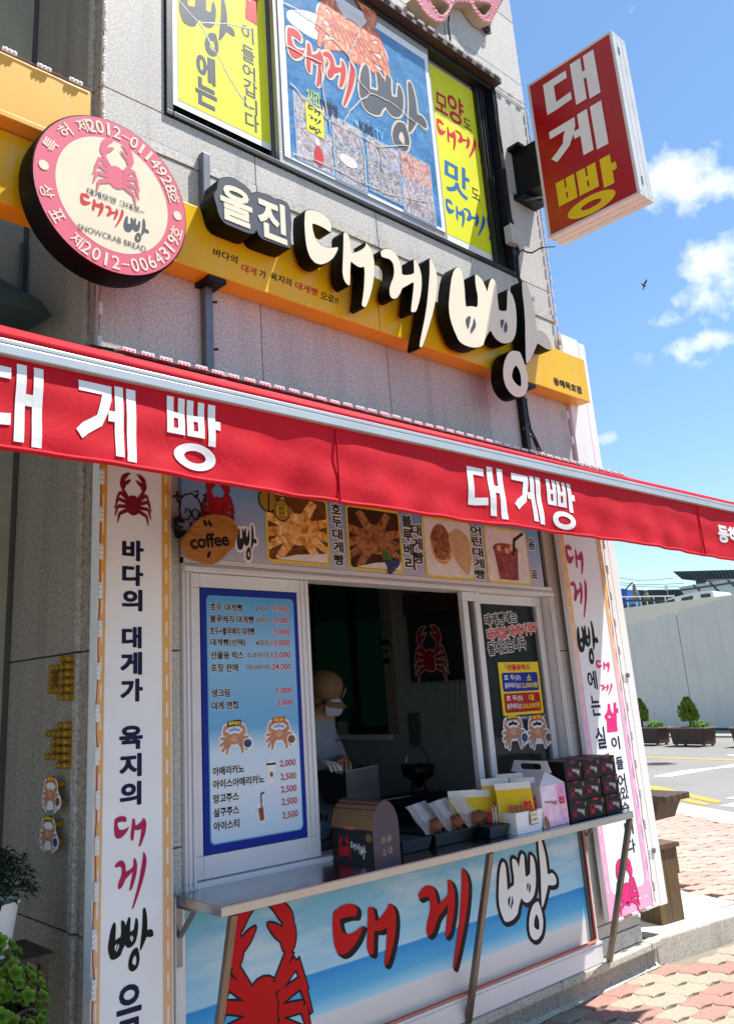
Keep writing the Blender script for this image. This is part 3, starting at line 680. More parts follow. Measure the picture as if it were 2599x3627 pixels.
photo('berry_photo', ((.35, '#141c3a'), (.55, '#2c3f78'), (.7, '#6078ae')), 90)
photo('cola_photo', ((.3, '#3c0f0b'), (.5, '#8e2b16'), (.65, '#c86a2e'), (.8, '#eac08a')), 30)
ink('red_ink', '#c8202c'); ink('deep_red', '#a8121c'); ink('crimson', '#b0204f'); ink('pink_ink', '#e0307c'); ink('navy_ink', '#12153a'); ink('black_ink', '#0e0f12'); ink('cream', '#e2dcc2', .35); ink('white_ink', '#e6e6e4'); ink('grey_ink', '#4a525b'); ink('yellow_ink', '#e2c81e'); ink('orange_band', '#d79b35'); ink('pink_band', '#e3a9c8'); ink('sky_blue', '#6aa6cf'); ink('blue_ink', '#2b6da8'); ink('royal', '#102a8c'); ink('green_ink', '#1d7a3a'); ink('poster_yellow', '#dfe32c'); ink('maroon', '#7c1420')
# ------------------------------------------------------------------ yellow fascia sign
def yellow_paint(name, col, rough=.28):
    m, t = newmat(name); n = t.noise(3, 5, .6)
    mp = t.n('ShaderNodeMapping'); mp.inputs['Scale'].default_value = (14, 14, .8); t.l(t.pos(), mp.inputs[0]); st = t.noise(1.0, 5, .65, vec=mp.outputs[0])
    c = t.ramp(n, ((.3, tuple(x*.92 for x in lin(col)[:3])), (.7, col))); c = t.mix(t.math('MULTIPLY', t.math('SUBTRACT', st, .58, clamp=True), 3.2, clamp=True), c, '#d6b98a'); t.base(c); t.set(Roughness=rough, Specular_IOR_Level=.3); return m
yellow_paint('yellow_panel', '#e6b814'); yellow_paint('yellow_pale', '#e8b04a', .4)
pm('yellow_under', '#d98a14', .5)
FS = thing('fascia_sign', 'long yellow metal fascia sign with small lettering above the red awning', 'sign', (3.2, -.06, 3.53))
m = MB(); m.box(.3, 3.17, -.12, -.004, 3.53, 3.856); m.build('panel', 'yellow_panel', FS, bevel=.004)
m = MB(); m.box(3.174, 5.275, -.12, -.004, 3.53, 3.852); m.build('panel', 'yellow_panel', FS, bevel=.004)
fy = FY(-.121); t1, t2 = MB(), MB()
def kbox(k, x0, y0, x1, y1, y): return bxy(k, x0, y0, x1, y1, y)
sl_words = (('바다의', (455, 900, 715, 1145), 0), ('대게', (752, 1095, 915, 1240), 1), ('가', (935, 1170, 1010, 1258), 0), ('육지의', (1055, 1195, 1280, 1338), 0), ('대게빵', (1315, 1285, 1555, 1450), 1))
for w, b, red in sl_words:
    x0, x1 = PY(*kA(b[0], (b[1]+b[3])/2), -.12).x, PY(*kA(b[2], (b[1]+b[3])/2), -.12).x
    zc = PY(*kA((b[0]+b[2])/2, (b[1]+b[3])/2), -.12).z; m = MB(); put_text(m, w, fy, (x0, zc-.021, x1, zc+.021), .001, .012, shear=.15); m.build('lettering', 'red_ink' if red else 'black_ink', FS)
x0, x1 = PY(*kB(100, 880), -.12).x, PY(*kB(290, 930), -.12).x; zc = PY(*kB(190, 900), -.12).z
m = MB(); put_text(m, '으로!!', fy, (x0, zc-.021, x1, zc+.021), .001, .012, shear=.15); m.build('lettering', 'black_ink', FS)
b = bxy(kI, 612, 710, 965, 920, -.12); zc = (b[1]+b[3])/2; put_text(t1, '동해묵호점', fy, (b[0], zc-.028, b[2], zc+.028), .001, .03)
t1.build('lettering', 'black_ink', FS)
for px, x in ((0, 2.095), (1, 4.577)):
    p = thing('sign_post', ('grey steel pipe carrying the fascia sign near the round sign', 'dark steel pipe carrying the fascia sign below the last big letter')[px], 'post', (x, -.025, 3.0), 'pipes behind the fascia sign')
    MB().box(x-.022, x+.022, -.045, -.002, 2.95, 3.526).build('pipe', 'grey_pipe' if px == 0 else 'black_metal', p, bevel=.006)
    MB().box(x-.05, x+.05, -.115, -.002, 3.505, 3.528).build('bracket', 'black_metal', p)
    if px == 0: MB().box(x-.022, x+.022, -.045, -.002, 3.858, 4.24).build('pipe', 'grey_pipe', p, bevel=.006)
    for z in (3.2, 3.44): MB().tube([(x+.022, -.03, z), (x+.05, -.035, z+.006)], .006, 6).build('bolt', 'black_metal', p)
# taller yellow box sign over the neighbour
NS = thing('box_sign', 'taller pale yellow box sign at the far left above the alley', 'sign', (.9, -.1, 3.86))
MB().box(.2, 1.40, -.19, .06, 3.862, 4.155).build('box', 'yellow_pale', NS, bevel=.006)
MB().box(.2, 1.404, -.196, .065, 3.86, 3.885).build('bottom_trim', 'yellow_pale', NS, bevel=.003)
# ------------------------------------------------------------------ raised letters
yb = -.146
LET = (('dae', '대', 'first big cream channel letter with black sides on the yellow sign'), ('ge', '게', 'second big cream channel letter, slanting, between two other letters'), ('pp', '빵', 'third and widest cream channel letter with round drop below the yellow sign'))
fr0 = Fr((0, 0, 0), (1, 0, 0), (0, 0, 1))
ink('cream_face', '#e4dcc2', .5); pm('letter_black', '#060606', .5, var=.2, spec=.15)
for w, ch, lab in LET:
    loops, bb = BRUSH[w]; th = thing('channel_letter', lab, 'letter', ((bb[0]+bb[2])/2, -.18, bb[1]), 'big letters of the shop name')
    for i, l in enumerate(loops):
        hl = [L_pph] if (w == 'pp' and i == 2) else []
        lb = offset_loop(l, .004); mb = MB(); mb.prism([lb]+[offset_loop(h, -.004) for h in hl], fr0, -yb, -YL-.004); s = mb.build('letter_shell', 'letter_black', th)
        f = MB(); f.flat([l]+hl, fr0, -YL-.002+i*.0006); f.build('letter_face', 'cream_face', s)
        if w == 'pp' and i == 0:
            e = MB()
            for q in L_ppe: e.flat([q], fr0, -YL+.001)
            e.build('eye_mark', 'grey_ink', s)
        st = MB(); c0 = ((bounds([l])[0]+bounds([l])[2])/2, (bounds([l])[1]+bounds([l])[3])/2)
        st.box(c0[0]-.01, c0[0]+.01, yb-.002, -.118, c0[1]-.01, c0[1]+.01); st.build('standoff', 'black_metal', s)
UJ = loop_y(kA, [(520, 225), (560, 200), (620, 192), (690, 205), (740, 240), (800, 280), (850, 330), (870, 380), (900, 350), (960, 355), (1060, 385), (1110, 420), (1180, 430), (1240, 465), (1265, 510), (1280, 700), (1270, 800), (1280, 900), (1270, 935), (1200, 920), (1060, 870), (980, 840), (940, 800), (915, 740), (890, 785), (830, 780), (700, 725), (590, 680), (540, 620), (515, 560), (500, 490), (480, 430), (470, 370), (505, 320), (512, 260)], -.235)
bb = bounds([UJ]); th = thing('letter_sign', 'grey cloud-shaped sign with two cream syllables beside the round sign', 'sign', ((bb[0]+bb[2])/2, -.18, bb[1]))
m = MB(); m.prism([offset_loop(UJ, .004)], fr0, .124, .229); m.build('shell', 'letter_black', th)
m = MB(); m.flat([UJ], fr0, .231); m.build('face', 'grey_ink', th)
letters(th, 'cream_face', fr0, [('울', bxy(kA, 535, 300, 868, 680, -.235)), ('진', bxy(kA, 930, 440, 1225, 850, -.235))], .2335, .035)
# ------------------------------------------------------------------ round sign
RC = PY(*k00(728, 1248), -.30); rl, rr_ = PY(*k00(243, 1110), -.30), PY(*k00(1215, 1340), -.30)
RR = (rr_.x-rl.x)/2+.006; RF = Fr((RC.x, -.30, RC.z), (1, 0, 0), (0, 0, 1))
th = thing('round_sign', 'round pink and cream sign with a crab emblem and ring of writing', 'sign', (RC.x, -.24, RC.z-RR))
m = MB(); m.lathe([(RR-.006, -.12), (RR, -.115), (RR, -.006), (RR-.004, 0), (0, 0)], (RC.x, -.30, RC.z), 72, axis=(0, -1, 0)); m.build('drum', 'letter_black', th, autosmooth=40)
ink('pink_ring', '#d0667a', .3); ink('cream_disc', '#ddd5b8', .3)
m = MB(); m.flat([ellipse(0, 0, RR-.008, RR-.008, 72), ellipse(0, 0, RR*.72, RR*.72, 64)[::-1]], RF, .002); m.build('ring', 'pink_ring', th)
m = MB(); m.flat([ellipse(0, 0, RR*.722, RR*.722, 64)], RF, .0025); m.build('disc', 'cream_disc', th)
m = MB()
for s, a0, a1, top in (('특허', 157, 137, 1), ('제2012-0114928호', 119, 19, 1), ('상표', 198, 217, 0), ('제2012-0064319호', 239, 347, 0)):
    for i, ch in enumerate(s):
        a = math.radians(a0+(a1-a0)*i/(len(s)-1)); r = RR*.855; hh = RR*.083; ww = hh*(.62 if ch.isdigit() or ch == '-' else .92)
        rot = a-math.pi/2 if top else a+math.pi/2
        hy = hh*.10 if ch == '-' else hh
        if ch == '1': ww = hh*.22
        m = MB(); put_text(m, ch, RF, (r*math.cos(a)-ww, r*math.sin(a)-hy, r*math.cos(a)+ww, r*math.sin(a)+hy), .004, .012, rot=rot); m.build('letter', 'cream_disc', th)
m = MB()
for a in (177, 3): m.flat([ellipse(RR*.86*math.cos(math.radians(a)), RR*.86*math.sin(math.radians(a)), RR*.06, RR*.06, 16)], RF, .004)
m.build('dot', 'cream_disc', th)
m = MB(); crab(m, RF, .01, RR*.34, RR*.60, .004); m.build('crab_emblem', 'pink_ring', th)
m = MB(); word(m, RF, (-RR*.42, -RR*.50, RR*.46, -RR*.12), .004, 0, 1); m.build('brush_lettering', ['red_ink', 'grey_ink'], th)
m = MB(); put_text(m, '대게모양 그대로~', RF, (-RR*.34, -RR*.115, RR*.40, -RR*.03), .0045, .015); m.build('lettering', 'grey_ink', th)
m = MB(); put_text(m, 'SNOWCRAB BREAD', RF, (-RR*.44, -RR*.60, RR*.42, -RR*.525), .004, .0); m.build('lettering', 'grey_ink', th)
MB().tube([(RC.x-.25, -.185, RC.z), (RC.x-.25, -.12, RC.z)], .02, 8).build('mount', 'black_metal', th); MB().tube([(RC.x+.2, -.185, RC.z), (RC.x+.2, -.12, RC.z)], .02, 8).build('mount', 'black_metal', th)
# ------------------------------------------------------------------ red projecting sign
BSx, BSt, By0, By1, Bz0, Bz1 = 4.885, .18, -.205, -.885, 4.645, 5.92
th = thing('blade_sign', 'tall red projecting box sign with big white and yellow letters', 'sign', (BSx+.09, -.2, Bz0))
pm('red_acrylic', '#a80e18', .25, var=.05, scale=2); pm('blade_white', '#d5d2cd', .4, .1, dirt=.08)
m = MB(); m.box(BSx+.004, BSx+BSt-.004, By1+.006, By0-.006, Bz0+.006, Bz1-.006); m.build('panel', 'red_acrylic', th)
m = MB()
for x0, x1 in ((BSx, BSx+.058), (BSx+.061, BSx+.119), (BSx+.122, BSx+BSt)):
    for a, b, c, d in ((By1, By1+.02, Bz0, Bz1), (By0-.02, By0, Bz0, Bz1), (By1+.02, By0-.02, Bz0, Bz0+.02), (By1+.02, By0-.02, Bz1-.02, Bz1)): m.box(x0, x1, a, b, c, d)
m.build('casing', 'blade_white', th, bevel=.002, seg=1)
for z in (Bz0+.12, Bz1-.14):
    MB().box(BSx+.052, BSx+.066, By1-.004, By1, z-.03, z+.03).build('latch', 'galv', th)
for z in (Bz0+.03, Bz1-.03):
    for x in (BSx+.02, BSx+.16): MB().lathe([(.005, 0), (.004, .002), (0, .002)], (x, By1, z), 8, axis=(0, -1, 0)).build('screw', 'galv', th)
BF = Fr((BSx, 0, 0), (0, -1, 0), (0, 0, 1))
def bbx(x0, y0, x1, y1):
    xm, ym = (x0+x1)/2, (y0+y1)/2
    return (-PX(*k20(x0, ym), BSx).y, PX(*k20(xm, y1), BSx).z, -PX(*k20(x1, ym), BSx).y, PX(*k20(xm, y0), BSx).z)
def bq4(l, r, t, b): return (-PX(*k20(*l), BSx).y, PX(*k20(*b), BSx).z, -PX(*k20(*r), BSx).y, PX(*k20(*t), BSx).z)
for ch, q4, mt in (('D', ((415, 630), (748, 455), (690, 335), (730, 612)), 'white_ink'), ('G', ((435, 880), (800, 790), (735, 662), (785, 935)), 'white_ink'), ('B', ((490, 1220), (870, 1045), (790, 1005), (690, 1375)), 'yellow_ink')):
    m = MB(); put_block(m, ch, BF, bq4(*q4), .001, .20); m.build('letter', mt, th)
m = MB(); m.box(4.89, 4.902, -.204, -.002, 5.08, 5.45); m.box(5.053, 5.065, -.204, -.002, 5.08, 5.45); m.box(4.902, 5.053, -.204, -.002, 5.08, 5.092); m.box(4.902, 5.053, -.204, -.002, 5.438, 5.45); m.box(4.84, 5.10, -.10, -.002, 5.04, 5.078); m.box(4.84, 5.10, -.10, -.002, 5.452, 5.48)
m.build('bracket', 'black_metal', th)
m = MB(); m.bar((4.90, -.06, 5.035), (4.90, -.22, 4.98), .012); m.build('strut', 'galv', th)
cbx = thing('junction_box', 'small grey cable box on the wall under the red projecting sign', 'junction box', (4.83, -.03, 4.66))
b = bxy(kH, 835, 800, 985, 1100, -.05); MB().box(b[0], b[2]-.02, -.06, -.004, b[1]+.02, b[3]-.02).build('box', pm('pale_grey', '#b9bcbc', .5, dirt=.1), cbx, bevel=.008)
MB().box(b[0]-.004, b[2]-.016, -.066, -.0605, b[1]+.016, b[3]-.016).build('lid', 'pale_grey', cbx, bevel=.004)
kS = lambda x, y: (x, y)
# ------------------------------------------------------------------ awning
AX0, AX1, AYF = .30, 5.50, -1.0
def az(x): return 2.553+.0094*(x-.76)      # top of the front bar
def hemz(x): return 2.262+.0034*(x-.77)+.006*math.sin(x*2.1)
def fold(x, z):
    t = (az(x)-.05-z)/.25
    return t*(.008*math.sin(x*6.3+1.1+math.sin(x*2.3))+.005*math.sin(x*17+z*9+2*math.sin(x*3.1))+.003*math.sin(x*31-z*25))+.002*math.sin(z*45+x*5)
m, t = newmat('awning_cloth'); n = t.noise(7, 6, .6, dist=.8); wv = t.noise(700, 2, .5)
t.base(t.ramp(t.noise(2.2, 5, .6), ((.3, '#b3051a'), (.7, '#c90922')))); t.set(Roughness=.72, Specular_IOR_Level=.25); t.bump(t.math('ADD', n, t.math('MULTIPLY', wv, .05)), .32, .012)
pm('bar_alu', '#b7bec0', .38, .25, var=.08, scale=4)
AW = thing('awning', 'red cloth awning with white lettering along its front valance', 'awning', (2.9, -.5, 2.26))
N = 260; m = MB(); R = 12
for i in range(N+1):
    x = AX0+(AX1-AX0)*i/N; z1 = az(x)-.038; z0 = hemz(x)
    for j in range(R+1):
        z = z1+(z0-z1)*j/R; m.v.append(Vector((x, AYF+.004-fold(x, z), z)))
for i in range(N):
    for j in range(R): a = i*(R+1)+j; m.f.append((a, a+1, a+R+2, a+R+1)); m.m.append(0)
m.build('valance', 'awning_cloth', AW, smooth=True)
hm = MB(); hm.tube([(AX0+(AX1-AX0)*i/N, AYF+.004-fold(AX0+(AX1-AX0)*i/N, hemz(AX0+(AX1-AX0)*i/N)), hemz(AX0+(AX1-AX0)*i/N)) for i in range(N+1)], .0075, 8); hm.build('hem', 'awning_cloth', AW, smooth=True)
b = MB()
for dz, h, dy in ((-.042, .0285, 0), (-.0135, .0145, -.0008)):
    vs = []
    for x in (AX0, AX1): zz = az(x)+dz; vs += [(x, AYF-.014+dy, zz), (x, AYF-.014+dy, zz+h), (x, AYF+.05, zz+h), (x, AYF+.05, zz)]
    b.add(vs, [(0, 1, 5, 4), (1, 2, 6, 5), (2, 3, 7, 6), (3, 0, 4, 7), (0, 3, 2, 1), (4, 5, 6, 7)])
b.build('front_bar', 'bar_alu', AW, bevel=.003)
MB().tube([(AX0, AYF+.015, az(AX0)+.012), (AX1, AYF+.015, az(AX1)+.012)], .017, 12).build('cloth_roll', 'awning_cloth', AW, smooth=True)
m = MB(); m.add([(AX0, AYF+.015, az(AX0)+.022), (AX1, AYF+.015, az(AX1)+.022), (AX1, -.16, 3.0), (AX0, -.16, 3.0), (AX0, AYF+.015, az(AX0)+.018), (AX1, AYF+.015, az(AX1)+.018), (AX1, -.16, 2.995), (AX0, -.16, 2.995)], [(0, 1, 2, 3), (7, 6, 5, 4), (0, 4, 5, 1), (1, 5, 6, 2), (3, 7, 4, 0)]); m.build('roof_cloth', 'awning_cloth', AW)
for x in (AX0+.5, AX1-.7):
    MB().bar((x, -.10, 2.90), (x+.28, -.52, 2.72), .035).build('arm', 'white_alu', AW); MB().bar((x+.28, -.52, 2.72), (x, AYF+.05, 2.55), .03).build('arm', 'white_alu', AW)
m = MB(); m.add([(1.51, -.008, 3.085), (5.46, -.008, 3.085), (5.46, -.215, 2.992), (1.51, -.215, 2.992), (1.51, -.008, 3.075), (5.46, -.008, 3.075), (5.46, -.215, 2.982), (1.51, -.215, 2.982)], [(0, 3, 2, 1), (4, 5, 6, 7), (0, 1, 5, 4), (2, 3, 7, 6), (0, 4, 7, 3), (1, 2, 6, 5)]); m.build('hood', pm('hood_red', '#5c1418', .5), AW)
MB().box(.32, 5.45, -.16, -.06, 2.90, 2.965).build('roller_case', 'white_alu', AW, bevel=.01)
fa = FY(AYF+.004)
def subdivide_to_cloth(mb):
    me = bpy.data.meshes.new('l'); me.from_pydata([tuple(v) for v in mb.v], [], mb.f); bm = bmesh.new(); bm.from_mesh(me); bpy.data.meshes.remove(me)
    bmesh.ops.triangulate(bm, faces=bm.faces[:])
    for _ in range(3):
        es = [e for e in bm.edges if e.calc_length() > .03]
        if not es: break
        bmesh.ops.subdivide_edges(bm, edges=es, cuts=1); bmesh.ops.triangulate(bm, faces=[f for f in bm.faces if len(f.verts) > 3])
    mb.v = []; mb.f = []; mb.m = []; bm.verts.index_update()
    mb.add([(v.co.x, AYF+.0016-fold(v.co.x, v.co.z)-(AYF+.004-v.co.y), v.co.z) for v in bm.verts], [tuple(v.index for v in f.verts) for f in bm.faces]); bm.free()
for ch, k, bx in (('D', k01, (-125, 690, 272, 1215)), ('G', k01, (486, 828, 868, 1308)), ('B', k01, (1072, 940, 1414, 1375)), ('D', kS, (1664, 1652, 1785, 1830)), ('G', k21, (210, 1415, 396, 1712)), ('B', k21, (440, 1460, 612, 1755))):
    m = MB(); put_block(m, ch, fa, bxy(k, *bx, AYF), 0.0, .165); subdivide_to_cloth(m); m.build('letter', 'white_ink', AW)
lt = MB()
b = bxy(k22, 1530, 115, 1660, 225, AYF); put_text(lt, '동해묵호점', fa, (b[0], b[1], b[0]+.62, b[3]), 0.0, .05)
subdivide_to_cloth(lt)
lt.build('lettering', 'white_ink', AW)
for x in (PY(*k11(620, 1300), AYF).x, 4.62): MB().box(x-.0008, x+.0008, AYF-.006, AYF+.002, hemz(x), az(x)-.05).build('seam', 'awning_cloth', AW)
# ------------------------------------------------------------------ LED strings
led_m = None
def led_module(parent, p, d):
    """one white module lying along direction d"""
    global led_m
    if led_m is None:
        m = MB(); m.box(-.008, .008, -.006, .002, -.030, .030, 0)
        for z in (-.018, 0, .018): m.lathe([(.0062, 0), (.0045, .004), (0, .005)], (0, -.006, z), 8, 0, axis=(0, -1, 0))
        me = bpy.data.meshes.new('led_module'); me.from_pydata([tuple(v) for v in m.v], [], m.f); me.materials.append(MATS['led_white']); me.update(); led_m = me
    o = bpy.data.objects.new('led_module', led_m); COL.objects.link(o); o.location = p
    q = Vector((0, 0, 1)).rotation_difference(Vector(d).normalized()); o.rotation_mode = 'QUATERNION'; o.rotation_quaternion = q; o.rotation_mode = 'XYZ'; attach(o, parent)
def led_string(label, pts, step=.145, wire='wire_red', jit=.004):
    pts = [Vector(p) for p in pts]; th = thing('light_string', label, 'light string', pts[0]); w = MB()
    for a, b in zip(pts, pts[1:]):
        n = max(1, int((b-a).length/step)); path = []
        for i in range(n+1):
            p = a.lerp(b, i/n); off = Vector((random.uniform(-jit, jit), 0, random.uniform(-jit, jit)))
            if i < n: led_module(th, a.lerp(b, (i+.5)/n)+off+Vector((0, -.004, 0)), (b-a)+off*.6)
            path += [p+off]
            if i < n: path.append(a.lerp(b, (i+.28)/n)+Vector((random.uniform(-1, 1)*jit*1.6, 0, random.uniform(-1, 1)*jit*1.6)))
        w.tube(path, .0022, 5)
    w.build('wire', wire, th)
led_string('white LED string down the left edge of the building corner and tall banner', [(1.548, -.012, 8.3), (1.548, -.012, 3.86)], .10)
led_string('white LED string hanging between round sign and awning at the corner', [(1.552, -.012, 3.5), (1.552, -.012, 2.70)], .145)
led_string('white LED string along the left edge of the tall white banner', [(1.540, -.072, 2.58), (1.540, -.072, .2)], .143)
led_string('white LED string along the awning hood', [(1.53, -.218, 2.998), (5.4, -.218, 2.998)], .085, jit=.002)
led_string('white LED string along the head of the upper window', [(1.9, -.075, 6.005), (4.77, -.075, 6.005)], .105)
led_string('white LED string running from window head to the right building edge', [(4.79, -.012, 5.99), (5.155, -.012, 6.0)], .11)
led_string('white LED string down the right edge of the granite wall', [(5.158, -.012, 5.98), (5.158, -.012, 3.88)], .105)
led_string('white LED string on the white column between yellow sign and awning', [(5.10, -.03, 3.52), (5.13, -.03, 2.98)], .18, jit=.006)
led_string('white LED string down the right edge of the pink banner', [(5.256, -.066, 2.62), (5.258, -.066, .36)], .165)
led_string('white LED string under the bottom edge of the pink banner', [(5.24, -.066, .345), (4.76, -.066, .335)], .13, jit=.006)
led_string('white LED string along the top of the pale yellow box sign', [(.25, -.196, 4.162), (1.395, -.196, 4.162)], .13)
# ------------------------------------------------------------------ tall banner boards
def band_mat(name, top, bot, z0, z1):
    m, t = newmat(name); s = t.n('ShaderNodeSeparateXYZ'); t.l(t.pos(), s.inputs[0])
    r = t.n('ShaderNodeMapRange'); t.l(s.outputs[2], r.inputs[0]); r.inputs[1].default_value = z0; r.inputs[2].default_value = z1
    t.base(t.ramp(r.outputs[0], tuple(top) if isinstance(top, (list, tuple)) else ((0, bot), (1, top)))); t.set(Roughness=.4); return m
band_mat('band_left', '#d8a028', '#dfb088', .3, 2.6); band_mat('band_right', [(0, '#e6a6c8'), (.45, '#e3a8cc'), (.62, '#e8b9b4'), (.8, '#deb068'), (1, '#dca648')], None, .3, 2.6)
TB = thing('banner_board', 'tall white banner board at the left corner with navy and red vertical writing', 'banner', (1.72, -.04, .16))
bx0, bx1 = 1.538, 1.868
MB().box(bx0, bx1, -.06, -.004, .16, 2.64).build('board', 'white_vinyl', TB, bevel=.003)
f6 = FY(-.0605); m = MB(); m.flat([rect(bx0+.004, .165, bx0+.034, 2.63)], f6, .0008); m.flat([rect(bx1-.045, .165, bx1-.006, 2.63)], f6, .0008); m.build('border', 'band_left', TB)
m = MB()
for i in range(24):
    z = .2+i*.104; m.flat([rect(bx0+.016, z, bx0+.022, z+.055)], f6, .0014); m.flat([rect(bx1-.029, z+.03, bx1-.022, z+.085)], f6, .0014)
m.build('dashes', 'white_ink', TB)['kind'] = 'stuff'
y6 = -.06
for ch, k, b in (('바', k02, (780, 205, 918, 338)), ('다', k02, (780, 362, 915, 498)), ('의', k02, (778, 520, 910, 660)), ('대', k02, (778, 758, 905, 898)), ('게', k02, (768, 920, 908, 1068)), ('가', k02, (768, 1092, 912, 1240)), ('육', k02, (762, 1392, 912, 1545)), ('지', k02, (762, 1572, 905, 1722)), ('의', k03, (765, 258, 903, 412)), ('으', k03, (745, 1555, 905, 1742)), ('로', k03, (745, 1775, 905, 1960))):
    letters(TB, 'navy_ink', f6, [(ch, bxy(k, *b, y6))], .001, .045)
m = MB(); brush(m, 'dae', f6, bxy(k03, 728, 470, 935, 682, y6), .001); m.build('brush_letter', 'crimson', TB); m = MB(); brush(m, 'ge', f6, bxy(k03, 733, 720, 936, 1076, y6), .001); m.build('brush_letter', 'crimson', TB)
m = MB(); brush(m, 'pp', f6, bxy(k03, 690, 1082, 980, 1476, y6), .001, 0, 0, True, 1); m.build('brush_letter', ['black_ink', 'white_ink'], TB)
b = bxy(k01, 712, 1425, 985, 1695, y6); m = MB(); crab(m, f6, (b[0]+b[2])/2, (b[1]+b[3])/2-.005, (b[3]-b[1])*.95, .001); m.build('crab_emblem', 'maroon', TB)
# right banner and the white column behind it
WC = thing('white_column', 'white sheet-metal column at the right end of the shop front', 'column', (5.33, .1, .30))
MB().box(5.178, 5.393, -.025, .34, .31, 4.065).build('sheet', 'white_paint', WC, bevel=.004)
MB().box(5.396, 5.484, -.025, .34, .306, 4.05).build('sheet', 'white_paint', WC, bevel=.004)
for z in (.62, 1.68): MB().box(5.380, 5.412, -.036, -.0255, z-.014, z+.014).build('clip', 'galv', WC, bevel=.002)
PB = thing('banner_board', 'tall pink-edged white banner at the right end with vertical writing and a crab', 'banner', (5.09, -.05, .315))
px0, px1 = 4.742, 5.246
MB().box(px0, px1, -.06, -.03, .342, 2.66).build('board', 'white_vinyl', PB, bevel=.003)
m = MB(); w = .058; m.flat([rect(px0+.003, .345, px1-.003, 2.655), rrect(px0+w, .345+.12, px1-w, 2.62, .05)[::-1]], f6, .0008); m.build('border', 'band_right', PB)
m = MB()
for i in range(20): z = .48+i*.105; m.flat([rect(px0+.022, z, px0+.03, z+.05)], f6, .0014); m.flat([rect(px1-.03, z, px1-.022, z+.05)], f6, .0014)
for i in range(6): m.flat([rect(px0+.06+i*.07, .40, px0+.095+i*.07, .408)], f6, .0014)
m.build('dashes', 'white_ink', PB)['kind'] = 'stuff'
for ch, k, b in (('에', k22, (687, 1040, 746, 1162)), ('는', k22, (708, 1198, 768, 1330)), ('실', k22, (738, 1400, 802, 1540)), ('제', k22, (765, 1570, 830, 1700)), ('이', k22, (838, 1460, 892, 1545)), ('들', k22, (868, 1590, 915, 1672)), ('어', k22, (880, 1700, 930, 1790)), ('있', k23, (898, 285, 948, 372)), ('습', k23, (905, 385, 955, 470)), ('니', k23, (922, 508, 978, 598)), ('다', k23, (938, 625, 992, 715))):
    letters(PB, 'navy_ink', f6, [(ch, bxy(k, *b, y6))], .001, .022)
m = MB(); brush(m, 'dae', f6, bxy(k22, 552, 240, 660, 420, y6), .001); m.build('brush_letter', 'crimson', PB); m = MB(); brush(m, 'ge', f6, bxy(k22, 588, 452, 692, 700, y6), .001); m.build('brush_letter', 'crimson', PB)
m = MB(); brush(m, 'pp', f6, bxy(k22, 620, 720, 756, 1000, y6), .001, 0, 0, True, 1); m.build('brush_letter', ['black_ink', 'white_ink'], PB)
m = MB(); brush(m, 'dae', f6, bxy(k22, 742, 972, 828, 1050, y6), .001); m.build('brush_letter', 'pink_ink', PB); m = MB(); brush(m, 'ge', f6, bxy(k22, 768, 1120, 848, 1195, y6), .001); m.build('brush_letter', 'pink_ink', PB); m = MB(); put_text(m, '살', f6, bxy(k22, 795, 1245, 890, 1432, y6), .001, .05, shear=.2); m.build('brush_letter', 'pink_ink', PB)
b = bxy(k23, 845, 760, 1020, 1110, y6); m = MB(); crab(m, f6, (b[0]+b[2])/2, (b[1]+b[3])/2, (b[3]-b[1])*.86, .001, 0, 1); m.build('crab_emblem', ['pink_ink', 'maroon'], PB)
# ------------------------------------------------------------------ picture board over the hatch
band_mat('header_print', '#4f97cc', '#b7b5c8', 2.22, 2.62)
HB = thing('picture_board', 'blue picture board over the hatch showing crab breads and a drink', 'board', (3.27, -.02, 2.215))
MB().box(1.945, 4.575, -.024, -.006, 2.2235, 2.655).build('board', 'header_print', HB, bevel=.002)
fh = FY(-.0245); yh = -.024; yel, wht, blk = MB(), MB(), MB(); cards = []
for cb in ((941, 1755, 1163, 1998), (1229, 1800, 1420, 2024), (1501, 1838, 1672, 2050), (1719, 1872, 1869, 2068)):
    b = bxy(kS, *cb, yh); cards.append(b); m = MB(); m.flat([rrect(*b, .03)], fh, .001); m.flat([rrect(b[0]+.012, b[1]+.012, b[2]-.012, b[3]-.012, .022)], fh, .0016, 1); m.build('card', ['yellow_ink', 'plate_photo'], HB)
def bread(mb, fr, b, d, mi=0):
    """crab-shaped bread: plump body and finger-like legs filling the card"""
    cx, cy, w, h = (b[0]+b[2])/2, (b[1]+b[3])/2, b[2]-b[0], b[3]-b[1]
    def clip(x, y): return (min(max(x, b[0]), b[2]), min(max(y, b[1]), b[3]))
    for i, (a, L) in enumerate(((160, .5), (185, .5), (208, .5), (235, .5), (20, .5), (-5, .5), (-28, .5), (-55, .5), (120, .5), (62, .5))):
        a = math.radians(a); dx, dy = math.cos(a), math.sin(a); p = [(.10*w*t, 0) for t in (0,)]
        q0 = (cx+dx*w*.10, cy+dy*h*.10); q1 = (cx+dx*w*.60, cy+dy*h*.56-.04*h); nx, ny = -dy*w*.085, dx*h*.085
        mb.flat([[clip(q0[0]+nx, q0[1]+ny), clip(q0[0]-nx, q0[1]-ny), clip(q1[0]-nx*.8, q1[1]-ny*.8), clip(q1[0]+nx*.8, q1[1]+ny*.8)]], fr, d+i*.00004, mi)
    mb.flat([chaikin([(cx+w*.25*math.cos(t)*(1+.12*math.sin(3*t)), cy+h*.28*math.sin(t)*(1+.1*math.cos(2*t))) for t in [2*math.pi*i/18 for i in range(18)]], 1)], fr, d+.0006, mi)
def inset(b, k=.02): return (b[0]+k, b[1]+k, b[2]-k, b[3]-k)
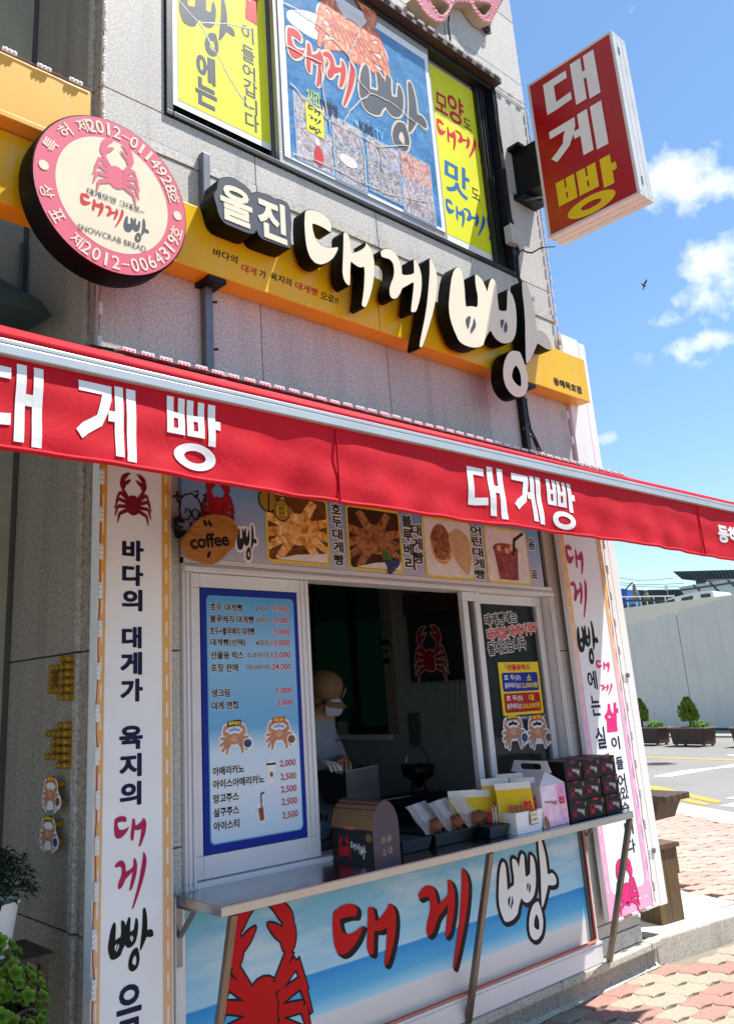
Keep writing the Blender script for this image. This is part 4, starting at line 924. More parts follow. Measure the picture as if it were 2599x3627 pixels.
for ci, (dk, lt_) in enumerate((('bread_shadow', 'bread_photo'), ('bread_shadow2', 'bread_dark'))):
    b = inset(cards[ci], .0125); m = MB(); m.flat([rrect(*b, .018)], fh, .0018, 0); bread(m, fh, b, .0022, 1); w, h = b[2]-b[0], b[3]-b[1]; m.flat([[(b[0]+w*.1, b[1]+.002), (b[2]-.004, b[1]+.002), (b[2]-.004, b[1]+h*.16), (b[0]+w*.45, b[1]+h*.10)]], fh, .0030, 2); m.build('bread_picture', [dk, lt_, 'plate_photo'], HB)
b = inset(cards[2]); w, h = b[2]-b[0], b[3]-b[1]; m = MB()
m.flat([ellipse(b[0]+w*.34, b[1]+h*.55, w*.26, h*.36, 20)], fh, .0022, 0); m.flat([ellipse(b[0]+w*.33, b[1]+h*.6, w*.22, h*.34, 20)], fh, .0027, 1); m.flat([chaikin([(b[0]+w*.5, b[1]+h*.75), (b[0]+w*.72, b[1]+h*.92), (b[2], b[1]+h*.75), (b[2], b[1]+h*.3), (b[0]+w*.9, b[1]), (b[0]+w*.68, b[1]+h*.2), (b[0]+w*.52, b[1]+h*.5)], 1)], fh, .003, 2); m.build('bread_picture', ['bread_photo', 'bread_dark', pm('pale_bread', '#cfa878', .6, var=.2, scale=25)], HB)
b = inset(cards[3]); w, h = b[2]-b[0], b[3]-b[1]; m = MB()
m.flat([[(b[0]+w*.24, b[1]+.004), (b[0]+w*.72, b[1]+.004), (b[0]+w*.78, b[1]+h*.62), (b[0]+w*.16, b[1]+h*.62)]], fh, .0022, 0); m.flat([ellipse(b[0]+w*.47, b[1]+h*.63, w*.33, h*.12, 20)], fh, .0026, 1)
for q in ((.3, .63), (.5, .6), (.62, .66)): m.flat([rrect(b[0]+w*q[0]-.018, b[1]+h*q[1]-.016, b[0]+w*q[0]+.018, b[1]+h*q[1]+.018, .006, 2)], fh, .003, 2)
m.flat([[(b[0]+w*.62, b[1]+h*.5), (b[0]+w*.67, b[1]+h*.5), (b[0]+w*.74, b[1]+h*.82), (b[0]+w*.98, b[1]+h*.98), (b[0]+w*.96, b[1]+h*1.03), (b[0]+w*.69, b[1]+h*.86)]], fh, .0036, 3); m.flat([[(b[0]+w*.10, b[1]+h*.9), (b[0]+w*.20, b[1]+h*.62), (b[0]+w*.76, b[1]+h*.62), (b[0]+w*.84, b[1]+h*.9), (b[0]+w*.80, b[1]+h*.9), (b[0]+w*.73, b[1]+h*.66), (b[0]+w*.23, b[1]+h*.66), (b[0]+w*.14, b[1]+h*.9)]], fh, .0024, 4)
m.build('drink_picture', ['cola_photo', 'cola_photo', pm('ice_print', '#d9b27c', .4), 'black_ink', 'white_ink'], HB)
def vtext(chars, bx, bold=.032, out=.085):
    n = len(chars); h = (bx[3]-bx[1])/n
    for i, ch in enumerate(chars):
        bb = (bx[0], bx[3]-(i+1)*h+h*.07, bx[2], bx[3]-i*h-h*.07); m = MB(); put_text(m, ch, fh, bb, .0022, bold); l_ = m.build('letter', pm('dark_green_ink', '#0d2015', .5), HB); m = MB(); put_text(m, ch, fh, bb, .0012, bold, ext=out); m.build('letter_outline', 'white_ink', l_)
vtext('호두대게빵', bxy(kS, 1176, 1782, 1212, 2006, yh)); vtext('블루베리', bxy(k12, 1042, 40, 1106, 402, yh)); vtext('대게빵', bxy(k12, 1098, 98, 1165, 362, yh)); vtext('어린대게빵', bxy(k12, 1484, 112, 1553, 458, yh)); vtext('음', bxy(k22, 306, 190, 346, 272, yh)); vtext('료', bxy(k22, 328, 392, 364, 456, yh))
bp = bxy(kS, 838, 1858, 908, 1985, yh); brush(wht, 'pp', fh, bp, .0010, 0, .012, False); brush(blk, 'pp', fh, bp, .0020)
bp = (bp[0]-.33, bp[1]+.02, bp[0]-.01, bp[3]); brush(blk, 'dae', fh, (bp[0], bp[1], bp[0]+.15, bp[3]), .002); brush(blk, 'ge', fh, (bp[0]+.16, bp[1], bp[2], bp[3]), .002)
wht.build('lettering_outline', 'white_ink', HB); blk.build('lettering', pm('dark_green_ink', '#0d2015', .5), HB)
b = bxy(k01, 1280, 1465, 1505, 1690, yh); m = MB(); crab(m, fh, (b[0]+b[2])/2, (b[1]+b[3])/2, (b[3]-b[1])*1.05, .001, 0, 1); m.build('crab_emblem', ['deep_red', 'black_ink'], HB)
b = bxy(k11, 112, 1505, 318, 1705, yh); m = MB(); w = b[2]-b[0]; h = b[3]-b[1]
for (cx, cy, rx, ry) in ((.3, .62, .28, .38), (.72, .36, .27, .36)):
    m.flat([ellipse(b[0]+w*cx, b[1]+h*cy, w*rx, h*ry, 22)], fh, .0036, 0); m.flat([ellipse(b[0]+w*cx, b[1]+h*cy, w*rx*.9, h*ry*.9, 22)], fh, .0042, 1)
for i in range(6): m.flat([ellipse(b[0]+w*(.62+.09*(i % 3)), b[1]+h*(.26+.16*(i//3)), w*.075, h*.09, 12)], fh, .0048, 2)
m.flat([[(b[0]+w*.29, b[1]+h*.26), (b[0]+w*.33, b[1]+h*.26), (b[0]+w*.35, b[1]+h*.98), (b[0]+w*.31, b[1]+h*.98)]], fh, .0047, 0); m.build('walnut_picture', ['black_ink', pm('walnut', '#9c7d24', .5), pm('walnut2', '#c9a63c', .5)], HB)
b = bxy(k12, 905, 265, 1030, 430, yh); m = MB()
for i in range(14): a = random.Random(i); m.flat([ellipse(b[0]+(b[2]-b[0])*(.2+.6*a.random()), b[1]+(b[3]-b[1])*(.12+.42*a.random()), .019, .019, 14)], fh, .004+i*.0001, 0)
m.flat([chaikin([(b[0]+.005, b[3]), (b[0]+.05, b[3]-.02), (b[0]+.055, b[3]-.06), (b[0]+.02, b[3]-.05)], 1)], fh, .0056, 1); m.build('berry_picture', ['berry_photo', 'green_ink'], HB)
# ------------------------------------------------------------------ wooden coffee sign on a scroll bracket
m, t = newmat('plaque_wood'); mp = t.n('ShaderNodeMapping'); mp.inputs['Scale'].default_value = (6, 1, 60); mp.inputs['Rotation'].default_value = (0, .35, 0); t.l(t.pos(), mp.inputs[0]); t.base(t.ramp(t.noise(1.5, 6, .6, vec=mp.outputs[0], dist=.6), ((.3, '#7a4a18'), (.5, '#a46a26'), (.7, '#b87c34')))); t.set(Roughness=.4)
CS = thing('coffee_sign', 'wooden plaque reading coffee hanging from a black scroll bracket', 'sign', (2.08, -.12, 2.2))
yc = -.115; pl = loop_y(k02, [(1165, 235), (1175, 190), (1205, 165), (1235, 105), (1280, 62), (1330, 45), (1400, 42), (1465, 55), (1505, 95), (1530, 150), (1505, 215), (1500, 245), (1455, 285), (1400, 345), (1350, 362), (1290, 345), (1215, 328), (1185, 280)], yc)
m = MB(); m.prism([pl], fr0, -yc-.018, -yc); m.build('plaque', 'plaque_wood', CS, bevel=.003)
fc = FY(yc); m = MB(); put_text(m, 'coffee', fc, bxy(k02, 1212, 160, 1462, 252, yc), .001, .03, rot=.16)
for (q, r) in (((1312, 95), .5), ((1342, 98), .5), ((1335, 298), -.5)):
    p = PY(*k02(*q), yc); m.flat([[(p.x+(x*math.cos(r)-z*math.sin(r)), p.z+(x*math.sin(r)+z*math.cos(r))) for x, z in ellipse(0, 0, .008, .016, 14)]], fc, .001)
m.build('lettering', 'black_ink', CS)
sb = MB()
def curl(k, pts, r=.0045): sb.tube([PY(*k(*p), yc+.02) for p in pts], r, 6)
curl(k01, [(1130, 1515), (1135, 1590), (1150, 1570), (1180, 1540), (1220, 1530), (1255, 1550), (1280, 1590), (1290, 1640), (1280, 1680)]); curl(k01, [(1155, 1580), (1145, 1640), (1160, 1690), (1200, 1700), (1222, 1670), (1215, 1640), (1190, 1630), (1185, 1655)]); curl(k01, [(1240, 1520), (1265, 1515), (1262, 1545), (1245, 1555)]); curl(k01, [(1235, 1690), (1225, 1650), (1245, 1630), (1275, 1650), (1265, 1690), (1240, 1700)]); curl(k01, [(1285, 1600), (1310, 1580), (1320, 1550), (1300, 1540)])
curl(k01, [(1110, 1550), (1160, 1548)], .008); curl(k01, [(1110, 1745), (1165, 1750)], .008); curl(k01, [(1150, 1660), (1130, 1745)]); sb.build('scroll_bracket', 'black_metal', CS, smooth=True)
MB().tube([PY(*k01(1110, 1548), -.095), PY(*k01(1110, 1548), -.03)], .006, 6).build('stud', 'black_metal', CS); MB().tube([PY(*k01(1110, 1745), -.095), PY(*k01(1110, 1745), -.03)], .006, 6).build('stud', 'black_metal', CS)
# ------------------------------------------------------------------ blue menu board
band_mat('menu_print', [(0, '#b9d2e6'), (.22, '#d5dfe8'), (.36, '#c6dcea'), (.45, '#5fa6d2'), (.75, '#86b8dc'), (1, '#3f93cc')], None, 1.06, 2.09)
MBD = thing('menu_board', 'blue menu board with prices in the left window sash', 'menu board', (2.32, .004, 1.055))
MB().box(2.049, 2.585, -.004, .012, 1.056, 2.100).build('board', 'royal', MBD, bevel=.002)
fmn = FY(-.0045); ym = -.004; m = MB(); m.flat([rrect(2.075, 1.088, 2.560, 2.070, .022)], fmn, .0008, 1); m.flat([rrect(2.080, 1.093, 2.555, 2.065, .02)], fmn, .0014); m.build('print', ['menu_print', 'sky_blue'], MBD)
L, Rd, Wh = MB(), MB(), MB()
def mline(mb, s, x0, x1, zc, h, bold=.03):
    m = MB(); put_text(m, s, fmn, (x0, zc-h/2, x1, zc+h/2), .0026, bold); l_ = m.build('price' if mb is Rd else 'menu_line', 'crimson' if mb is Rd else 'black_ink', MBD)
    m = MB(); put_text(m, s, fmn, (x0, zc-h/2, x1, zc+h/2), .0020, bold, ext=.045); m.build('outline', 'white_ink', l_)
rows = [('호두 대게빵', '2마리', '5,000', k02, 635, 210), ('블루베리 대게빵', '2마리', '5,000', k02, 710, 282), ('호두+블루베리 대게빵', '', '5,000', k02, 787, 285), ('대게빵(선택)', '4마리', '10,000', k02, 862, 225), ('선물용 박스', '소(5마리)', '12,000', k02, 942, 212), ('포장 판매', '대(10마리)', '24,000', k02, 1022, 175), ('생크림', '', '1,000', k02, 1182, 118), ('대게 앤칩', '', '3,000', k02, 1262, 172), ('아메리카노', '', '2,000', k03, 185, 202), ('아이스아메리카노', '', '2,500', k03, 268, 330), ('망고주스', '', '2,500', k03, 360, 165), ('살구주스', '', '2,500', k03, 448, 165), ('아이스티', '', '2,500', k03, 535, 165)]
for a, q, c, k, y, w in rows:
    x0 = PY(*k(1338, y), ym).x; z = PY(*k(1440, y), ym).z; x1 = PY(*k(1338+w, y), ym).x
    mline(L, a, 2.092, 2.092+(x1-x0), z, .034)
    yr, kr = {0: (648, k12), 1: (722, k12), 2: (795, k12), 3: (865, k12), 4: (942, k12), 5: (1018, k12), 6: (1170, k12), 7: (1245, k12), 8: (140, k13), 9: (225, k13), 10: (305, k13), 11: (385, k13), 12: (470, k13)}[rows.index((a, q, c, k, y, w))]
    xr = {0: 308, 1: 312, 2: 316, 3: 318, 4: 320, 5: 324, 6: 330, 7: 334, 8: 352, 9: 356, 10: 359, 11: 363, 12: 368}[rows.index((a, q, c, k, y, w))]
    X = lambda px: PY(*kr(px, yr), ym).x
    zr = PY(*kr(xr-50, yr), ym).z; lw = 100 if len(c) == 5 else 122; mline(Rd, c, X(xr-lw), X(xr), zr, .031, .02)
    if q: mline(L, q, X(98 if len(q) < 4 else 38), X(xr-lw-14 if len(q) > 4 else 180), zr, .028, .012)
def sticker(parent, fr, cx, cz, s, d, berry, word_):
    """printed crab-shaped bread on a white cut-out with a bowl of filling"""
    def T(l): return [(cx+s*x, cz+s*z) for x, z in l]
    def limb(pts, w0, w1):
        n = len(pts); L_, R_ = [], []
        for i, (x, z) in enumerate(pts):
            tx, tz = pts[min(i+1, n-1)][0]-pts[max(i-1, 0)][0], pts[min(i+1, n-1)][1]-pts[max(i-1, 0)][1]; l = math.hypot(tx, tz); w = w0+(w1-w0)*i/(n-1); L_.append((x-tz/l*w, z+tx/l*w)); R_.append((x+tz/l*w, z-tx/l*w))
        return L_+R_[::-1]
    limbs = []
    for sx in (-1, 1):
        for a, L_ in ((10, .44), (-14, .47), (-36, .46), (-58, .40)): a = math.radians(a); limbs.append(limb([(sx*.12, -.10), (sx*(.12+.28*math.cos(a)), -.08+.28*math.sin(a)), (sx*(.10+L_*math.cos(a)), -.12+L_*math.sin(a)*1.1)], .065, .035))
        limbs.append(limb([(sx*.16, .0), (sx*.40, .14), (sx*.36, .26), (sx*.16, .36), (sx*.06, .33)], .075, .05))
    m = MB(); k = 0
    for l in limbs+[ellipse(0, -.06, .22, .19, 18), ellipse(.50, -.22, .19, .17, 16)]:
        for q in range(6): a = q*math.pi/3; m.flat([T([(x+.05*math.cos(a), z+.05*math.sin(a)) for x, z in l])], fr, d+k*.000006, 0); k += 1
    for i, l in enumerate(limbs): m.flat([T(l)], fr, d+.0008+i*.00003, 1)
    m.flat([T(ellipse(0, -.06, .20, .17, 18))], fr, d+.0013, 1); m.flat([T(ellipse(-.02, -.03, .13, .10, 14))], fr, d+.0016, 4)
    m.flat([T(ellipse(.50, -.22, .19, .16, 16))], fr, d+.0016, 0); m.flat([T(ellipse(.50, -.22, .155, .125, 16))], fr, d+.0019, 2)
    m.flat([T([(-.26, .30), (.26, .34), (.26, .50), (-.26, .46)])], fr, d+.0019, 5 if berry else 3); put_text(m, word_, fr, (cx-s*.22, cz+s*.34, cx+s*.22, cz+s*.46), d+.0022, .05, 3 if berry else 6)
    return m.build('crab_bread_sticker', ['white_ink', pm('bread_print', '#bf7f5c', .5, var=.3, scale=45), 'berry_photo' if berry else pm('nut_print', '#7a4a36', .5, var=.4, scale=60), 'yellow_ink' if berry else 'red_ink', pm('bread_print2', '#d39b78', .5, var=.25, scale=45), 'black_ink', 'yellow_ink'], parent)
p = PY(*k02(1480, 1465), ym); sticker(MBD, fmn, 2.205, p.z, .135, .0016, True, '블루베리'); sticker(MBD, fmn, 2.445, p.z+.002, .135, .0016, False, '호두')
m = MB(); p = PY(*k13(198, 195), ym)
m.flat([[(p.x-.016, p.z-.045), (p.x+.014, p.z-.045), (p.x+.021, p.z+.030), (p.x-.021, p.z+.030)]], fmn, .0022, 0); m.flat([rect(p.x-.025, p.z+.028, p.x+.025, p.z+.036)], fmn, .0026, 1); m.flat([ellipse(p.x, p.z+.036, .018, .016, 12, 0, math.pi)], fmn, .0024, 0); m.flat([ellipse(p.x, p.z-.01, .009, .011, 12)], fmn, .0028, 2)
p = PY(*k13(135, 440), ym); m.flat([[(p.x-.012, p.z-.05), (p.x+.018, p.z-.045), (p.x+.014, p.z+.035), (p.x-.026, p.z+.025)]], fmn, .0022, 0); m.flat([[(p.x-.008, p.z-.042), (p.x+.013, p.z-.038), (p.x+.010, p.z+.012), (p.x-.018, p.z+.008)]], fmn, .0026, 2); m.flat([[(p.x-.003, p.z+.01), (p.x+.003, p.z+.01), (p.x+.003, p.z+.06), (p.x+.018, p.z+.066), (p.x+.018, p.z+.072), (p.x-.003, p.z+.066)]], fmn, .003, 1)
m.build('drink_picture', ['white_ink', 'black_ink', pm('coffee_print', '#8c3a20', .5)], MBD)
# ------------------------------------------------------------------ posters in the upper window
kJ = K(1400, 300, 450, 1570)
yq = .066; fq = FY(.060)
px_l, px_r = PY(*k00(1132, 300), yq).x, PY(*k10(172, 500), yq).x; pz0 = PY(*k00(1350, 742), yq).z
P1 = thing('poster', 'yellow poster with dark and red vertical writing in the left upper pane', 'poster', ((px_l+px_r)/2, .064, pz0-.03))
MB().box(px_l-.035, px_r+.004, .0605, .0625, pz0-.04, 5.86).build('margin', 'white_vinyl', P1)
m = MB(); m.flat([rect(px_l, pz0, px_r, 5.84)], fq, .0008); m.build('sheet', 'poster_yellow', P1)
m = MB(); brush(m, 'pp', fq, bxy(k00, 1140, -70, 1495, 345, yq), .0014); m.build('letter', 'grey_ink', P1)
letters(P1, 'grey_ink', fq, [('에', bxy(k00, 1250, 355, 1372, 530, yq), .045), ('는', bxy(k00, 1245, 512, 1382, 690, yq), .045)]+[(ch, bxy(k10, *b, yq), .02) for ch, b in (('이', (5, 165, 82, 268)), ('들', (5, 298, 88, 402)), ('어', (12, 418, 92, 505)), ('갑', (18, 515, 105, 622)), ('니', (22, 628, 105, 722)), ('다', (28, 728, 116, 838)))], .0014)
m = MB(); put_text(m, '살', fq, bxy(k10, 20, -120, 125, 148, yq), .0014, .05, shear=.2); m.build('letter', 'red_ink', P1)
def crack(mb, k, pts, y, r=.004):
    q = [PY(*k(*p), y) for p in pts]; q2 = []
    for a, b in zip(q, q[1:]):
        for i in range(4): v = a.lerp(b, i/4); q2.append(v+Vector((random.uniform(-.006, .006), 0, random.uniform(-.006, .006))))
    q2.append(q[-1]); n = len(q2); f = FY(y); ws = [r*random.uniform(.4, 1.2) for _ in range(n)]; nrm = []
    for i in range(n): t = q2[min(i+1, n-1)]-q2[max(i-1, 0)]; nrm.append(Vector((-t.z, 0, t.x)).normalized())
    mb.add([q2[i]+nrm[i]*ws[i] for i in range(n)]+[q2[i]-nrm[i]*ws[i] for i in range(n)], [(i, i+1, n+i+1, n+i) for i in range(n-1)])
pm('tape', '#c9c6bc', .35, .1, var=.25, scale=30)
m = MB(); crack(m, k00, [(1150, 0), (1300, 180), (1420, 400), (1490, 530), (1600, 700)], .058); crack(m, k00, [(1280, 140), (1460, 150), (1610, 180)], .058); m.build('crack', 'tape', P1)
pr0, pr1 = 4.022, PY(*kJ(1155, 1170), yq).x; qz0 = PY(*kJ(960, 1998), yq).z
P2 = thing('poster', 'yellow poster with red and blue brush writing in the right upper pane', 'poster', ((pr0+pr1)/2, .064, qz0-.03))
MB().box(pr0-.01, pr1+.012, .0605, .0625, qz0-.055, 5.89).build('margin', 'white_vinyl', P2)
m = MB(); m.flat([rect(pr0-.008, qz0, pr1, 5.885)], fq, .0008); m.build('sheet', 'poster_yellow', P2)
for ch, bx, mt in (('모', (478, 115, 625, 345), 'red_ink'), ('양', (645, 150, 835, 485), 'red_ink'), ('도', (835, 430, 925, 545), 'black_ink'), ('dae', (512, 480, 735, 760), 'red_ink'), ('ge', (745, 610, 990, 880), 'red_ink'), ('!', (1022, 710, 1082, 1000), 'red_ink'), ('맛', (605, 985, 905, 1375), 'blue_ink'), ('도', (935, 1290, 1028, 1415), 'black_ink'), ('dae', (622, 1460, 845, 1720), 'blue_ink'), ('ge', (850, 1560, 1105, 1850), 'blue_ink'), ('!', (1130, 1640, 1195, 1940), 'blue_ink')):
    m = MB(); q = bxy(kJ, *bx, yq)
    if ch in BRUSH: brush(m, ch, fq, q, .0014)
    else: put_text(m, ch, fq, q, .0014, .01 if ch == '도' else .022, shear=0 if ch in '도!' else .12)
    m.build('letter', mt, P2)
m = MB(); crack(m, kJ, [(510, 340), (720, 450), (830, 540), (1000, 690)], .058, .002); m.build('crack', 'tape', P2)
# centre poster
yp = -.003; fp = FY(yp)
cx0, cx1 = PY(*k10(300, 480), yp).x, PY(*k10(1232, 900), yp).x; cz0, cz1 = PY(*k10(790, 1215), yp).z, 5.80
P3 = thing('poster', 'large blue photo poster with a crab and brush writing in the centre window', 'poster', ((cx0+cx1)/2, 0, cz0-.03))
MB().box(cx0-.045, cx1+.035, -.003, .002, cz0-.022, 5.86).build('margin', 'white_vinyl', P3)
m, t = newmat('sea_print'); n1 = t.noise(5, 8, .7, dist=.8); n2 = t.noise(38, 6, .75); s = t.n('ShaderNodeSeparateXYZ'); t.l(t.pos(), s.inputs[0]); r = t.n('ShaderNodeMapRange'); t.l(s.outputs[2], r.inputs[0]); r.inputs[1].default_value = 4.5; r.inputs[2].default_value = 5.8
c = t.ramp(t.math('ADD', t.math('MULTIPLY', n1, .55), t.math('MULTIPLY', n2, .45)), ((.36, '#24568c'), (.48, '#4380b4'), (.58, '#6d9cc4'), (.68, '#b4c8da'))); t.base(t.mix(t.math('MULTIPLY', r.outputs[0], .6), c, '#5b87ac')); t.set(Roughness=.25); t.bump(t.noise(9, 5, .6), .35, .01)
m = MB(); m.flat([rect(cx0, cz0, cx1, 5.80)], fp, .0008); m.build('sheet', 'sea_print', P3)
m = MB(); dish = loop_y(k10, [(295, 60), (420, 60), (640, 150), (900, 330), (870, 400), (700, 330), (560, 270), (450, 240), (300, 130)], yp, 2); m.flat([dish], fp, .0012, 0)
cr_ = loop_y(k10, [(500, 30), (600, 20), (720, 90), (800, 130), (860, 220), (920, 320), (935, 370), (905, 440), (850, 400), (780, 350), (700, 300), (620, 270), (540, 230), (500, 150)], yp, 2); m.flat([offset_loop(cr_, .02)], fp, .0015, 0); crab(m, fp, (bounds([cr_])[0]+bounds([cr_])[2])/2, (bounds([cr_])[1]+bounds([cr_])[3])/2+.03, .62, .002, 1, 2)
for i in range(9):
    a = PY(*k10(560+i*30, 110+i*18), yp); bb_ = PY(*k10(600+i*38, 240+i*24), yp); m.flat([[(a.x-.012, a.z), (a.x+.012, a.z), (bb_.x+.008, bb_.z), (bb_.x-.008, bb_.z)]], fp, .0026+i*.0001, 2)
m.build('crab_picture', ['plate_photo', 'crab_photo', pm('crab_print', '#c7684c', .4, var=.3, scale=30)], P3)
w0, w1, w2 = MB(), MB(), MB()
for nm, b, tgt in (('dae', (308, 230, 530, 505), w1), ('ge', (540, 352, 735, 660), w1), ('pp', (770, 455, 1180, 930), w2)):
    q = bxy(k10, *b, yp); w0, w1 = MB(), MB(); brush(w0, nm, fp, q, .0030, 0, .016, False); brush(w1, nm, fp, q, .0040); l_ = w1.build('letter', 'red_ink' if nm != 'pp' else 'grey_ink', P3); w0.build('letter_outline', pm('tan_ink', '#cdbfa8', .5), l_)
m = MB(); put_text(m, 'TV방영', fp, bxy(k10, 510, 645, 620, 730, yp), .004, .03); m.build('lettering', 'navy_ink', P3); m = MB(); put_text(m, 'KBS', fp, bxy(k10, 765, 790, 848, 855, yp), .004, .02); m.build('lettering', 'navy_ink', P3)
m = MB(); put_text(m, '2시간', fp, bxy(k10, 425, 575, 508, 665, yp), .004, .05); m.build('lettering', pm('lime_ink', '#9fc35a', .5), P3)
m = MB(); put_text(m, 'TV', fp, bxy(k10, 862, 830, 915, 900, yp), .004, .05); m.build('lettering', 'sky_blue', P3); m = MB(); q = PY(*k10(742, 785), yp); m.flat([ellipse(q.x, q.z, .02, .022, 14)], fp, .004); m.build('logo_dot', 'sky_blue', P3)
for si, (b, mt) in enumerate((((348, 640, 545, 860), 'street_photo'), ((362, 820, 590, 1060), 'people_photo'), ((595, 790, 780, 1000), 'people_photo'), ((612, 950, 800, 1180), 'street_photo'), ((815, 920, 1020, 1110), 'people_photo'), ((825, 1060, 1035, 1260), 'street_photo'), ((1025, 1010, 1215, 1230), 'meat_photo'), ((1045, 1190, 1235, 1390), 'people_photo'))):
    q = bxy(k10, *b, yp); m = MB(); m.flat([rect(q[0]-.008, q[1]-.008, q[2]+.008, q[3]+.008)], fp, .0024+si*.0002, 0); m.flat([rect(*q)], fp, .0025+si*.0002, 1)
    m.build('snapshot', ['sky_blue', mt], P3)
m = MB(); q = bxy(k10, 420, 680, 530, 860, yp); m.flat([rect(*q)], fp, .0042, 0); h = (q[3]-q[1])/3
for i, nm in enumerate(('dae', 'ge', 'pp')): brush(m, nm, fp, (q[0]+.02, q[3]-(i+1)*h+.008, q[2]-.02, q[3]-i*h-.008), .0048, 1)
m.build('snapshot', ['poster_yellow', 'black_ink'], P3)
m = MB(); q = PY(*k10(500, 970), yp); m.flat([ellipse(q.x, q.z-.03, .035, .07, 12)], fp, .0044, 0); m.flat([ellipse(q.x-.005, q.z+.06, .018, .024, 12)], fp, .0044, 1); m.build('printed_figure', ['red_ink', 'plate_photo'], P3); m = MB(); q = PY(*k10(690, 1030), yp); m.flat([ellipse(q.x, q.z, .075, .04, 16)], fp, .0044, 0); m.build('printed_dish', 'plate_photo', P3)
m = MB()
for pts in ([(280, 10), (420, 90), (520, 160), (690, 340), (720, 420), (780, 540), (830, 590)], [(760, 200), (720, 300), (700, 360)], [(830, 590), (960, 650), (1100, 760), (1195, 835)], [(830, 590), (720, 690), (665, 780)], [(300, 290), (520, 400), (530, 560), (560, 740), (600, 900), (610, 1050)], [(320, 530), (430, 640), (560, 750), (760, 860), (880, 930), (1080, 930)], [(340, 975), (480, 1020), (640, 1090), (820, 1180), (960, 1240), (1210, 1290)], [(770, 880), (800, 1000), (800, 1180)], [(890, 930), (910, 1060), (940, 1200)], [(1025, 950), (1040, 1100), (1090, 1260), (1100, 1360)], [(1210, 1070), (1190, 1170), (1140, 1250)]): crack(m, k10, pts, yp-.0065, .0050)
m.build('crack', 'tape', P3)
# ------------------------------------------------------------------ lettering and price sheet on the right hand pane
GS = thing('window_sticker', 'white-outlined stick-on writing on the glass of the right window pane', 'sticker', (4.2, .045, 1.75)); yg = .047; fg = FY(.0485)
a, b_, c_ = MB(), MB(), MB()
for s, bx, mb in (('대게빵에는', (28, 668, 236, 742), a), ('대게살,대게가루가', (42, 748, 382, 828), b_), ('들어있습니다', (48, 842, 296, 924), a)):
    q = bxy(k22, *bx, yg); mb = MB(); put_text(mb, s, fg, q, .0024, .03, rot=.10); mb.build('lettering', 'red_ink' if '살' in s else 'black_ink', GS); put_text(c_, s, fg, q, .0014, .03, ext=.06, rot=.10)
c_.build('outline', 'white_ink', GS)
q = bxy(k22, 128, 985, 385, 1322, yg); PS = thing('price_sheet', 'small yellow gift-box price sheet with blue and red panels on the glass', 'price sheet', ((q[0]+q[2])/2, .04, q[1])); w, h = q[2]-q[0], q[3]-q[1]
MB().box(q[0], q[2], .043, .0475, q[1], q[3]).build('sheet', 'yellow_ink', PS); fs_ = FY(.0428); m = MB()
m.flat([rrect(q[0]+.02, q[1]+h*.44, q[2]-.02, q[1]+h*.80, .015)], fs_, .0006, 0); m.flat([rrect(q[0]+.02, q[1]+h*.05, q[2]-.02, q[1]+h*.41, .015)], fs_, .0006, 1); m.build('panel', ['royal', 'deep_red'], PS)
m = MB(); put_text(m, '선물용박스', fs_, (q[0]+w*.2, q[1]+h*.84, q[0]+w*.78, q[1]+h*.96), .001, .04); m.build('lettering', 'red_ink', PS)
m = MB()
for r0, n1, n2 in ((.44, '(3)', '(2)'), (.05, '(5)', '(5)')): put_text(m, '호 두'+n1, fs_, (q[0]+w*.1, q[1]+h*(r0+.20), q[0]+w*.5, q[1]+h*(r0+.32)), .0014, .015); put_text(m, '블루베리'+n2, fs_, (q[0]+w*.1, q[1]+h*(r0+.05), q[0]+w*.46, q[1]+h*(r0+.17)), .0014, .015)
m.build('lettering', 'white_ink', PS); m = MB()
for r0, sz, pr in ((.44, '소', '12,000원'), (.05, '대', '24,000원')): put_text(m, sz, fs_, (q[0]+w*.66, q[1]+h*(r0+.20), q[0]+w*.78, q[1]+h*(r0+.32)), .0014, .03); put_text(m, pr, fs_, (q[0]+w*.48, q[1]+h*(r0+.05), q[0]+w*.92, q[1]+h*(r0+.17)), .0014, .02)
m.build('prices', 'yellow_ink', PS)
for dx in (.18, .76): MB().lathe([(.016, 0), (.012, .006), (.003, .012), (0, .013)], (q[0]+w*dx, .043, q[3]-.02), 12, axis=(0, -1, 0)).build('suction_hook', 'bag_film', PS, smooth=True)
m = MB(); put_text(m, '빵에 생크림을 찍어드시면 더 맛있습니다', fg, (q[0]+.03, q[1]-.028, q[2]+.02, q[1]-.008), .0014, .01); m.build('lettering', 'white_ink', GS)
for px_, be, wd, lb in ((215, True, '블루베리', 'crab bread sticker with blueberries low on the right window pane'), (370, False, '호두', 'crab bread sticker with walnuts low on the right window pane')):
    p = PY(*k22(px_, 1425), yg); th = thing('glass_sticker', lb, 'sticker', (p.x, .045, p.z-.08)); sticker(th, fg, p.x, p.z, .19, .001, be, wd)
m = MB(); q2 = bxy(k22, 345, 1490, 402, 1510, yg); m.flat([rect(*q2)], fg, .001); m.build('small_label', 'white_ink', GS)
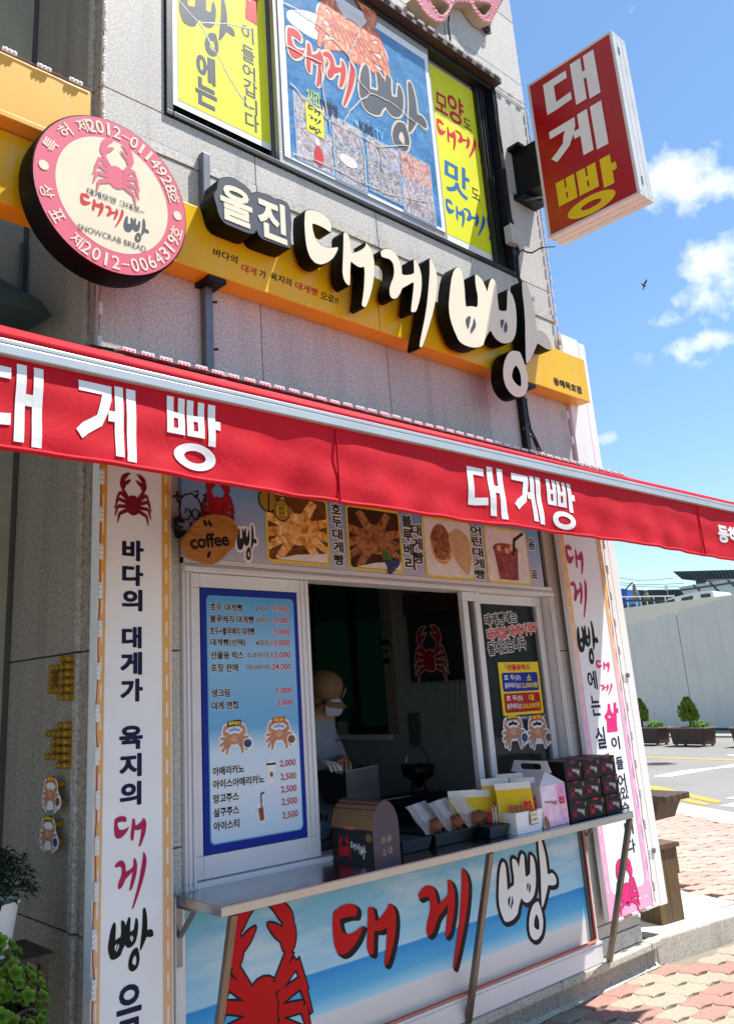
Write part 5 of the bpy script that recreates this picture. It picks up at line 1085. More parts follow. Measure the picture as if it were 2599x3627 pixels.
# ------------------------------------------------------------------ beach panel under the counter
m, t = newmat('beach_print'); s = t.n('ShaderNodeSeparateXYZ'); t.l(t.pos(), s.inputs[0]); r = t.n('ShaderNodeMapRange'); t.l(s.outputs[2], r.inputs[0]); r.inputs[1].default_value = .25; r.inputs[2].default_value = .90
nz_ = t.noise(3.0, 6, .6); r2 = t.math('ADD', r.outputs[0], t.math('MULTIPLY', t.math('SUBTRACT', nz_, .5), .02))
sky_ = t.ramp(r2, ((0, '#d2cac0'), (.20, '#d9dad8'), (.215, '#a6d6e6'), (.30, '#58b0dc'), (.445, '#2c90d2'), (.455, '#a4d0e4'), (.72, '#86bfda'), (1, '#6cb2d4')))
mp = t.n('ShaderNodeMapping'); mp.inputs['Scale'].default_value = (.8, 1, 4.5); mp.inputs['Rotation'].default_value = (0, .25, 0); t.l(t.pos(), mp.inputs[0]); cl = t.noise(2.2, 6, .6, vec=mp.outputs[0]); above = t.math('GREATER_THAN', r2, .455)
t.base(t.mix(t.math('MULTIPLY', t.math('MULTIPLY', t.math('SUBTRACT', cl, .45, clamp=True), 3.2, clamp=True), above), sky_, '#d2dfe2')); t.set(Roughness=.5, Specular_IOR_Level=.2)
BP = thing('beach_panel', 'blue beach picture panel with a crab and brush writing under the counter', 'panel', (3.26, -.02, .25))
MB().box(1.94, 4.592, -.024, -.002, .262, .915).build('board', 'beach_print', BP)
fb = FY(-.0245); yb_ = -.024
for nm, bx, k in (('dae', (592, 1010, 1002, 1475), k13), ('ge', (1150, 835, 1480, 1470), k13)):
    q = bxy(k, *bx, yb_); w0, w1 = MB(), MB()
    for i, (dx, dz) in enumerate(((.012, -.009), (.022, -.016))): brush(w0, nm, fb, (q[0]+dx, q[1]+dz, q[2]+dx, q[3]+dz), .0008+i*.0006, 0, .006)
    brush(w1, nm, fb, q, .0026); l_ = w1.build('letter', ink('beach_red', '#c20309'), BP); w0.build('letter_shadow', 'black_ink', l_)
q = bxy(k23, 110, 645, 492, 1290, yb_); w0, w2 = MB(), MB(); brush(w0, 'pp', fb, (q[0]+.012, q[1]-.008, q[2]+.012, q[3]-.008), .0008, 0, .018, False); brush(w0, 'pp', fb, q, .0016, 0, .018, False); brush(w2, 'pp', fb, q, .0034, 0, 0, True, 1)
l_ = w2.build('letter', ['white_ink', 'black_ink'], BP); w0.build('letter_shadow', 'black_ink', l_)
q0, q1 = PY(*k13(40, 1200), yb_), PY(*k13(480, 1700), yb_); m = MB(); cx_, cz_ = PY(*k13(150, 1585), yb_).x, PY(*k13(150, 1585), yb_).z; crab(m, fb, cx_, cz_, .47, .0010, 0, 1); m.build('crab_emblem', ['beach_red', 'black_ink'], BP)
m = MB(); m.box(4.593, 4.625, -.04, -.002, .245, .905); m.build('edge_trim', 'grey_pipe', BP, bevel=.002); m = MB(); m.box(4.628, 4.665, -.028, -.002, .245, .94); m.build('edge_trim', 'white_alu', BP, bevel=.002); m = MB(); m.box(1.895, 1.938, -.03, -.002, .16, .935); m.build('edge_trim', 'white_alu', BP, bevel=.002)
MB().box(1.94, 4.665, -.05, -.002, .245, .2605).build('edge_trim', 'white_alu', BP, bevel=.003); MB().box(1.90, 4.665, -.046, -.006, .154, .243).build('skirting', 'white_alu', BP, bevel=.004)
RL = thing('rope_light', 'thin red rope light edging the beach panel on its right and bottom', 'light string', (4.6, -.05, .27)); ink('rope_red', '#b8563f', .25)
m = MB(); m.tube([(4.609, -.047, .895), (4.609, -.047, .30), (4.607, -.049, .28), (4.59, -.052, .272), (1.95, -.052, .272)], .007, 8); m.build('tube', 'rope_red', RL, smooth=True)
ink('rope_dot', '#e29a80', .2); m = MB()
for i in range(60): z = .30+i*.0098; m.lathe([(.0045, 0), (.003, .003), (0, .004)], (4.609, -.0525, z), 6, axis=(0, -1, 0))
for i in range(200): m.lathe([(.0045, 0), (.003, .003), (0, .004)], (4.57-i*.0125, -.0575, .272), 6, axis=(0, -1, 0))
m.build('bulbs', 'rope_dot', RL, kind='stuff')
# ------------------------------------------------------------------ counter
CZ = .945; CYF = -.325
CT = thing('counter', 'stainless steel serving shelf on slanting legs under the hatch', 'counter', (3.3, -.17, .16))
m = MB(); m.box(1.897, 4.70, CYF, -.026, CZ-.004, CZ); m.box(1.897, 4.70, CYF, CYF+.003, CZ-.036, CZ-.004); m.box(1.897, 1.900, CYF+.003, -.026, CZ-.036, CZ-.004); m.box(4.697, 4.70, CYF+.003, -.026, CZ-.036, CZ-.004); m.build('top', 'steel', CT, bevel=.0015, seg=1)
MB().box(1.90, 4.69, -.26, -.03, CZ-.030, CZ-.005).build('core_board', 'interior_dark', CT)
MB().box(2.70, 3.79, -.025, .36, CZ-.006, CZ+.004).build('inner_ledge', 'steel', CT, bevel=.001)
MB().box(1.96, 4.64, .12, .55, .10, CZ-.02).build('cabinet', 'interior_dark', CT)
pm('leg_steel', '#7d7466', .35, .8, var=.2)
for t0, tx in (((1.955, -.31, CZ-.036), (2.0, -.05, .153)), ((3.42, -.315, CZ-.036), (3.47, -.05, .153)), ((4.672, -.315, CZ-.036), (4.70, -.055, .153))): MB().bar(t0, tx, .026, .026).build('leg', 'leg_steel', CT, bevel=.002)
m = MB(); m.box(1.90, 1.925, -.031, -.026, .70, .91); m.box(1.90, 1.925, -.15, -.03, .90, .908); m.bar((1.912, -.13, .90), (1.912, -.035, .80), .02, .008); m.build('shelf_bracket', 'galv', CT); m = MB(); m.box(4.655, 4.675, -.033, -.029, .72, .91); m.bar((4.665, -.15, .90), (4.665, -.035, .80), .02, .008); m.build('shelf_bracket', 'galv', CT)
# ------------------------------------------------------------------ goods on the counter
def on(k, x, y, z=CZ): return PZ(*k(x, y), z)
# black and kraft lunch box
A_, B_, C_ = on(k13, 596, 762), on(k13, 862, 797), on(k13, 1046, 757)
u = (B_-A_); wl = u.length; u.normalize(); v = Vector((-u.y, u.x, 0)); dl = .175
kb = thing('lunch_box', 'black and kraft lunch carton with rounded lid standing on the counter', 'carton', (*((A_+B_)/2+v*dl/2).xy, CZ))
pm('kraft', '#7f5f40', .75, var=.12, scale=30); pm('box_black', '#1a1417', .5, var=.12); pm('box_plum', '#4a3a44', .55, var=.15)
ff = Fr(A_, u, (0, 0, 1)); fsd = Fr(B_, v, (0, 0, 1)); H1, H2 = .135, .245
prof = [(0, 0), (dl, 0), (dl, H1)]+[(dl/2+dl/2*math.cos(a), H1+(H2-H1)*math.sin(a)) for a in [math.pi*i/12 for i in range(1, 12)]]+[(0, H1)]
m = MB(); m.prism([prof], fsd, -wl, 0, 0); bo = m.build('body', 'box_plum', kb)
m = MB(); m.flat([rect(.001, .001, wl-.001, H1)], ff, .0008, 0); m.build('front_panel', 'box_black', kb)
m = MB(); pr = [(0, H1)]+[(dl/2-dl/2*math.cos(a), H1+(H2-H1)*math.sin(a)) for a in [math.pi*i/10 for i in range(1, 6)]]
for (d0, h0), (d1, h1) in zip(pr, pr[1:]): m.add([ff.p(0, h0, .001)+v*d0, ff.p(wl, h0, .001)+v*d0, ff.p(wl, h1, .001)+v*d1, ff.p(0, h1, .001)+v*d1], [(0, 1, 2, 3)])
m.build('lid', 'kraft', kb, smooth=True)
m = MB(); word(m, ff, (wl*.46, .02, wl*.82, .085), .0016, 0, 0); put_text(m, 'Snowcrab Bread', Fr(A_+v*.012, u, (v*.25+Vector((0, 0, 1))).normalized()), (wl*.30, H1+.055, wl*.70, H1+.066), .004, .0, 1); crab(m, ff, wl*.30, .055, .075, .0016, 2); m.flat([ellipse(wl*.90, H1-.03, .017, .017, 16)], ff, .0016, 3); m.flat([ellipse(wl*.45, H1+.004, .035, .008, 16)], ff, .0022, 4); m.build('print', ['white_ink', 'box_black', 'red_ink', 'kraft', pm('orange_ink', '#c8643a', .5)], kb)
m = MB()
for i in range(2):
    for j in range(2): put_text(m, ('호두', '블루')[i] if j else ('소', '대')[i], fsd, (dl*(.3+.22*i), .03+.045*j, dl*(.46+.22*i), .06+.045*j), .001, .03)
m.build('print', pm('tan_print', '#9a8570', .6), kb)
# black trays with rack mats
def tray(label, quad, zt=.055):
    pts = [on(*q) for q in quad]; c = sum(pts, Vector())/4; th = thing('baking_tray', label, 'tray', (c.x, c.y, CZ), 'black trays along the counter'); a, b, c2, d = pts
    m = MB(); l = [Vector((p.x, p.y, 0)) for p in pts]; cc = sum(l, Vector())/4
    base = [cc+(p-cc)*.86 for p in l]; inn = [cc+(p-cc)*.93 for p in l]; inb = [cc+(p-cc)*.82 for p in l]
    vs = [(*p.xy, CZ+.001) for p in base]+[(*p.xy, CZ+zt) for p in l]+[(*p.xy, CZ+zt) for p in inn]+[(*p.xy, CZ+.012) for p in inb]
    fs = [(3, 2, 1, 0), (12, 13, 14, 15)]
    for i in range(4): j = (i+1) % 4; fs += [(i, j, 4+j, 4+i), (4+i, 4+j, 8+j, 8+i), (8+i, 8+j, 12+j, 12+i)]
    m.add(vs, fs); m.build('pan', 'black_plastic', th, bevel=.004)
    e1, e2 = (inn[1]-inn[0]), (inn[3]-inn[0]); w = MB(); n1, n2 = int(e1.length/.016), int(e2.length/.016)
    for i in range(n1+1): p = inn[0]+e1*(i/n1); w.bar((*p.xy, CZ+zt-.008), (*(p+e2).xy, CZ+zt-.008), .004, .003)
    for i in range(n2+1): p = inn[0]+e2*(i/n2); w.bar((*p.xy, CZ+zt-.0045), (*(p+e1).xy, CZ+zt-.0045), .004, .003)
    w.build('mesh_mat', pm('mat_grey', '#3a3d40', .4), th); return c
def qd(k, x0, x1, yf0, yf1, dep):
    a, b = on(k, x0, yf0), on(k, x1, yf1); d = Vector((0, dep, 0)); return [a, b, b+d, a+d]
def tray2(label, x0, x1, y0, dep): return tray_pts(label, [Vector((x0, y0, CZ)), Vector((x1, y0, CZ)), Vector((x1, y0+dep, CZ)), Vector((x0, y0+dep, CZ))])
def tray_pts(label, pts):
    global on
    o = on; on = lambda q: q
    try: return tray(label, [(p,) for p in pts])
    finally: on = o
t1x = on(k13, 1045, 735); t1r = on(k13, 1275, 690); t2r = on(k13, 1530, 622); t3r = on(k23, 238, 610); t3l = on(k13, 1545, 650)
tray2('black baking tray next to the lunch carton, its mesh mat bare', 2.965, 3.17, -.195, .24)
tray2('black baking tray below the plastic bags of bread', 3.185, 3.485, -.195, .24)
tray2('small black tray beside the white basket holding paper clips', 3.50, 3.66, -.265, .20)
# bags of bread standing in a row
pm('bread_loaf', '#7a4526', .7, var=.3, scale=35, bump=.4)
n_ = 6; L0, L1 = on(k13, 1280, 560), on(k23, 140, 560)
for i in range(n_):
    f = i/(n_-1); x = 3.25+.36*f; y = -.13+.03*(i % 2)-.02*f
    th = thing('bread_bag', 'clear plastic bag holding a small crab bread, %s of the row on the trays' % ('first', 'second', 'third', 'fourth', 'fifth', 'last')[i], 'bag', (x, y, CZ+.05), 'bagged breads on the trays')
    m = MB(); hh, ww = .135, .085; nx = Vector((.35, -.94, 0)).normalized(); tx = Vector((.94, .35, 0)); lean = Vector((-.085, .02, 0)); G = 5
    for sgn in (-1, 1):
        vs = []
        for a in range(G+1):
            for b in range(G+1):
                s_, t_ = a/G*2-1, b/G; bulge = .022*(1-s_*s_)*(math.sin(math.pi*min(1, t_*1.1)) if t_ < .9 else .1)+.004*math.sin(7*s_+5*t_+i)
                vs.append(Vector((x, y, CZ+.05))+tx*(s_*ww*(1-.05*math.sin(t_*9+i)))+lean*(t_*1.2)+nx*sgn*bulge+Vector((0, 0, t_*hh)))
        m.add(vs, [(a*(G+1)+b, a*(G+1)+b+1, (a+1)*(G+1)+b+1, (a+1)*(G+1)+b) for a in range(G) for b in range(G)])
    m.build('film', 'bag_film', th, smooth=True)
    m = MB(); m.lathe([(0, 0), (.034, .006), (.046, .026), (.034, .048), (0, .056)], (x, y, CZ+.058), 12)
    for a in range(6): q = a*math.pi/3; m.tube([(x+.03*math.cos(q)*1.1, y+.012*math.sin(q), CZ+.08), (x+.060*math.cos(q), y+.02*math.sin(q), CZ+.075+.035*math.sin(q))], [.011, .007], 6)
    m.build('bread', 'bread_loaf', th, smooth=True)
for i in range(2):
    p = Vector((3.62-.03*i, -.22, 0)); th = tag(MB().tube([(p.x, p.y, CZ+.04), (p.x, p.y, CZ+.13), (p.x+.006, p.y, CZ+.142), (p.x+.014, p.y, CZ+.142), (p.x+.02, p.y, CZ+.13), (p.x+.02, p.y, CZ+.05)], .0022, 6).build('wire_clip', 'steel'), ('bent wire clip standing in the small tray, the one nearer the basket', 'bent wire clip standing in the small tray, the one nearer the bags')[i], 'clip', 'wire clips in the tray')
# white basket with yellow snack pouches
b0, b1 = on(k23, 238, 578), on(k23, 408, 545)
BKx0, BKx1, BKy0, BKd, BKh = 3.675, 3.895, -.29, .17, .095
th = thing('basket', 'white woven plastic basket full of snack pouches', 'basket', ((BKx0+BKx1)/2, BKy0+BKd/2, CZ)); m = MB(); ring_ = []
def tap(x0, x1, y0, y1, t): cx, cy = (x0+x1)/2, (y0+y1)/2; k_ = .90+.10*t; return cx+(x0-cx)*k_, cx+(x1-cx)*k_, cy+(y0-cy)*k_, cy+(y1-cy)*k_
for r in range(9):
    t = r/8; x0, x1, y0, y1 = tap(BKx0, BKx1, BKy0, BKy0+BKd, t); z = CZ+.004+t*(BKh-.006); m.tube([(x0, y0, z), (x1, y0, z), (x1, y1, z), (x0, y1, z)], .0052 if r < 8 else .008, 5, closed=True)
for i in range(15):
    for (side_) in (0, 1, 2, 3):
        f = (i+.5)/15; pp_ = []
        for t in (0, 1):
            x0, x1, y0, y1 = tap(BKx0, BKx1, BKy0, BKy0+BKd, t); q = ((x0+(x1-x0)*f, y0), (x1, y0+(y1-y0)*f), (x0+(x1-x0)*f, y1), (x0, y0+(y1-y0)*f))[side_]; pp_.append((q[0], q[1], CZ+.003+t*(BKh-.006)))
        m.bar(pp_[0], pp_[1], .006, .004)
m.build('weave', 'white_vinyl', th); x0, x1, y0, y1 = tap(BKx0, BKx1, BKy0, BKy0+BKd, .1); MB().box(x0+.006, x1-.006, y0+.006, y1-.006, CZ+.002, CZ+.04).build('lining', 'white_vinyl', th)
q = PY(*k23(340, 482), BKy0-.004); m = MB(); m.box(q.x-.032, q.x+.032, BKy0-.008, BKy0-.004, q.z-.034, q.z+.034); tg = m.build('price_tag', 'kraft', None); attach(tg, th); m = MB(); ft = FY(BKy0-.0085); m.flat([rect(q.x-.027, q.z-.03, q.x+.03, q.z+.026)], ft, .0004, 0); put_text(m, '대게 과자', ft, (q.x-.02, q.z+.002, q.x+.022, q.z+.016), .001, .0, 1); put_text(m, '₩3,000원', ft, (q.x-.02, q.z-.02, q.x+.022, q.z-.004), .001, .0, 1); m.build('tag_print', ['cream', 'black_ink'], th)
ink('pouch_yellow', '#d8b414', .3); ink('pouch_white', '#d9d6cc', .3)
def pouch(x, y, z, w, h, rz, label, tilt=.12, flip=False):
    th = thing('snack_pouch', label, 'pouch', (x, y, z), 'yellow snack pouches'); ux_ = Vector((math.cos(rz), math.sin(rz), 0)); nn = Vector((math.sin(rz), -math.cos(rz), 0)); G = 6
    def P_(s_, t_, e=0): return Vector((x, y, z))+ux_*(s_*w/2)+Vector((0, 0, t_*h))-nn*(t_*tilt*h)+nn*(.018*(1-s_*s_)*(1-t_)*max(0, 1-abs(2*t_-.8))+.003*math.sin(6*s_+4*t_)+e)
    m = MB()
    for e, mi in ((0, 0), (-.03, 1)):
        vs = [P_(a/G*2-1, b/G, e*(1-b/G)) for a in range(G+1) for b in range(G+1)]; o = len(m.v)
        for a in range(G):
            for b in range(G): m.f.append(tuple(o+i for i in (a*(G+1)+b, (a+1)*(G+1)+b, (a+1)*(G+1)+b+1, a*(G+1)+b+1))); m.m.append(0 if b < 5 else 1)
        m.v += vs
    m.build('pouch_body', ['pouch_yellow', 'pouch_white'], th, smooth=True)
    fr = Fr(P_(0, .3, .012), ux_, (P_(0, .8)-P_(0, .3)).normalized()); m = MB(); put_text(m, '대게앤', fr, (-w*.32, -.005, w*.08, .03), .012, .03, 0); put_text(m, '칩', fr, (w*.12, -.012, w*.34, .045), .012, .06, 1); m.build('print', ['crimson', 'red_ink'], th)
bm = (BKx0+BKx1)/2
pouch(BKx0+.05, -.16, CZ+.05, .15, .20, -.45, 'rear yellow snack pouch at the left end of the basket'); pouch(BKx1-.03, -.15, CZ+.05, .15, .21, -.5, 'yellow snack pouch behind, next to the white gift carton'); pouch(bm-.03, -.245, CZ+.045, .20, .185, -.42, 'front yellow snack pouch leaning out of the basket'); pouch(BKx1-.01, -.21, CZ+.05, .13, .19, -.6, 'green-yellow snack pouch at the right end of the basket')
pouch(BKx0-.05, -.12, CZ+.001, .15, .20, -.45, 'yellow snack pouch standing behind the bagged breads'); pouch(BKx0-.13, -.09, CZ+.001, .15, .205, -.5, 'yellow snack pouch farthest left behind the bagged breads')
# white gable gift carton, its ridge running back from the front
g0, g1 = on(k23, 412, 548), on(k23, 568, 512); GX0, GX1, GY0, GD, GH = 3.915, 4.138, -.28, .235, .20
th = thing('gift_carton', 'white and pink gable carton with a carry handle beside the basket', 'carton', ((GX0+GX1)/2, GY0+GD/2, CZ)); pm('card_white', '#cfccd0', .5, var=.05); m, t = newmat('pink_print'); t.base(t.ramp(t.noise(9, 5, .6), ((.35, '#e6dde6'), (.5, '#e6b4d0'), (.65, '#c77fb4')))); t.set(Roughness=.45)
xm_ = (GX0+GX1)/2; wg = GX1-GX0; zg = CZ+GH
m = MB(); m.box(GX0, GX1, GY0, GY0+GD, CZ+.001, zg); m.build('body', 'card_white', th, bevel=.002)
m = MB(); e_ = .012; y0g, y1g = GY0, GY0+GD
m.add([(GX0, y0g, zg), (GX1, y0g, zg), (GX1, y1g, zg), (GX0, y1g, zg), (xm_-.003, y0g+.035, zg+.062), (xm_+.003, y0g+.035, zg+.062), (xm_+.003, y1g-.035, zg+.062), (xm_-.003, y1g-.035, zg+.062)], [(0, 4, 7, 3), (1, 2, 6, 5), (4, 5, 6, 7), (0, 1, 5, 4), (2, 3, 7, 6)]); m.build('gable', 'card_white', th)
fg2 = Fr((xm_-.004, y1g, zg+.055), (0, -1, 0), (0, 0, 1)); m = MB(); m.prism([[(-.01, 0), (GD+.004, 0), (GD-.018, .058), (.018, .058)], rrect(GD*.22, .014, GD*.78, .044, .014)[::-1]], fg2, -.006, 0); m.build('handle', 'card_white', th)
fg3 = Fr((GX0, GY0-.0005, CZ), (1, 0, 0), (0, 0, 1)); m = MB(); m.flat([rect(.002, .002, wg-.002, GH-.002)], fg3, .0005, 0); word(m, fg3, (wg*.12, GH*.48, wg*.62, GH*.64), .001, 1, 1); put_text(m, '칩', fg3, (wg*.66, GH*.50, wg*.9, GH*.68), .001, .05, 2); m.flat([chaikin([(.004, .004), (.05, .004), (.04, .04), (.02, .06), (.004, .05)], 2)], fg3, .001, 3); m.build('print', ['pink_print', 'maroon', 'red_ink', 'bread_dark'], th)
# nine dark gift boxes in three stacks of three
e0, e1 = on(k23, 470, 525), on(k23, 912, 436); SX0, SX1 = 4.148, 4.665; bw_ = (SX1-SX0)/3; bh = .098; ink('berry_pink', '#8e1f4c'); ink('box_print', '#d9d2cf', .5); pm('gift_dark', '#150f13', .5, var=.15, scale=9, spec=.25)
cn = ('left', 'middle', 'right'); rn = ('bottom', 'middle', 'top')
for r in range(3):
    for c in range(3):
        dx = random.uniform(-.004, .004); dy = random.uniform(-.006, .006); x0, x1 = SX0+c*bw_+.002+dx, SX0+(c+1)*bw_-.002+dx; y0 = -.285+dy; z0 = CZ+.001+r*(bh+.0012)
        th = thing('gift_box', 'dark gift box, %s of the %s stack at the right end of the counter' % (('bottom', 'middle one', 'topmost')[r], cn[c]), 'box', ((x0+x1)/2, y0+.09, z0), 'dark gift boxes stacked on the counter')
        MB().box(x0, x1, y0, y0+.19, z0, z0+bh).build('body', 'gift_dark', th, bevel=.003)
        f = Fr((x0, y0-.0004, z0), (1, 0, 0), (0, 0, 1)); m = MB(); w = x1-x0; word(m, f, (w*.42, bh*.2, w*.8, bh*.62), .0008, 0, 0); crab(m, f, w*.24, bh*.42, bh*.46, .0008, 1); m.flat([ellipse(w*.90, bh*.78, .012, .012, 12)], f, .0008, 2); m.flat([rrect(w*.34, bh*.88, w*.62, bh*.99, .004, 2)], f, .0008, 1); m.build('print', ['box_print', 'red_ink' if (r, c) in ((0, 1),) else ('white_ink' if c == 0 and r < 2 else 'pink_ink') if False else 'berry_pink', 'kraft'], th)
        MB().box(x0+w*.3, x1-w*.3, y0+.06, y0+.12, z0+bh, z0+bh+.0008).build('seal', 'kraft', th)
# ------------------------------------------------------------------ brass studs and stickers on the flank wall
pm('brass', '#b8902e', .32, .65, var=.2, scale=30)
def studs(label, rows, z_top, pitch, y0):
    th = thing('brass_letter', label, 'letter', (1.5, y0, z_top-pitch*len(rows)), 'brass stud letters on the flank wall')
    for r, row in enumerate(rows):
        for c, ln in enumerate(row):
            if not ln: continue
            z = z_top-r*pitch; y = y0+c*.048
            MB().lathe([(.0, 0), (.0135, 0), (.0135, .034), (.0115, .036), (.0112, .040), (0, .040)], (BX0-.005, y, z), 14, axis=(-1, 0, 0)).build('stud', 'brass', th, autosmooth=40)
zt = PX(*k02(400, 965), 1.50).z
studs('upper letter made of brass studs standing out from the flank wall', [(1, 1, 0, 0), (1, 1, 1, 1), (1, 1, 0, 1), (1, 1, 0, 1), (1, 1, 1, 1), (1, 1, 0, 0)], zt, .0285, .115)
zt2 = PX(*k02(400, 1393), 1.50).z
studs('lower letter made of brass studs standing out from the flank wall', [(1, 1, 0, 0), (1, 1, 1, 1), (1, 1, 1, 0), (1, 1, 1, 0), (1, 1, 1, 1), (1, 1, 0, 0)], zt2, .0285, .122)
for (px_, py_), be, wd, lb in (((325, 330), False, '호두', 'white crab bread sign with walnuts held off the flank wall by brass studs'), ((310, 585), True, '블루베리', 'white crab bread sign with blueberries held off the flank wall by brass studs')):
    p = PX(*k03(px_, py_), 1.50); f = Fr((1.50, p.y, p.z), (0, -1, 0), (0, 0, 1)); th = thing('wall_sticker', lb, 'sign', (1.50, p.y, p.z-.06), 'small crab bread signs'); sticker(th, f, 0, 0, .125, .0008, be, wd)
    m = MB(); m.prism([chaikin([(.125*x, .125*z) for x, z in ((-.5, -.35), (-.42, .1), (-.25, .35), (0, .42), (.25, .35), (.42, .1), (.62, -.2), (.5, -.42), (.2, -.45), (-.2, -.5))], 2)], f, -.004, 0); m.build('plate', 'white_vinyl', th)
    for dz in (.03, -.03): MB().lathe([(.013, 0), (.013, .036), (0, .036)], (BX0-.005, p.y-.03, p.z+dz), 12, axis=(-1, 0, 0)).build('stud', 'brass', th, autosmooth=40)
# ------------------------------------------------------------------ inside the hatch
p0, p1 = PX(*k12(1070, 665), RW-.10), PX(*k12(1440, 1095), RW-.10)
EQ = thing('wall_cabinet', 'dark electrical cabinet with a red crab emblem on the inner right wall', 'cabinet', (RW-.05, (p0.y+p1.y)/2, p1.z))
MB().box(RW-.12, RW-.002, p1.y, p0.y, p1.z, p0.z+.02).build('case', pm('cab_grey', '#2c2e2f', .5), EQ, bevel=.006)
MB().box(RW-.128, RW-.121, p1.y+.02, p0.y-.02, p1.z+.02, p0.z).build('door', 'cab_grey', EQ, bevel=.003)
fw = Fr((RW-.13, 0, 0), (0, -1, 0), (0, 0, 1)); q = PX(*k12(1215, 930), RW-.13); m = MB(); crab(m, fw, -q.y, q.z, .30, .001, 0, 1); m.build('crab_emblem', ['deep_red', 'white_ink'], EQ)
q0, q1 = PX(*k12(1100, 560), RW-.05), PX(*k12(1400, 625), RW-.05)
m = MB(); m.box(RW-.16, RW-.01, q1.y, q0.y, q0.z-.16, q0.z); tag(m.build('storage_box', pm('box_brown', '#43291f', .7)), 'brown carton on top of the dark wall cabinet', 'carton')
for i, (a, b) in enumerate((((1390, 1090), (1385, 1300)), ((1420, 1100), (1480, 1260)))):
    tag(MB().tube([PX(*k12(*a), RW-.02), PX(*k12(a[0]+4, (a[1]+b[1])/2), RW-.03), PX(*k12(*b), RW-.02)], .012, 6).build('cable_duct', 'interior_wall'), ('thin conduit straight below the dark wall cabinet', 'thin conduit curving down at the right of the wall cabinet')[i], 'conduit')
m = MB(); q = PX(*k12(1110, 1420), RW-.02); m.box(RW-.03, RW-.002, q.y-.06, q.y+.04, q.z-.10, q.z+.12); tag(m.build('switch_panel', pm('switch_grey', '#5f6463', .5), bevel=.004), 'pale switch panel on the inner wall right of the back window', 'switch')
# window sill plants
pm('leaf_purple', '#5c3f5a', .5, var=.3, scale=30); pm('leaf_sill', '#4f6a44', .5, var=.3, scale=30); pm('pot_dark', '#27302d', .5); pm('soil', '#2a2019', .95)
def leaf(mb, base, d, L, W, droop=.3, mi=0):
    base = Vector(base); d = Vector(d).normalized(); s = d.cross(Vector((0, 0, 1)))
    if s.length < .05: s = Vector((1, 0, 0))
    s.normalize(); mid = base+d*L*.5+Vector((0, 0, .06*L)); tip = base+d*L-Vector((0, 0, droop*L))
    nn = s.cross(d)*W*.18
    mb.add([base, mid-s*W/2+nn, mid, mid+s*W/2+nn, tip], [(0, 1, 2), (0, 2, 3), (1, 4, 2), (2, 4, 3)], mi)
for i, ((a, b), sq, lm, lb) in enumerate((((642, 1468), True, 'leaf_sill', 'small green succulent in a square grey pot on the back window sill'), ((742, 1462), False, 'leaf_purple', 'purple-leaved plant in a glass cup on the back window sill'))):
    p = PX(*k12(a, b), RW+.02); z = wz0+.002; th = thing('potted_plant', lb, 'plant', (p.x, p.y, z))
    if sq: MB().box(p.x-.05, p.x+.05, p.y-.05, p.y+.05, z, z+.10).build('pot', pm('pot_grey', '#8a9490', .5), th, bevel=.004)
    else: MB().lathe([(.035, 0), (.05, .10), (.055, .11), (.05, .105), (0, .095)], (p.x, p.y, z), 14).build('pot', 'clear_glass', th, smooth=True)
    m = MB(); rg = random.Random(i+3)
    for j in range(26 if i else 18): a_ = rg.uniform(0, 6.28); e = rg.uniform(.25, 1.2); leaf(m, (p.x+rg.uniform(-.02, .02), p.y+rg.uniform(-.02, .02), z+.09+rg.uniform(0, .07 if i else .03)), (math.cos(a_)*math.cos(e), math.sin(a_)*math.cos(e), math.sin(e)), rg.uniform(.06, .13) if i else rg.uniform(.04, .07), .03)
    m.build('leaves', lm, th)
# hanging chime
q = PX(*k12(905, 560), RW-.35); th = thing('hanging_chime', 'dark bell chime on a string hanging inside the hatch', 'chime', (q.x, q.y, 1.7)); zs = [PX(*k12(910, y), RW-.35).z for y in (520, 840, 880, 930, 985)]
MB().tube([(q.x, q.y, 2.95), (q.x, q.y, zs[4])], .002, 5).build('string', 'cable', th); MB().lathe([(.0, zs[1]-zs[2]), (.025, zs[1]-zs[2]-.005), (.045, 0), (.042, 0), (0, .01)], (q.x, q.y, zs[2]), 14).build('bell', 'black_metal', th, smooth=True)
MB().lathe([(0, 0), (.02, .01), (.02, .02), (0, .03)], (q.x, q.y, zs[3]), 10).build('bead', 'black_metal', th); m = MB(); m.prism([chaikin([(-.035, 0), (-.01, .025), (.03, .02), (.04, -.01), (.0, -.02)], 1)], Fr((q.x, q.y, zs[4]), (0, -1, 0), (0, 0, 1)), -.003, .003); m.build('charm', 'black_metal', th)
m = MB(); q = PX(*k12(870, 640), RW-.01); rg = random.Random(5)
for j in range(30): a_ = rg.uniform(0, 6.28); leaf(m, (RW-.02, q.y+rg.uniform(-.03, .03), q.z+rg.uniform(-.08, .1)), (-.5, math.cos(a_), math.sin(a_)), .05, .02)
tag(m.build('dried_posy', pm('dry_leaf', '#4f4a34', .8)), 'small dried posy hanging beside the back window', 'posy')
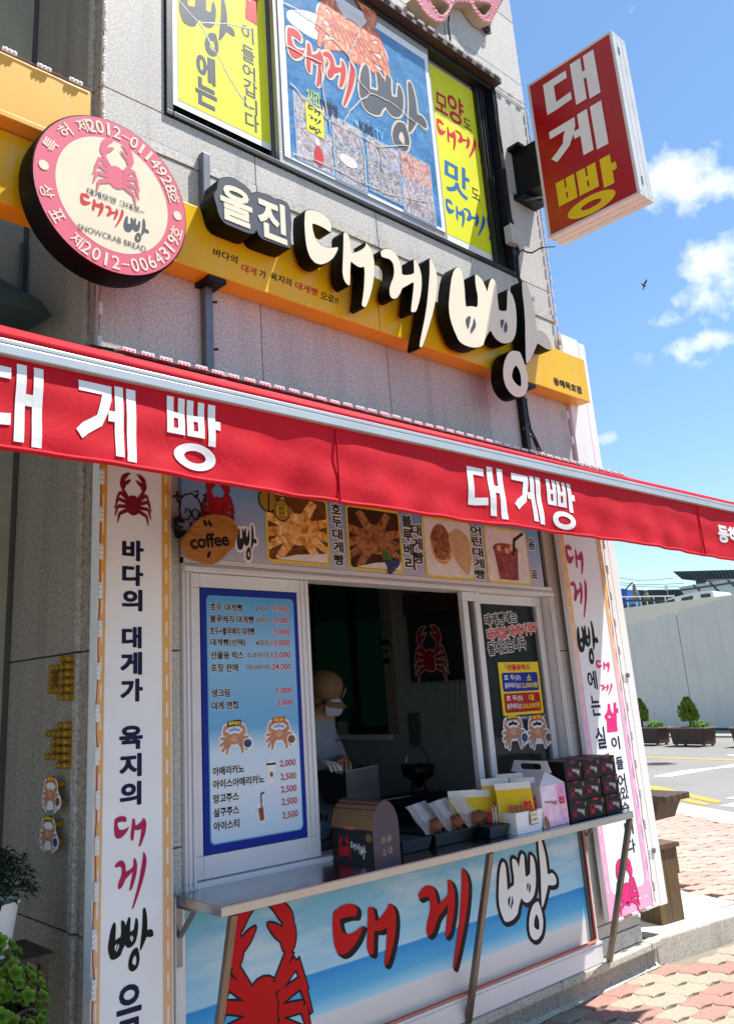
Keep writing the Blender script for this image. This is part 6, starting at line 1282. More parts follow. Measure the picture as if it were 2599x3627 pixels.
# batter pot on a stand, griddle and boxes in the gloom
q = PY(*k12(1140, 1720), .80); th = thing('batter_dispenser', 'dark funnel-shaped batter pot with wire handle on a stand', 'pot', (q.x, q.y, CZ)); c = (q.x, q.y, PY(*k12(1140, 1790), .8).z); zt_ = PY(*k12(1140, 1640), .8).z-c[2]
MB().lathe([(.015, 0), (.03, .03), (.095, zt_*.55), (.105, zt_), (.10, zt_), (0, zt_*.8)], c, 20).build('funnel', 'black_metal', th, smooth=True)
MB().tube([(c[0]-.105*math.cos(t_), c[1], c[2]+zt_+.11*math.sin(t_)) for t_ in [math.pi*i/14 for i in range(15)]], .004, 6).build('wire_handle', 'steel', th, smooth=True)
m = MB(); m.tube([(c[0]-.10, c[1], CZ), (c[0]-.04, c[1], c[2]+.05)], .006, 6); m.tube([(c[0]+.10, c[1], CZ), (c[0]+.04, c[1], c[2]+.05)], .006, 6); m.tube([(c[0], c[1]+.1, CZ), (c[0], c[1]+.04, c[2]+.05)], .006, 6); m.build('stand', 'black_metal', th)
th = thing('griddle', 'black cast-iron griddle unit behind the trays', 'griddle', (3.85, .75, .1)); MB().box(3.45, 4.55, .58, 1.05, .10, CZ+.03).build('body', 'black_metal', th, bevel=.01); MB().box(3.5, 3.95, .62, 1.0, CZ+.032, CZ+.09).build('plate', 'black_metal', th, bevel=.01); MB().box(4.02, 4.5, .62, 1.0, CZ+.032, CZ+.075).build('plate', 'black_metal', th, bevel=.01); MB().tube([(3.55, .60, CZ+.11), (3.9, .60, CZ+.11)], .008, 8).build('handle', 'steel', th)
# ------------------------------------------------------------------ the baker
PR = Vector((3.40, .80, .10)); fdir = Vector((.30, -.95, 0)).normalized(); rdir = Vector((fdir.y, -fdir.x, 0))   # rdir = the person's right hand side
pm('skin', '#a87a60', .55, var=.08, scale=30); pm('shirt', '#7d858f', .85, var=.1, scale=14, bump=.4, bscale=25); pm('trousers', '#2b2d33', .85); pm('glove', '#b5b4b2', .6, var=.08); pm('cap_cloth', '#6f5638', .8, var=.1, scale=25, bump=.2, bscale=200); pm('mask_cloth', '#a4a8ac', .8, bump=.3, bscale=40); pm('hair', '#17120f', .6)  # cap and shirt colours set darker than their own, as shade inside the hatch
capT = PY(*k12(522, 1060), .74); headc = Vector((capT.x, .74, capT.z-.13))
hipc = Vector((PR.x-.06, PR.y+.05, .98)); PR = Vector((hipc.x, hipc.y, .10))
neck = headc-Vector((0, 0, .115))-fdir*.03; chest = neck-Vector((0, 0, .22))-fdir*.05
shR = chest+rdir*.17+Vector((0, 0, .14)); shL = chest-rdir*.17+Vector((0, 0, .14))
hR = PY(*k12(540, 1640), .46); hL = PY(*k12(660, 1628), .52)
elR = (shR+hR)/2+rdir*.05-Vector((0, 0, .09))+Vector((0, .03, 0)); elL = (shL+hL)/2-rdir*.07-Vector((0, 0, .09))
verts, edges, rad, lab = [], [], [], []
def V(p, r, l, par=None):
    verts.append(Vector(p)); rad.append(r); lab.append(l); i = len(verts)-1
    if par is not None: edges.append((par, i))
    return i
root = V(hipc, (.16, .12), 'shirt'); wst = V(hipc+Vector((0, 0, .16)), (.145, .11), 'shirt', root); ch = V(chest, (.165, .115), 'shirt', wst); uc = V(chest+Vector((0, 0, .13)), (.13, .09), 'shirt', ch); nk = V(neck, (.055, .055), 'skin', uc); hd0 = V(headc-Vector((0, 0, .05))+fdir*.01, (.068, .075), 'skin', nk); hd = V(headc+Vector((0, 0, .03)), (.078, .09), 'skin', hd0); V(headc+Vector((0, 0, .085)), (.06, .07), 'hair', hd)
V(headc-Vector((0, 0, .03))+fdir*.085, (.02, .022), 'skin', hd0)
for s_ in (1, -1): V(headc+rdir*.085*s_-Vector((0, 0, .01)), (.014, .02), 'skin', hd)
for sh, el, h, gl in ((shR, elR, hR, 'glove'), (shL, elL, hL, 'skin')):
    a = V(sh, (.062, .06), 'shirt', uc); mid = V((sh+el)/2, (.055, .052), 'shirt', a); e = V(el, (.042, .042), 'skin', mid); w = V(el.lerp(h, .78), (.030, .026), gl, e); d = (h-el).normalized(); pm_ = V(h, (.034, .02), gl, w)
    sd = d.cross(Vector((0, 0, 1))).normalized()
    for k_, (off, L_) in enumerate(((-.03, .062), (-.010, .074), (.010, .070), (.029, .055))): k1 = V(h+d*.04+sd*off, (.010, .010), gl, pm_); k2 = V(h+d*(.04+L_*.55)+sd*off*1.1-Vector((0, 0, .018)), (.009, .009), gl, k1); V(h+d*(.04+L_*.8)+sd*off*1.1-Vector((0, 0, .045)), (.008, .008), gl, k2)
    tb = V(h+sd*.045*(-1 if gl == 'glove' else 1)+d*.0, (.012, .012), gl, pm_); V(h+sd*.055*(-1 if gl == 'glove' else 1)+d*.04-Vector((0, 0, .02)), (.010, .010), gl, tb)
for s_ in (1, -1):
    hp = V(hipc+rdir*.09*s_-Vector((0, 0, .08)), (.095, .095), 'trousers', root); kn_ = V(PR+rdir*.10*s_+Vector((0, 0, .48)), (.06, .06), 'trousers', hp); an = V(PR+rdir*.10*s_+Vector((0, 0, .09)), (.042, .045), 'trousers', kn_); V(PR+rdir*.11*s_+fdir*.14+Vector((0, 0, .04)), (.04, .035), 'trousers', an)
me = bpy.data.meshes.new('person'); me.from_pydata([v-PR for v in verts], edges, []); po = bpy.data.objects.new('tmp', me); COL.objects.link(po)
sk = po.modifiers.new('skin', 'SKIN'); sk.use_smooth_shade = True
for i, r_ in enumerate(rad): me.skin_vertices[0].data[i].radius = r_
me.skin_vertices[0].data[root].use_root = True
po.modifiers.new('sub', 'SUBSURF').levels = 2; po.modifiers['sub'].render_levels = 2
bm_ = bpy.data.meshes.new_from_object(po.evaluated_get(bpy.context.evaluated_depsgraph_get())); bpy.data.objects.remove(po)
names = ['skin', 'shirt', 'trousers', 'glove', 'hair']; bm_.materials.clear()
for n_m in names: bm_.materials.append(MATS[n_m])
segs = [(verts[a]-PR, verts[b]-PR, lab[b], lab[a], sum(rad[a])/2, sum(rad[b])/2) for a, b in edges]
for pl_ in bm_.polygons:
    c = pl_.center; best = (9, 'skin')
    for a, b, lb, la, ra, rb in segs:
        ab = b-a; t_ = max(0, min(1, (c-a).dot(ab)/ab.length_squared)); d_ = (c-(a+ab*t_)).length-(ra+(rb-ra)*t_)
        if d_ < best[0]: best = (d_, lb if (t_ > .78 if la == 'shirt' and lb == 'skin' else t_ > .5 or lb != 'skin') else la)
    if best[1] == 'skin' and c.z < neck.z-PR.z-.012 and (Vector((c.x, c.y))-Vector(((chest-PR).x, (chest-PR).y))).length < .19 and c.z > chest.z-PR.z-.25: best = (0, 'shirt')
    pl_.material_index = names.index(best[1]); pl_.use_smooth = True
BK = bpy.data.objects.new('person', bm_); COL.objects.link(BK); BK.location = PR; tag(BK, 'person in tan cap, face mask and grey T-shirt working behind the hatch', 'person')
m = MB(); cc = headc+Vector((0, 0, .015)); tl = (Vector((0, 0, 1))+fdir*.42).normalized()
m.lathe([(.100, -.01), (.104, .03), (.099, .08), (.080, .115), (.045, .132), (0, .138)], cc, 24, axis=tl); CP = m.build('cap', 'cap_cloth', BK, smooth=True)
m = MB(); G = 8; bd = (fdir-tl*fdir.dot(tl)).normalized(); sd = bd.cross(tl)
vs = []
for i in range(G+1):
    a = -1.0+2.0*i/G
    for rr2, dz in ((.100, .0), (.130, -.004), (.160, -.02)): vs.append(cc+(bd*math.cos(a)+sd*math.sin(a))*.097+bd*(rr2-.1)*math.cos(a*.8)+tl*(dz-.012*abs(a)))
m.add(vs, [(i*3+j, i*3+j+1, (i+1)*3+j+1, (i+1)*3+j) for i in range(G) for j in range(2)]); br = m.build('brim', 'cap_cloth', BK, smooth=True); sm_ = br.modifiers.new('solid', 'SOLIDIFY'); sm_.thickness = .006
m = MB(); a = math.radians(-20); lp = cc+tl*.05+(bd*math.cos(a)+sd*math.sin(a))*.112; fe = Fr(lp, tl.cross(bd*math.cos(a)+sd*math.sin(a)), tl); m.flat([ellipse(0, 0, .030, .030, 24), ellipse(0, 0, .025, .025, 24)[::-1]], fe, .004); put_text(m, 'NY', fe, (-.015, -.016, .015, .016), .004, .02); m.build('badge', 'cream', BK)
m = MB(); mc_ = headc-Vector((0, 0, .055))+fdir*.02; vs = []; G = 6
for i in range(G+1):
    for j in range(G+1):
        a = -1.15+2.3*i/G; e = -.75+1.45*j/G; vs.append(mc_+(fdir*math.cos(a)*.10+rdir*math.sin(a)*.088)*math.cos(e)+Vector((0, 0, math.sin(e)*.075)))
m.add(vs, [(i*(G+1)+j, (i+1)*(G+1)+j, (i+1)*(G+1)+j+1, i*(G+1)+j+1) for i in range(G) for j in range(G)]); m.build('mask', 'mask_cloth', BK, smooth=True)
m = MB(); fs2 = Fr(chest+fdir*.125+Vector((0, 0, .09))-rdir*.06, -rdir, (0, 0, 1)); put_text(m, 'GENTLE', fs2, (-.04, 0, .04, .012), .012, .02); m.build('chest_print', 'black_ink', BK)
# steel pan and tongs in the hands
tg_ = thing('tongs', 'small steel tongs held in the gloved hand', 'tongs', hR); e0, e1 = PY(*k12(555, 1655), .44), PY(*k12(655, 1690), .44)
MB().tube([e0, e0.lerp(e1, .6)+Vector((0, 0, .012)), e1], .005, 6).build('arm', 'steel', tg_); MB().tube([e0, e0.lerp(e1, .6)-Vector((0, 0, .012)), e1-Vector((0, 0, .006))], .005, 6).build('arm', 'steel', tg_)
pa, pb = PY(*k12(600, 1690), .50), PY(*k12(815, 1645), .50); pc = PY(*k12(860, 1780), .50); th = thing('steel_pan', 'deep steel batter pan tilted in front of the baker', 'pan', (*((pa+pc)/2).xy, pc.z-.1))
m = MB(); x0, x1, z0, z1 = pa.x+.01, pb.x, pc.z-.07, (pa.z+pb.z)/2
o_ = [(x0, .42, z1), (x1, .42, z1+.012), (x1, .66, z1+.012), (x0, .66, z1)]; i_ = [(x0+.03, .45, z0), (x1+.035, .45, z0+.01), (x1+.035, .63, z0+.01), (x0+.03, .63, z0)]
q_ = [(x0+.008, .428, z1), (x1-.008, .428, z1+.012), (x1-.008, .652, z1+.012), (x0+.008, .652, z1)]; d_ = [(x0+.038, .455, z0+.012), (x1+.028, .455, z0+.022), (x1+.028, .625, z0+.022), (x0+.038, .625, z0+.012)]
fs = [(7, 6, 5, 4), (12, 13, 14, 15)]
for i in range(4): j = (i+1) % 4; fs += [(4+i, 4+j, j, i), (i, j, 8+j, 8+i), (8+i, 8+j, 12+j, 12+i)]
m.add(o_+i_+q_+d_, fs); m.build('pan', 'galv', th, bevel=.003)
# ------------------------------------------------------------------ wooden bench and post beside the banner
def wood(name, a, b):
    m, t = newmat(name); mp = t.n('ShaderNodeMapping'); mp.inputs['Scale'].default_value = (9, 9, 1.2); t.l(t.pos(), mp.inputs[0]); t.base(t.ramp(t.noise(4, 6, .65, vec=mp.outputs[0], dist=.5), ((.3, a), (.7, b)))); t.set(Roughness=.6); t.bump(t.noise(30, 4, vec=mp.outputs[0]), .3, .002); return m
wood('brown_wood', '#4a3822', '#6e5736'); wood('dark_wood', '#33241a', '#4d3a28')
p, q, r = PZ(*kE(830, 1010), .138), PZ(*kE(935, 1030), .138), PZ(*kE(1155, 970), .138)
zt = .138+ (PX(*kE(960, 330), q.x).z-.138)
th = thing('wooden_post', 'brown timber block post standing on the terrace behind the white column', 'post', (*((p+r)/2).xy, .138))
ex = (r-q).normalized(); ey = Vector((-ex.y, ex.x, 0)); W_ = (r-q).length; f0 = Fr(q, ex, (0, 0, 1))
for i in range(2):
    m = MB(); m.prism([rect(W_*i/2+.002, 0, W_*(i+1)/2-.002, zt-.138)], f0, -.16, 0); m.build('board', 'brown_wood', th, bevel=.004)
m = MB(); m.prism([rect(-.03, zt-.138+.001, W_+.04, zt-.138+.03)], f0, -.18, .015); m.build('cap_board', 'brown_wood', th, bevel=.005)
m = MB(); m.prism([rect(W_+.002, (zt-.138)*.62, W_+.035, zt-.138)], f0, -.14, -.01); m.build('side_board', 'brown_wood', th, bevel=.004)
a, b = PZ(*kG(600, 1810), .60), PZ(*kG(880, 1812), .60)
bz = .58; a = PX(*kG(880, 1812), 7.35); bz = a.z
BN = thing('bench', 'dark wooden bench seat at the edge of the pink paving', 'bench', (7.2, a.y+.6, .14))
for i in range(4): MB().box(7.10+.105*i, 7.20+.105*i, a.y-.07, a.y+1.9, bz+.15, bz+.20).build('seat_slat', 'dark_wood', BN, bevel=.006)
m = MB(); m.add([(7.12, a.y-.0, bz+.15), (7.50, a.y-.0, bz+.15), (7.50, a.y+1.85, bz+.15), (7.12, a.y+1.85, bz+.15), (7.12, a.y+.07, bz), (7.48, a.y+.07, bz), (7.48, a.y+1.8, bz), (7.12, a.y+1.8, bz)], [(0, 1, 5, 4), (1, 2, 6, 5), (2, 3, 7, 6), (3, 0, 4, 7), (4, 5, 6, 7)]); m.build('apron', 'dark_wood', BN, bevel=.006)
for yy in (a.y+.45, a.y+1.6):
    m = MB(); m.bar((7.30, yy, bz), (7.18, yy-.12, .145), .06, .05); m.bar((7.30, yy, bz), (7.44, yy+.05, .145), .06, .05); m.box(7.10, 7.50, yy-.16, yy-.06, .140, .150); m.build('leg', 'black_metal', BN)
# ------------------------------------------------------------------ planters with clipped conifers across the road
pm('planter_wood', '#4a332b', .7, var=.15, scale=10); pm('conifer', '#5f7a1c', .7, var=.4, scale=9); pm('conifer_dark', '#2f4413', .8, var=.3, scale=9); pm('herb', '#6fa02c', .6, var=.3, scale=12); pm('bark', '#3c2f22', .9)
def planter(x, y, L, label, rz, full=True):
    th = thing('planter', label, 'planter', (x, y, 0), 'wooden planters across the road'); D, H = .55, .44; cr, sr = math.cos(rz), math.sin(rz)
    def T(a, b, c): return Vector((x+a*cr-b*sr, y+a*sr+b*cr, c))
    m = MB(); l0 = [(-D/2*.88, -L/2*.94), (D/2*.88, -L/2*.94), (D/2*.88, L/2*.94), (-D/2*.88, L/2*.94)]; l1 = [(-D/2, -L/2), (D/2, -L/2), (D/2, L/2), (-D/2, L/2)]
    vs = [T(*q, .05) for q in l0]+[T(*q, H) for q in l1]; m.add(vs, [(3, 2, 1, 0)]+[(i, (i+1) % 4, 4+(i+1) % 4, 4+i) for i in range(4)]); m.build('tub', 'planter_wood', th)
    for r_ in range(4):
        z0 = .06+r_*.095; k_ = .90+.10*(r_/4); m = MB()
        for sx in (-1, 1): m.add([T(sx*D/2*(k_+.03), -L/2*k_, z0), T(sx*D/2*(k_+.03), L/2*k_, z0), T(sx*D/2*(k_+.055), L/2*(k_+.02), z0+.085), T(sx*D/2*(k_+.055), -L/2*(k_+.02), z0+.085)], [(0, 1, 2, 3)])
        for sy in (-1, 1): m.add([T(-D/2*k_, sy*L/2*(k_+.03), z0), T(D/2*k_, sy*L/2*(k_+.03), z0), T(D/2*(k_+.02), sy*L/2*(k_+.045), z0+.085), T(-D/2*(k_+.02), sy*L/2*(k_+.045), z0+.085)], [(0, 1, 2, 3)])
        m.build('plank', 'planter_wood', th)
    m = MB()
    for q0, q1 in zip(l1, l1[1:]+l1[:1]): m.bar(T(q0[0]*1.04, q0[1]*1.04, H+.01), T(q1[0]*1.04, q1[1]*1.04, H+.01), .06, .03)
    m.build('rim', pm('planter_rim', '#8a7768', .7), th)
    for sx in (-1, 1):
        for sy in (-1, 1): m = MB(); c = T(sx*D*.36, sy*L*.4, 0); m.box(c.x-.03, c.x+.03, c.y-.03, c.y+.03, -.003, .06); m.build('foot', 'planter_rim', th)
    m = MB(); m.add([T(q[0]*.95, q[1]*.95, H-.03) for q in l1], [(0, 1, 2, 3)]); m.build('soil', 'soil', th)
    return T, H
def conifer(base, hgt, rad_, label, seed):
    rg = random.Random(seed); th = thing('conifer_shrub', label, 'shrub', base, 'clipped conifers in the planters'); base = Vector(base)
    m = MB(); m.tube([base, base+Vector((.01, 0, hgt*.3)), base+Vector((0, .01, hgt*.75))], [.03, .025, .008], 7); m.build('trunk', 'bark', th)
    m = MB()
    for i in range(1500):
        t_ = rg.random(); z = .24+.76*t_; R_ = rad_*max(.04, (math.sin(math.pi*min(1, (t_*.80+.16)))**.8)*(1.02-.42*t_)); a = rg.uniform(0, 6.283); lob = 1+.13*math.sin(3*a+4*t_)+.08*math.sin(7*a); rr3 = R_*lob*(rg.random()**.35)
        c = base+Vector((math.cos(a)*rr3, math.sin(a)*rr3, z*hgt)); d = Vector((math.cos(a)*.5, math.sin(a)*.5, 1.0))+Vector((rg.uniform(-.4, .4), rg.uniform(-.4, .4), rg.uniform(-.2, .4))); d.normalize()
        s_ = d.cross(Vector((-math.sin(a), math.cos(a), 0))).normalized() if rg.random() < .3 else Vector((-math.sin(a), math.cos(a), rg.uniform(-.4, .4))).normalized(); L_ = rg.uniform(.04, .085); w_ = rg.uniform(.018, .035)
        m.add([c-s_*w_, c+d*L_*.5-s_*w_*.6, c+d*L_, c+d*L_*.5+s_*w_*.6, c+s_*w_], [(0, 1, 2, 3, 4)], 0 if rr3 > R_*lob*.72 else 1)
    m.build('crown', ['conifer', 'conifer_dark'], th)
def herbs(T, H, y0, y1, label, seed):
    rg = random.Random(seed); m = MB()
    for i in range(260):
        c = T(rg.uniform(-.2, .2), rg.uniform(y0, y1), H-.02); a = rg.uniform(0, 6.28); e = rg.uniform(.5, 1.4); leaf(m, c+Vector((0, 0, rg.uniform(0, .12))), (math.cos(a)*math.cos(e), math.sin(a)*math.cos(e), math.sin(e)), rg.uniform(.08, .16), .035)
    tag(m.build('herb_clump', 'herb'), label, 'plant', 'leafy herbs in the planters')
c2 = PZ(*kG(1060, 885), 0); L2 = .95
T2, H2_ = planter(22.75, c2.y-.02, L2, 'brown timber planter in the middle of the row across the road', -.12)
c1 = PZ(*kG(480, 880), 0); T1, _ = planter(22.95, c1.y+.10, L2, 'brown timber planter half hidden behind the white column', -.10)
c3 = PZ(*kG(1590, 900), 0); T3, _ = planter(22.6, c3.y-.52, L2, 'brown timber planter cut off by the right edge of the picture', -.12)
conifer(T2(0, .02, .42), .76, .27, 'golden-green conifer in the middle planter', 1); conifer(T1(0, .14, .42), .75, .24, 'golden-green conifer peeping out behind the white column', 2); conifer(T3(0, -.12, .42), .80, .25, 'golden-green conifer in the planter at the right edge', 4)
herbs(T2, H2_, -.40, -.05, 'bright leafy herbs right of the conifer in the middle planter', 1); herbs(T1, H2_, -.42, -.10, 'bright leafy herbs in the planter behind the white column', 2); herbs(T3, H2_, -.1, .42, 'bright leafy herbs in the planter at the right edge', 3)
# ------------------------------------------------------------------ retaining wall of the ramp, with things on top
granite('ramp_wall', '#cdc8bb', '#dad5c8', '#e2ddd0', .14); granite('ramp_cap', '#cfc5b0', '#ded4c0', '#e6ddcb')
RWX = 28.75
def topz(y): return 3.55+(12.62-y)*.172
th = thing('retaining_wall', 'smooth grey concrete retaining wall of a ramp across the road', 'wall', (RWX, 5, 0))
ys = [40, 24, 17, 10.76, 4.6, -1.5, -8, -20, -40]
for a, b in zip(ys, ys[1:]):
    m = MB(); za, zb = max(.3, topz(a)), topz(b) if b > -12 else topz(-12); za = za if a > -12 else topz(-12)
    m.add([(RWX, a-.012, -.03), (RWX, b+.012, -.03), (RWX, b+.012, zb), (RWX, a-.012, za), (RWX+.35, a-.012, -.03), (RWX+.35, b+.012, -.03), (RWX+.35, b+.012, zb), (RWX+.35, a-.012, za)], [(0, 1, 2, 3), (3, 2, 6, 7), (4, 7, 6, 5), (0, 3, 7, 4), (1, 5, 6, 2)]); m.build('wall_panel', 'ramp_wall', th)
m = MB(); m.box(RWX-.04, RWX+.3, -40, 40, -.03, .12); m.build('footing', pm('footing', '#3b4044', .8), th)
th = thing('parapet', 'pale concrete parapet on the far side of the ramp', 'wall', (31.6, 8, 3)); m = MB()
ys2 = [40, 14.2, 12.5, 10.6, 6, -20]; zs2 = [4.42, 4.44, 4.462, 4.456, 4.50, 4.9]
for (a, b), (c, d) in zip(zip(ys2, ys2[1:]), zip(zs2, zs2[1:])): m.add([(31.4, a, 2.2), (31.4, b, 2.2), (31.4, b, d), (31.4, a, c), (31.6, a, 2.2), (31.6, b, 2.2), (31.6, b, d), (31.6, a, c)], [(0, 1, 2, 3), (3, 2, 6, 7), (4, 7, 6, 5)])
m.build('parapet_wall', 'ramp_cap', th)
m = MB(); m.add([(RWX+.36, 40, .3), (RWX+.36, -20, 5.0), (31.38, -20, 5.0), (31.38, 40, .3)], [(0, 1, 2, 3)]); m.build('ramp', 'asphalt', kind='structure')
# white van parked beyond the parapet: roof and windows show
pm('van_white', '#cfd2d2', .35, var=.04); pm('van_glass', '#20282b', .15)
VX = 33.2; pL, pR = PX(*kF(860, 850), VX), PX(*kF(1412, 745), VX); zt = PX(*kF(1280, 722), VX).z; y0, y1 = pL.y, pR.y
VN = thing('white_truck', 'white crew-cab truck parked behind the ramp parapet', 'truck', (VX+.8, (y0+y1)/2, 3.2)); LL = y0-y1
def vy(f): return y0-LL*f
fv = Fr((VX, 0, 0), (0, -1, 0), (0, 0, 1)); body = chaikin([(-vy(-.02), 3.4), (-vy(-.01), pL.z-.05), (-vy(.10), zt-.22), (-vy(.16), zt-.12), (-vy(.5), zt-.05), (-vy(.78), zt-.01), (-vy(.95), zt-.02), (-vy(1.0), zt-.10), (-vy(1.01), 3.4)], 1)
m = MB(); m.prism([body], fv, -1.6, 0); m.build('body', 'van_white', VN, bevel=.03)
m = MB(); m.flat([[(-vy(.03), pL.z-.04), (-vy(.13), zt-.20), (-vy(.27), zt-.17), (-vy(.27), pL.z-.05)]], fv, .01); m.build('side_window', 'van_glass', VN); m = MB(); m.flat([[(-vy(.40), pL.z-.04), (-vy(.40), zt-.17), (-vy(.62), zt-.13), (-vy(.62), pL.z+.02)]], fv, .01); m.build('side_window', 'van_glass', VN)
m = MB(); m.flat([rrect(-vy(.76), zt-.26, -vy(.94), zt-.12, .03)], fv, .01); m.build('side_window', 'van_glass', VN)
for yy in (vy(.2), vy(.82)): MB().lathe([(0, 0), (.34, 0), (.36, .05), (.36, .17), (.34, .22), (0, .22)], (VX-.02, yy, 3.56), 20, axis=(1, 0, 0)).build('wheel', 'black_plastic', VN)
MB().box(31.7, 60, -40, 60, 3.0, 3.2).build('upper_deck', 'bay_concrete', kind='structure')
# canopy with standing-seam roof, glass roof, low roof, parasols, tarpaulin
pm('slate_metal', '#3f4a51', .45, .4, var=.1, scale=2); pm('slate_dark', '#2d353a', .5, .3)
CXp = 38.0
def q38(x, y): v = PX(*kF(x, y), CXp); return (-v.y, v.z)
f38 = Fr((CXp, 0, 0), (0, -1, 0), (0, 0, 1))
th = thing('metal_canopy', 'dark standing-seam canopy roof above the ramp wall at far right', 'canopy', (CXp+2, 12, 3.2))
a, b_, c_, d_ = q38(990, 515), q38(1090, 600), q38(1900, 592), q38(1900, 490)
m = MB(); m.prism([[a, b_, c_, d_]], f38, -4, 0); m.build('fascia', 'slate_metal', th)
for i in range(22):
    f = i/21; t0 = (a[0]+(d_[0]-a[0])*f, a[1]+(d_[1]-a[1])*f); t1 = (b_[0]+(c_[0]-b_[0])*f, b_[1]+(c_[1]-b_[1])*f); m = MB(); m.prism([[(t1[0]-.012, t1[1]), (t1[0]+.012, t1[1]), (t0[0]+.012, t0[1]), (t0[0]-.012, t0[1])]], f38, 0, .05); m.build('seam', 'slate_dark', th)
c = q38(1210, 600); m = MB(); m.prism([[(c[0]-.14, 3.2), (c[0]+.14, 3.2), (c[0]+.14, c[1]), (c[0]-.14, c[1])]], f38, -.8, -.4); m.build('column', 'slate_metal', th)
th = thing('glass_roof', 'pale glazed lean-to roof under the dark canopy', 'roof', (CXp-1, 12, 3.2)); fG = Fr((CXp-1.5, 0, 0), (0, -1, 0), (0, 0, 1))
def q36(x, y): v = PX(*kF(x, y), CXp-1.5); return (-v.y, v.z)
g = [q36(1040, 680), q36(1110, 765), q36(1500, 770), q36(1900, 720), q36(1900, 550), q36(1625, 592)]; m = MB(); m.prism([g], fG, -.3, 0); m.build('panel', pm('pale_glass', '#aab4b4', .3, .1, var=.06), th)
for pts in ([(1200, 655), (1270, 720)], [(1375, 632), (1500, 762)], [(1560, 605), (1700, 740)], [(1065, 715), (1625, 635), (1900, 590)]): m = MB(); m.tube([fG.p(*q36(*p), .03) for p in pts], .035, 6); m.build('glazing_bar', 'slate_metal', th)
th = thing('low_roof', 'long low dark metal roof behind the closed parasols', 'roof', (40, 16, 3.2)); fL = Fr((40.5, 0, 0), (0, -1, 0), (0, 0, 1))
def q40(x, y): v = PX(*kF(x, y), 40.5); return (-v.y, v.z)
m = MB(); m.prism([[q40(380, 715), q40(380, 780), q40(1100, 760), q40(1080, 703)]], fL, -3, 0); m.build('sheet', 'slate_metal', th)
for i in range(24): x = 400+i*29; p_, q_ = q40(x, 716-i*.6), q40(x, 778-i*.9); m = MB(); m.prism([[(q_[0]-.012, q_[1]), (q_[0]+.012, q_[1]), (p_[0]+.012, p_[1]), (p_[0]-.012, p_[1])]], fL, 0, .04); m.build('seam', 'slate_dark', th)
m = MB(); p_ = q40(380, 790); q_ = q40(1100, 770); m.prism([[(p_[0], 3.2), (q_[0], 3.2), q_, p_]], fL, -2.8, -.4); m.build('wall', 'slate_dark', th)
th = thing('railing', 'thin white railing in front of the low roof', 'railing', (36, 14, 3.2)); fR = 35.0
def q35(x, y): return PX(*kF(x, y), fR)
m = MB(); m.tube([q35(400, 783), q35(930, 775), q35(1000, 772)], .03, 6); m.build('rail', 'white_paint', th); m = MB(); m.tube([q35(400, 825), q35(880, 818)], .05, 6); m.build('rail', 'slate_metal', th)
for x in (500, 640, 780, 900): p_ = q35(x, 780); MB().tube([(p_.x, p_.y, p_.z), (p_.x, p_.y, 3.2)], .02, 6).build('baluster', 'white_paint', th)
pm('tarp_blue', '#1f5fb0', .5, var=.12); a, b_ = PX(*kF(380, 690), 37), PX(*kF(488, 700), 37)
m = MB(); N_ = 10; 
for i in range(N_+1): f = i/N_; y_ = a.y+(b_.y-a.y)*f; z_ = a.z+(b_.z-a.z)*f; m.v += [Vector((37+.03*math.sin(i*2.1), y_, z_+.02*math.sin(i*1.7))), Vector((37+.05*math.sin(i*1.3), y_, 5.1-.0)), Vector((38.2, y_, z_-.05)), Vector((38.2, y_, 5.1))]
for i in range(N_): o_ = i*4; m.f += [(o_, o_+1, o_+5, o_+4), (o_, o_+4, o_+6, o_+2)]; m.m += [0, 0]
m.f += [(N_*4, N_*4+1, N_*4+3, N_*4+2), (0, 2, 3, 1)]; m.m += [0, 0]; tag(m.build('blue_tarpaulin', 'tarp_blue'), 'bright blue tarpaulin shelter just right of the white column', 'tarpaulin')
pm('parasol_cloth', '#7f715c', .8, var=.25, scale=20)
for i, (tx, ty, bx_, by_) in enumerate(((578, 640, 600, 860), (695, 705, 718, 862))):
    t_, b2 = PX(*kF(tx, ty), 35.6), PX(*kF(bx_, by_), 35.6); H_ = t_.z-b2.z; th = thing('closed_parasol', ('taller closed tan parasol with a curved arm on the ramp', 'shorter closed tan parasol on the ramp')[i], 'parasol', (35.6, b2.y, 3.2), 'closed parasols on the ramp')
    MB().tube([(35.6, b2.y, 3.2), (35.6, t_.y, t_.z)], .025, 8).build('pole', 'white_paint', th); m = MB(); m.lathe([(.11, 0), (.15, .05), (.10, H_*.45), (.05, H_*.75), (.02, H_*.8)], (35.6, (b2.y+t_.y)/2, b2.z+H_*.2), 10); m.build('cloth', 'parasol_cloth', th, smooth=True); MB().lathe([(0, 0), (.10, .02), (.09, .06), (0, .09)], (35.6, t_.y, t_.z-.06), 10).build('cap', 'white_paint', th)
    if i == 0: MB().tube([PX(*kF(*p), 35.6) for p in ((497, 800), (497, 695), (560, 630), (590, 650))], .03, 6).build('arm', 'slate_metal', th)
p_ = PX(*kF(915, 686), 36); th = thing('small_sign', 'small pale square sign on a thin pole behind the truck', 'sign', (36, p_.y, 3.2)); MB().box(36, 36.04, p_.y-.09, p_.y+.09, p_.z-.10, p_.z+.10).build('plate', 'white_paint', th); MB().tube([(36.06, p_.y, 3.2), (36.06, p_.y, p_.z+.05)], .02, 6).build('pole', 'galv', th)
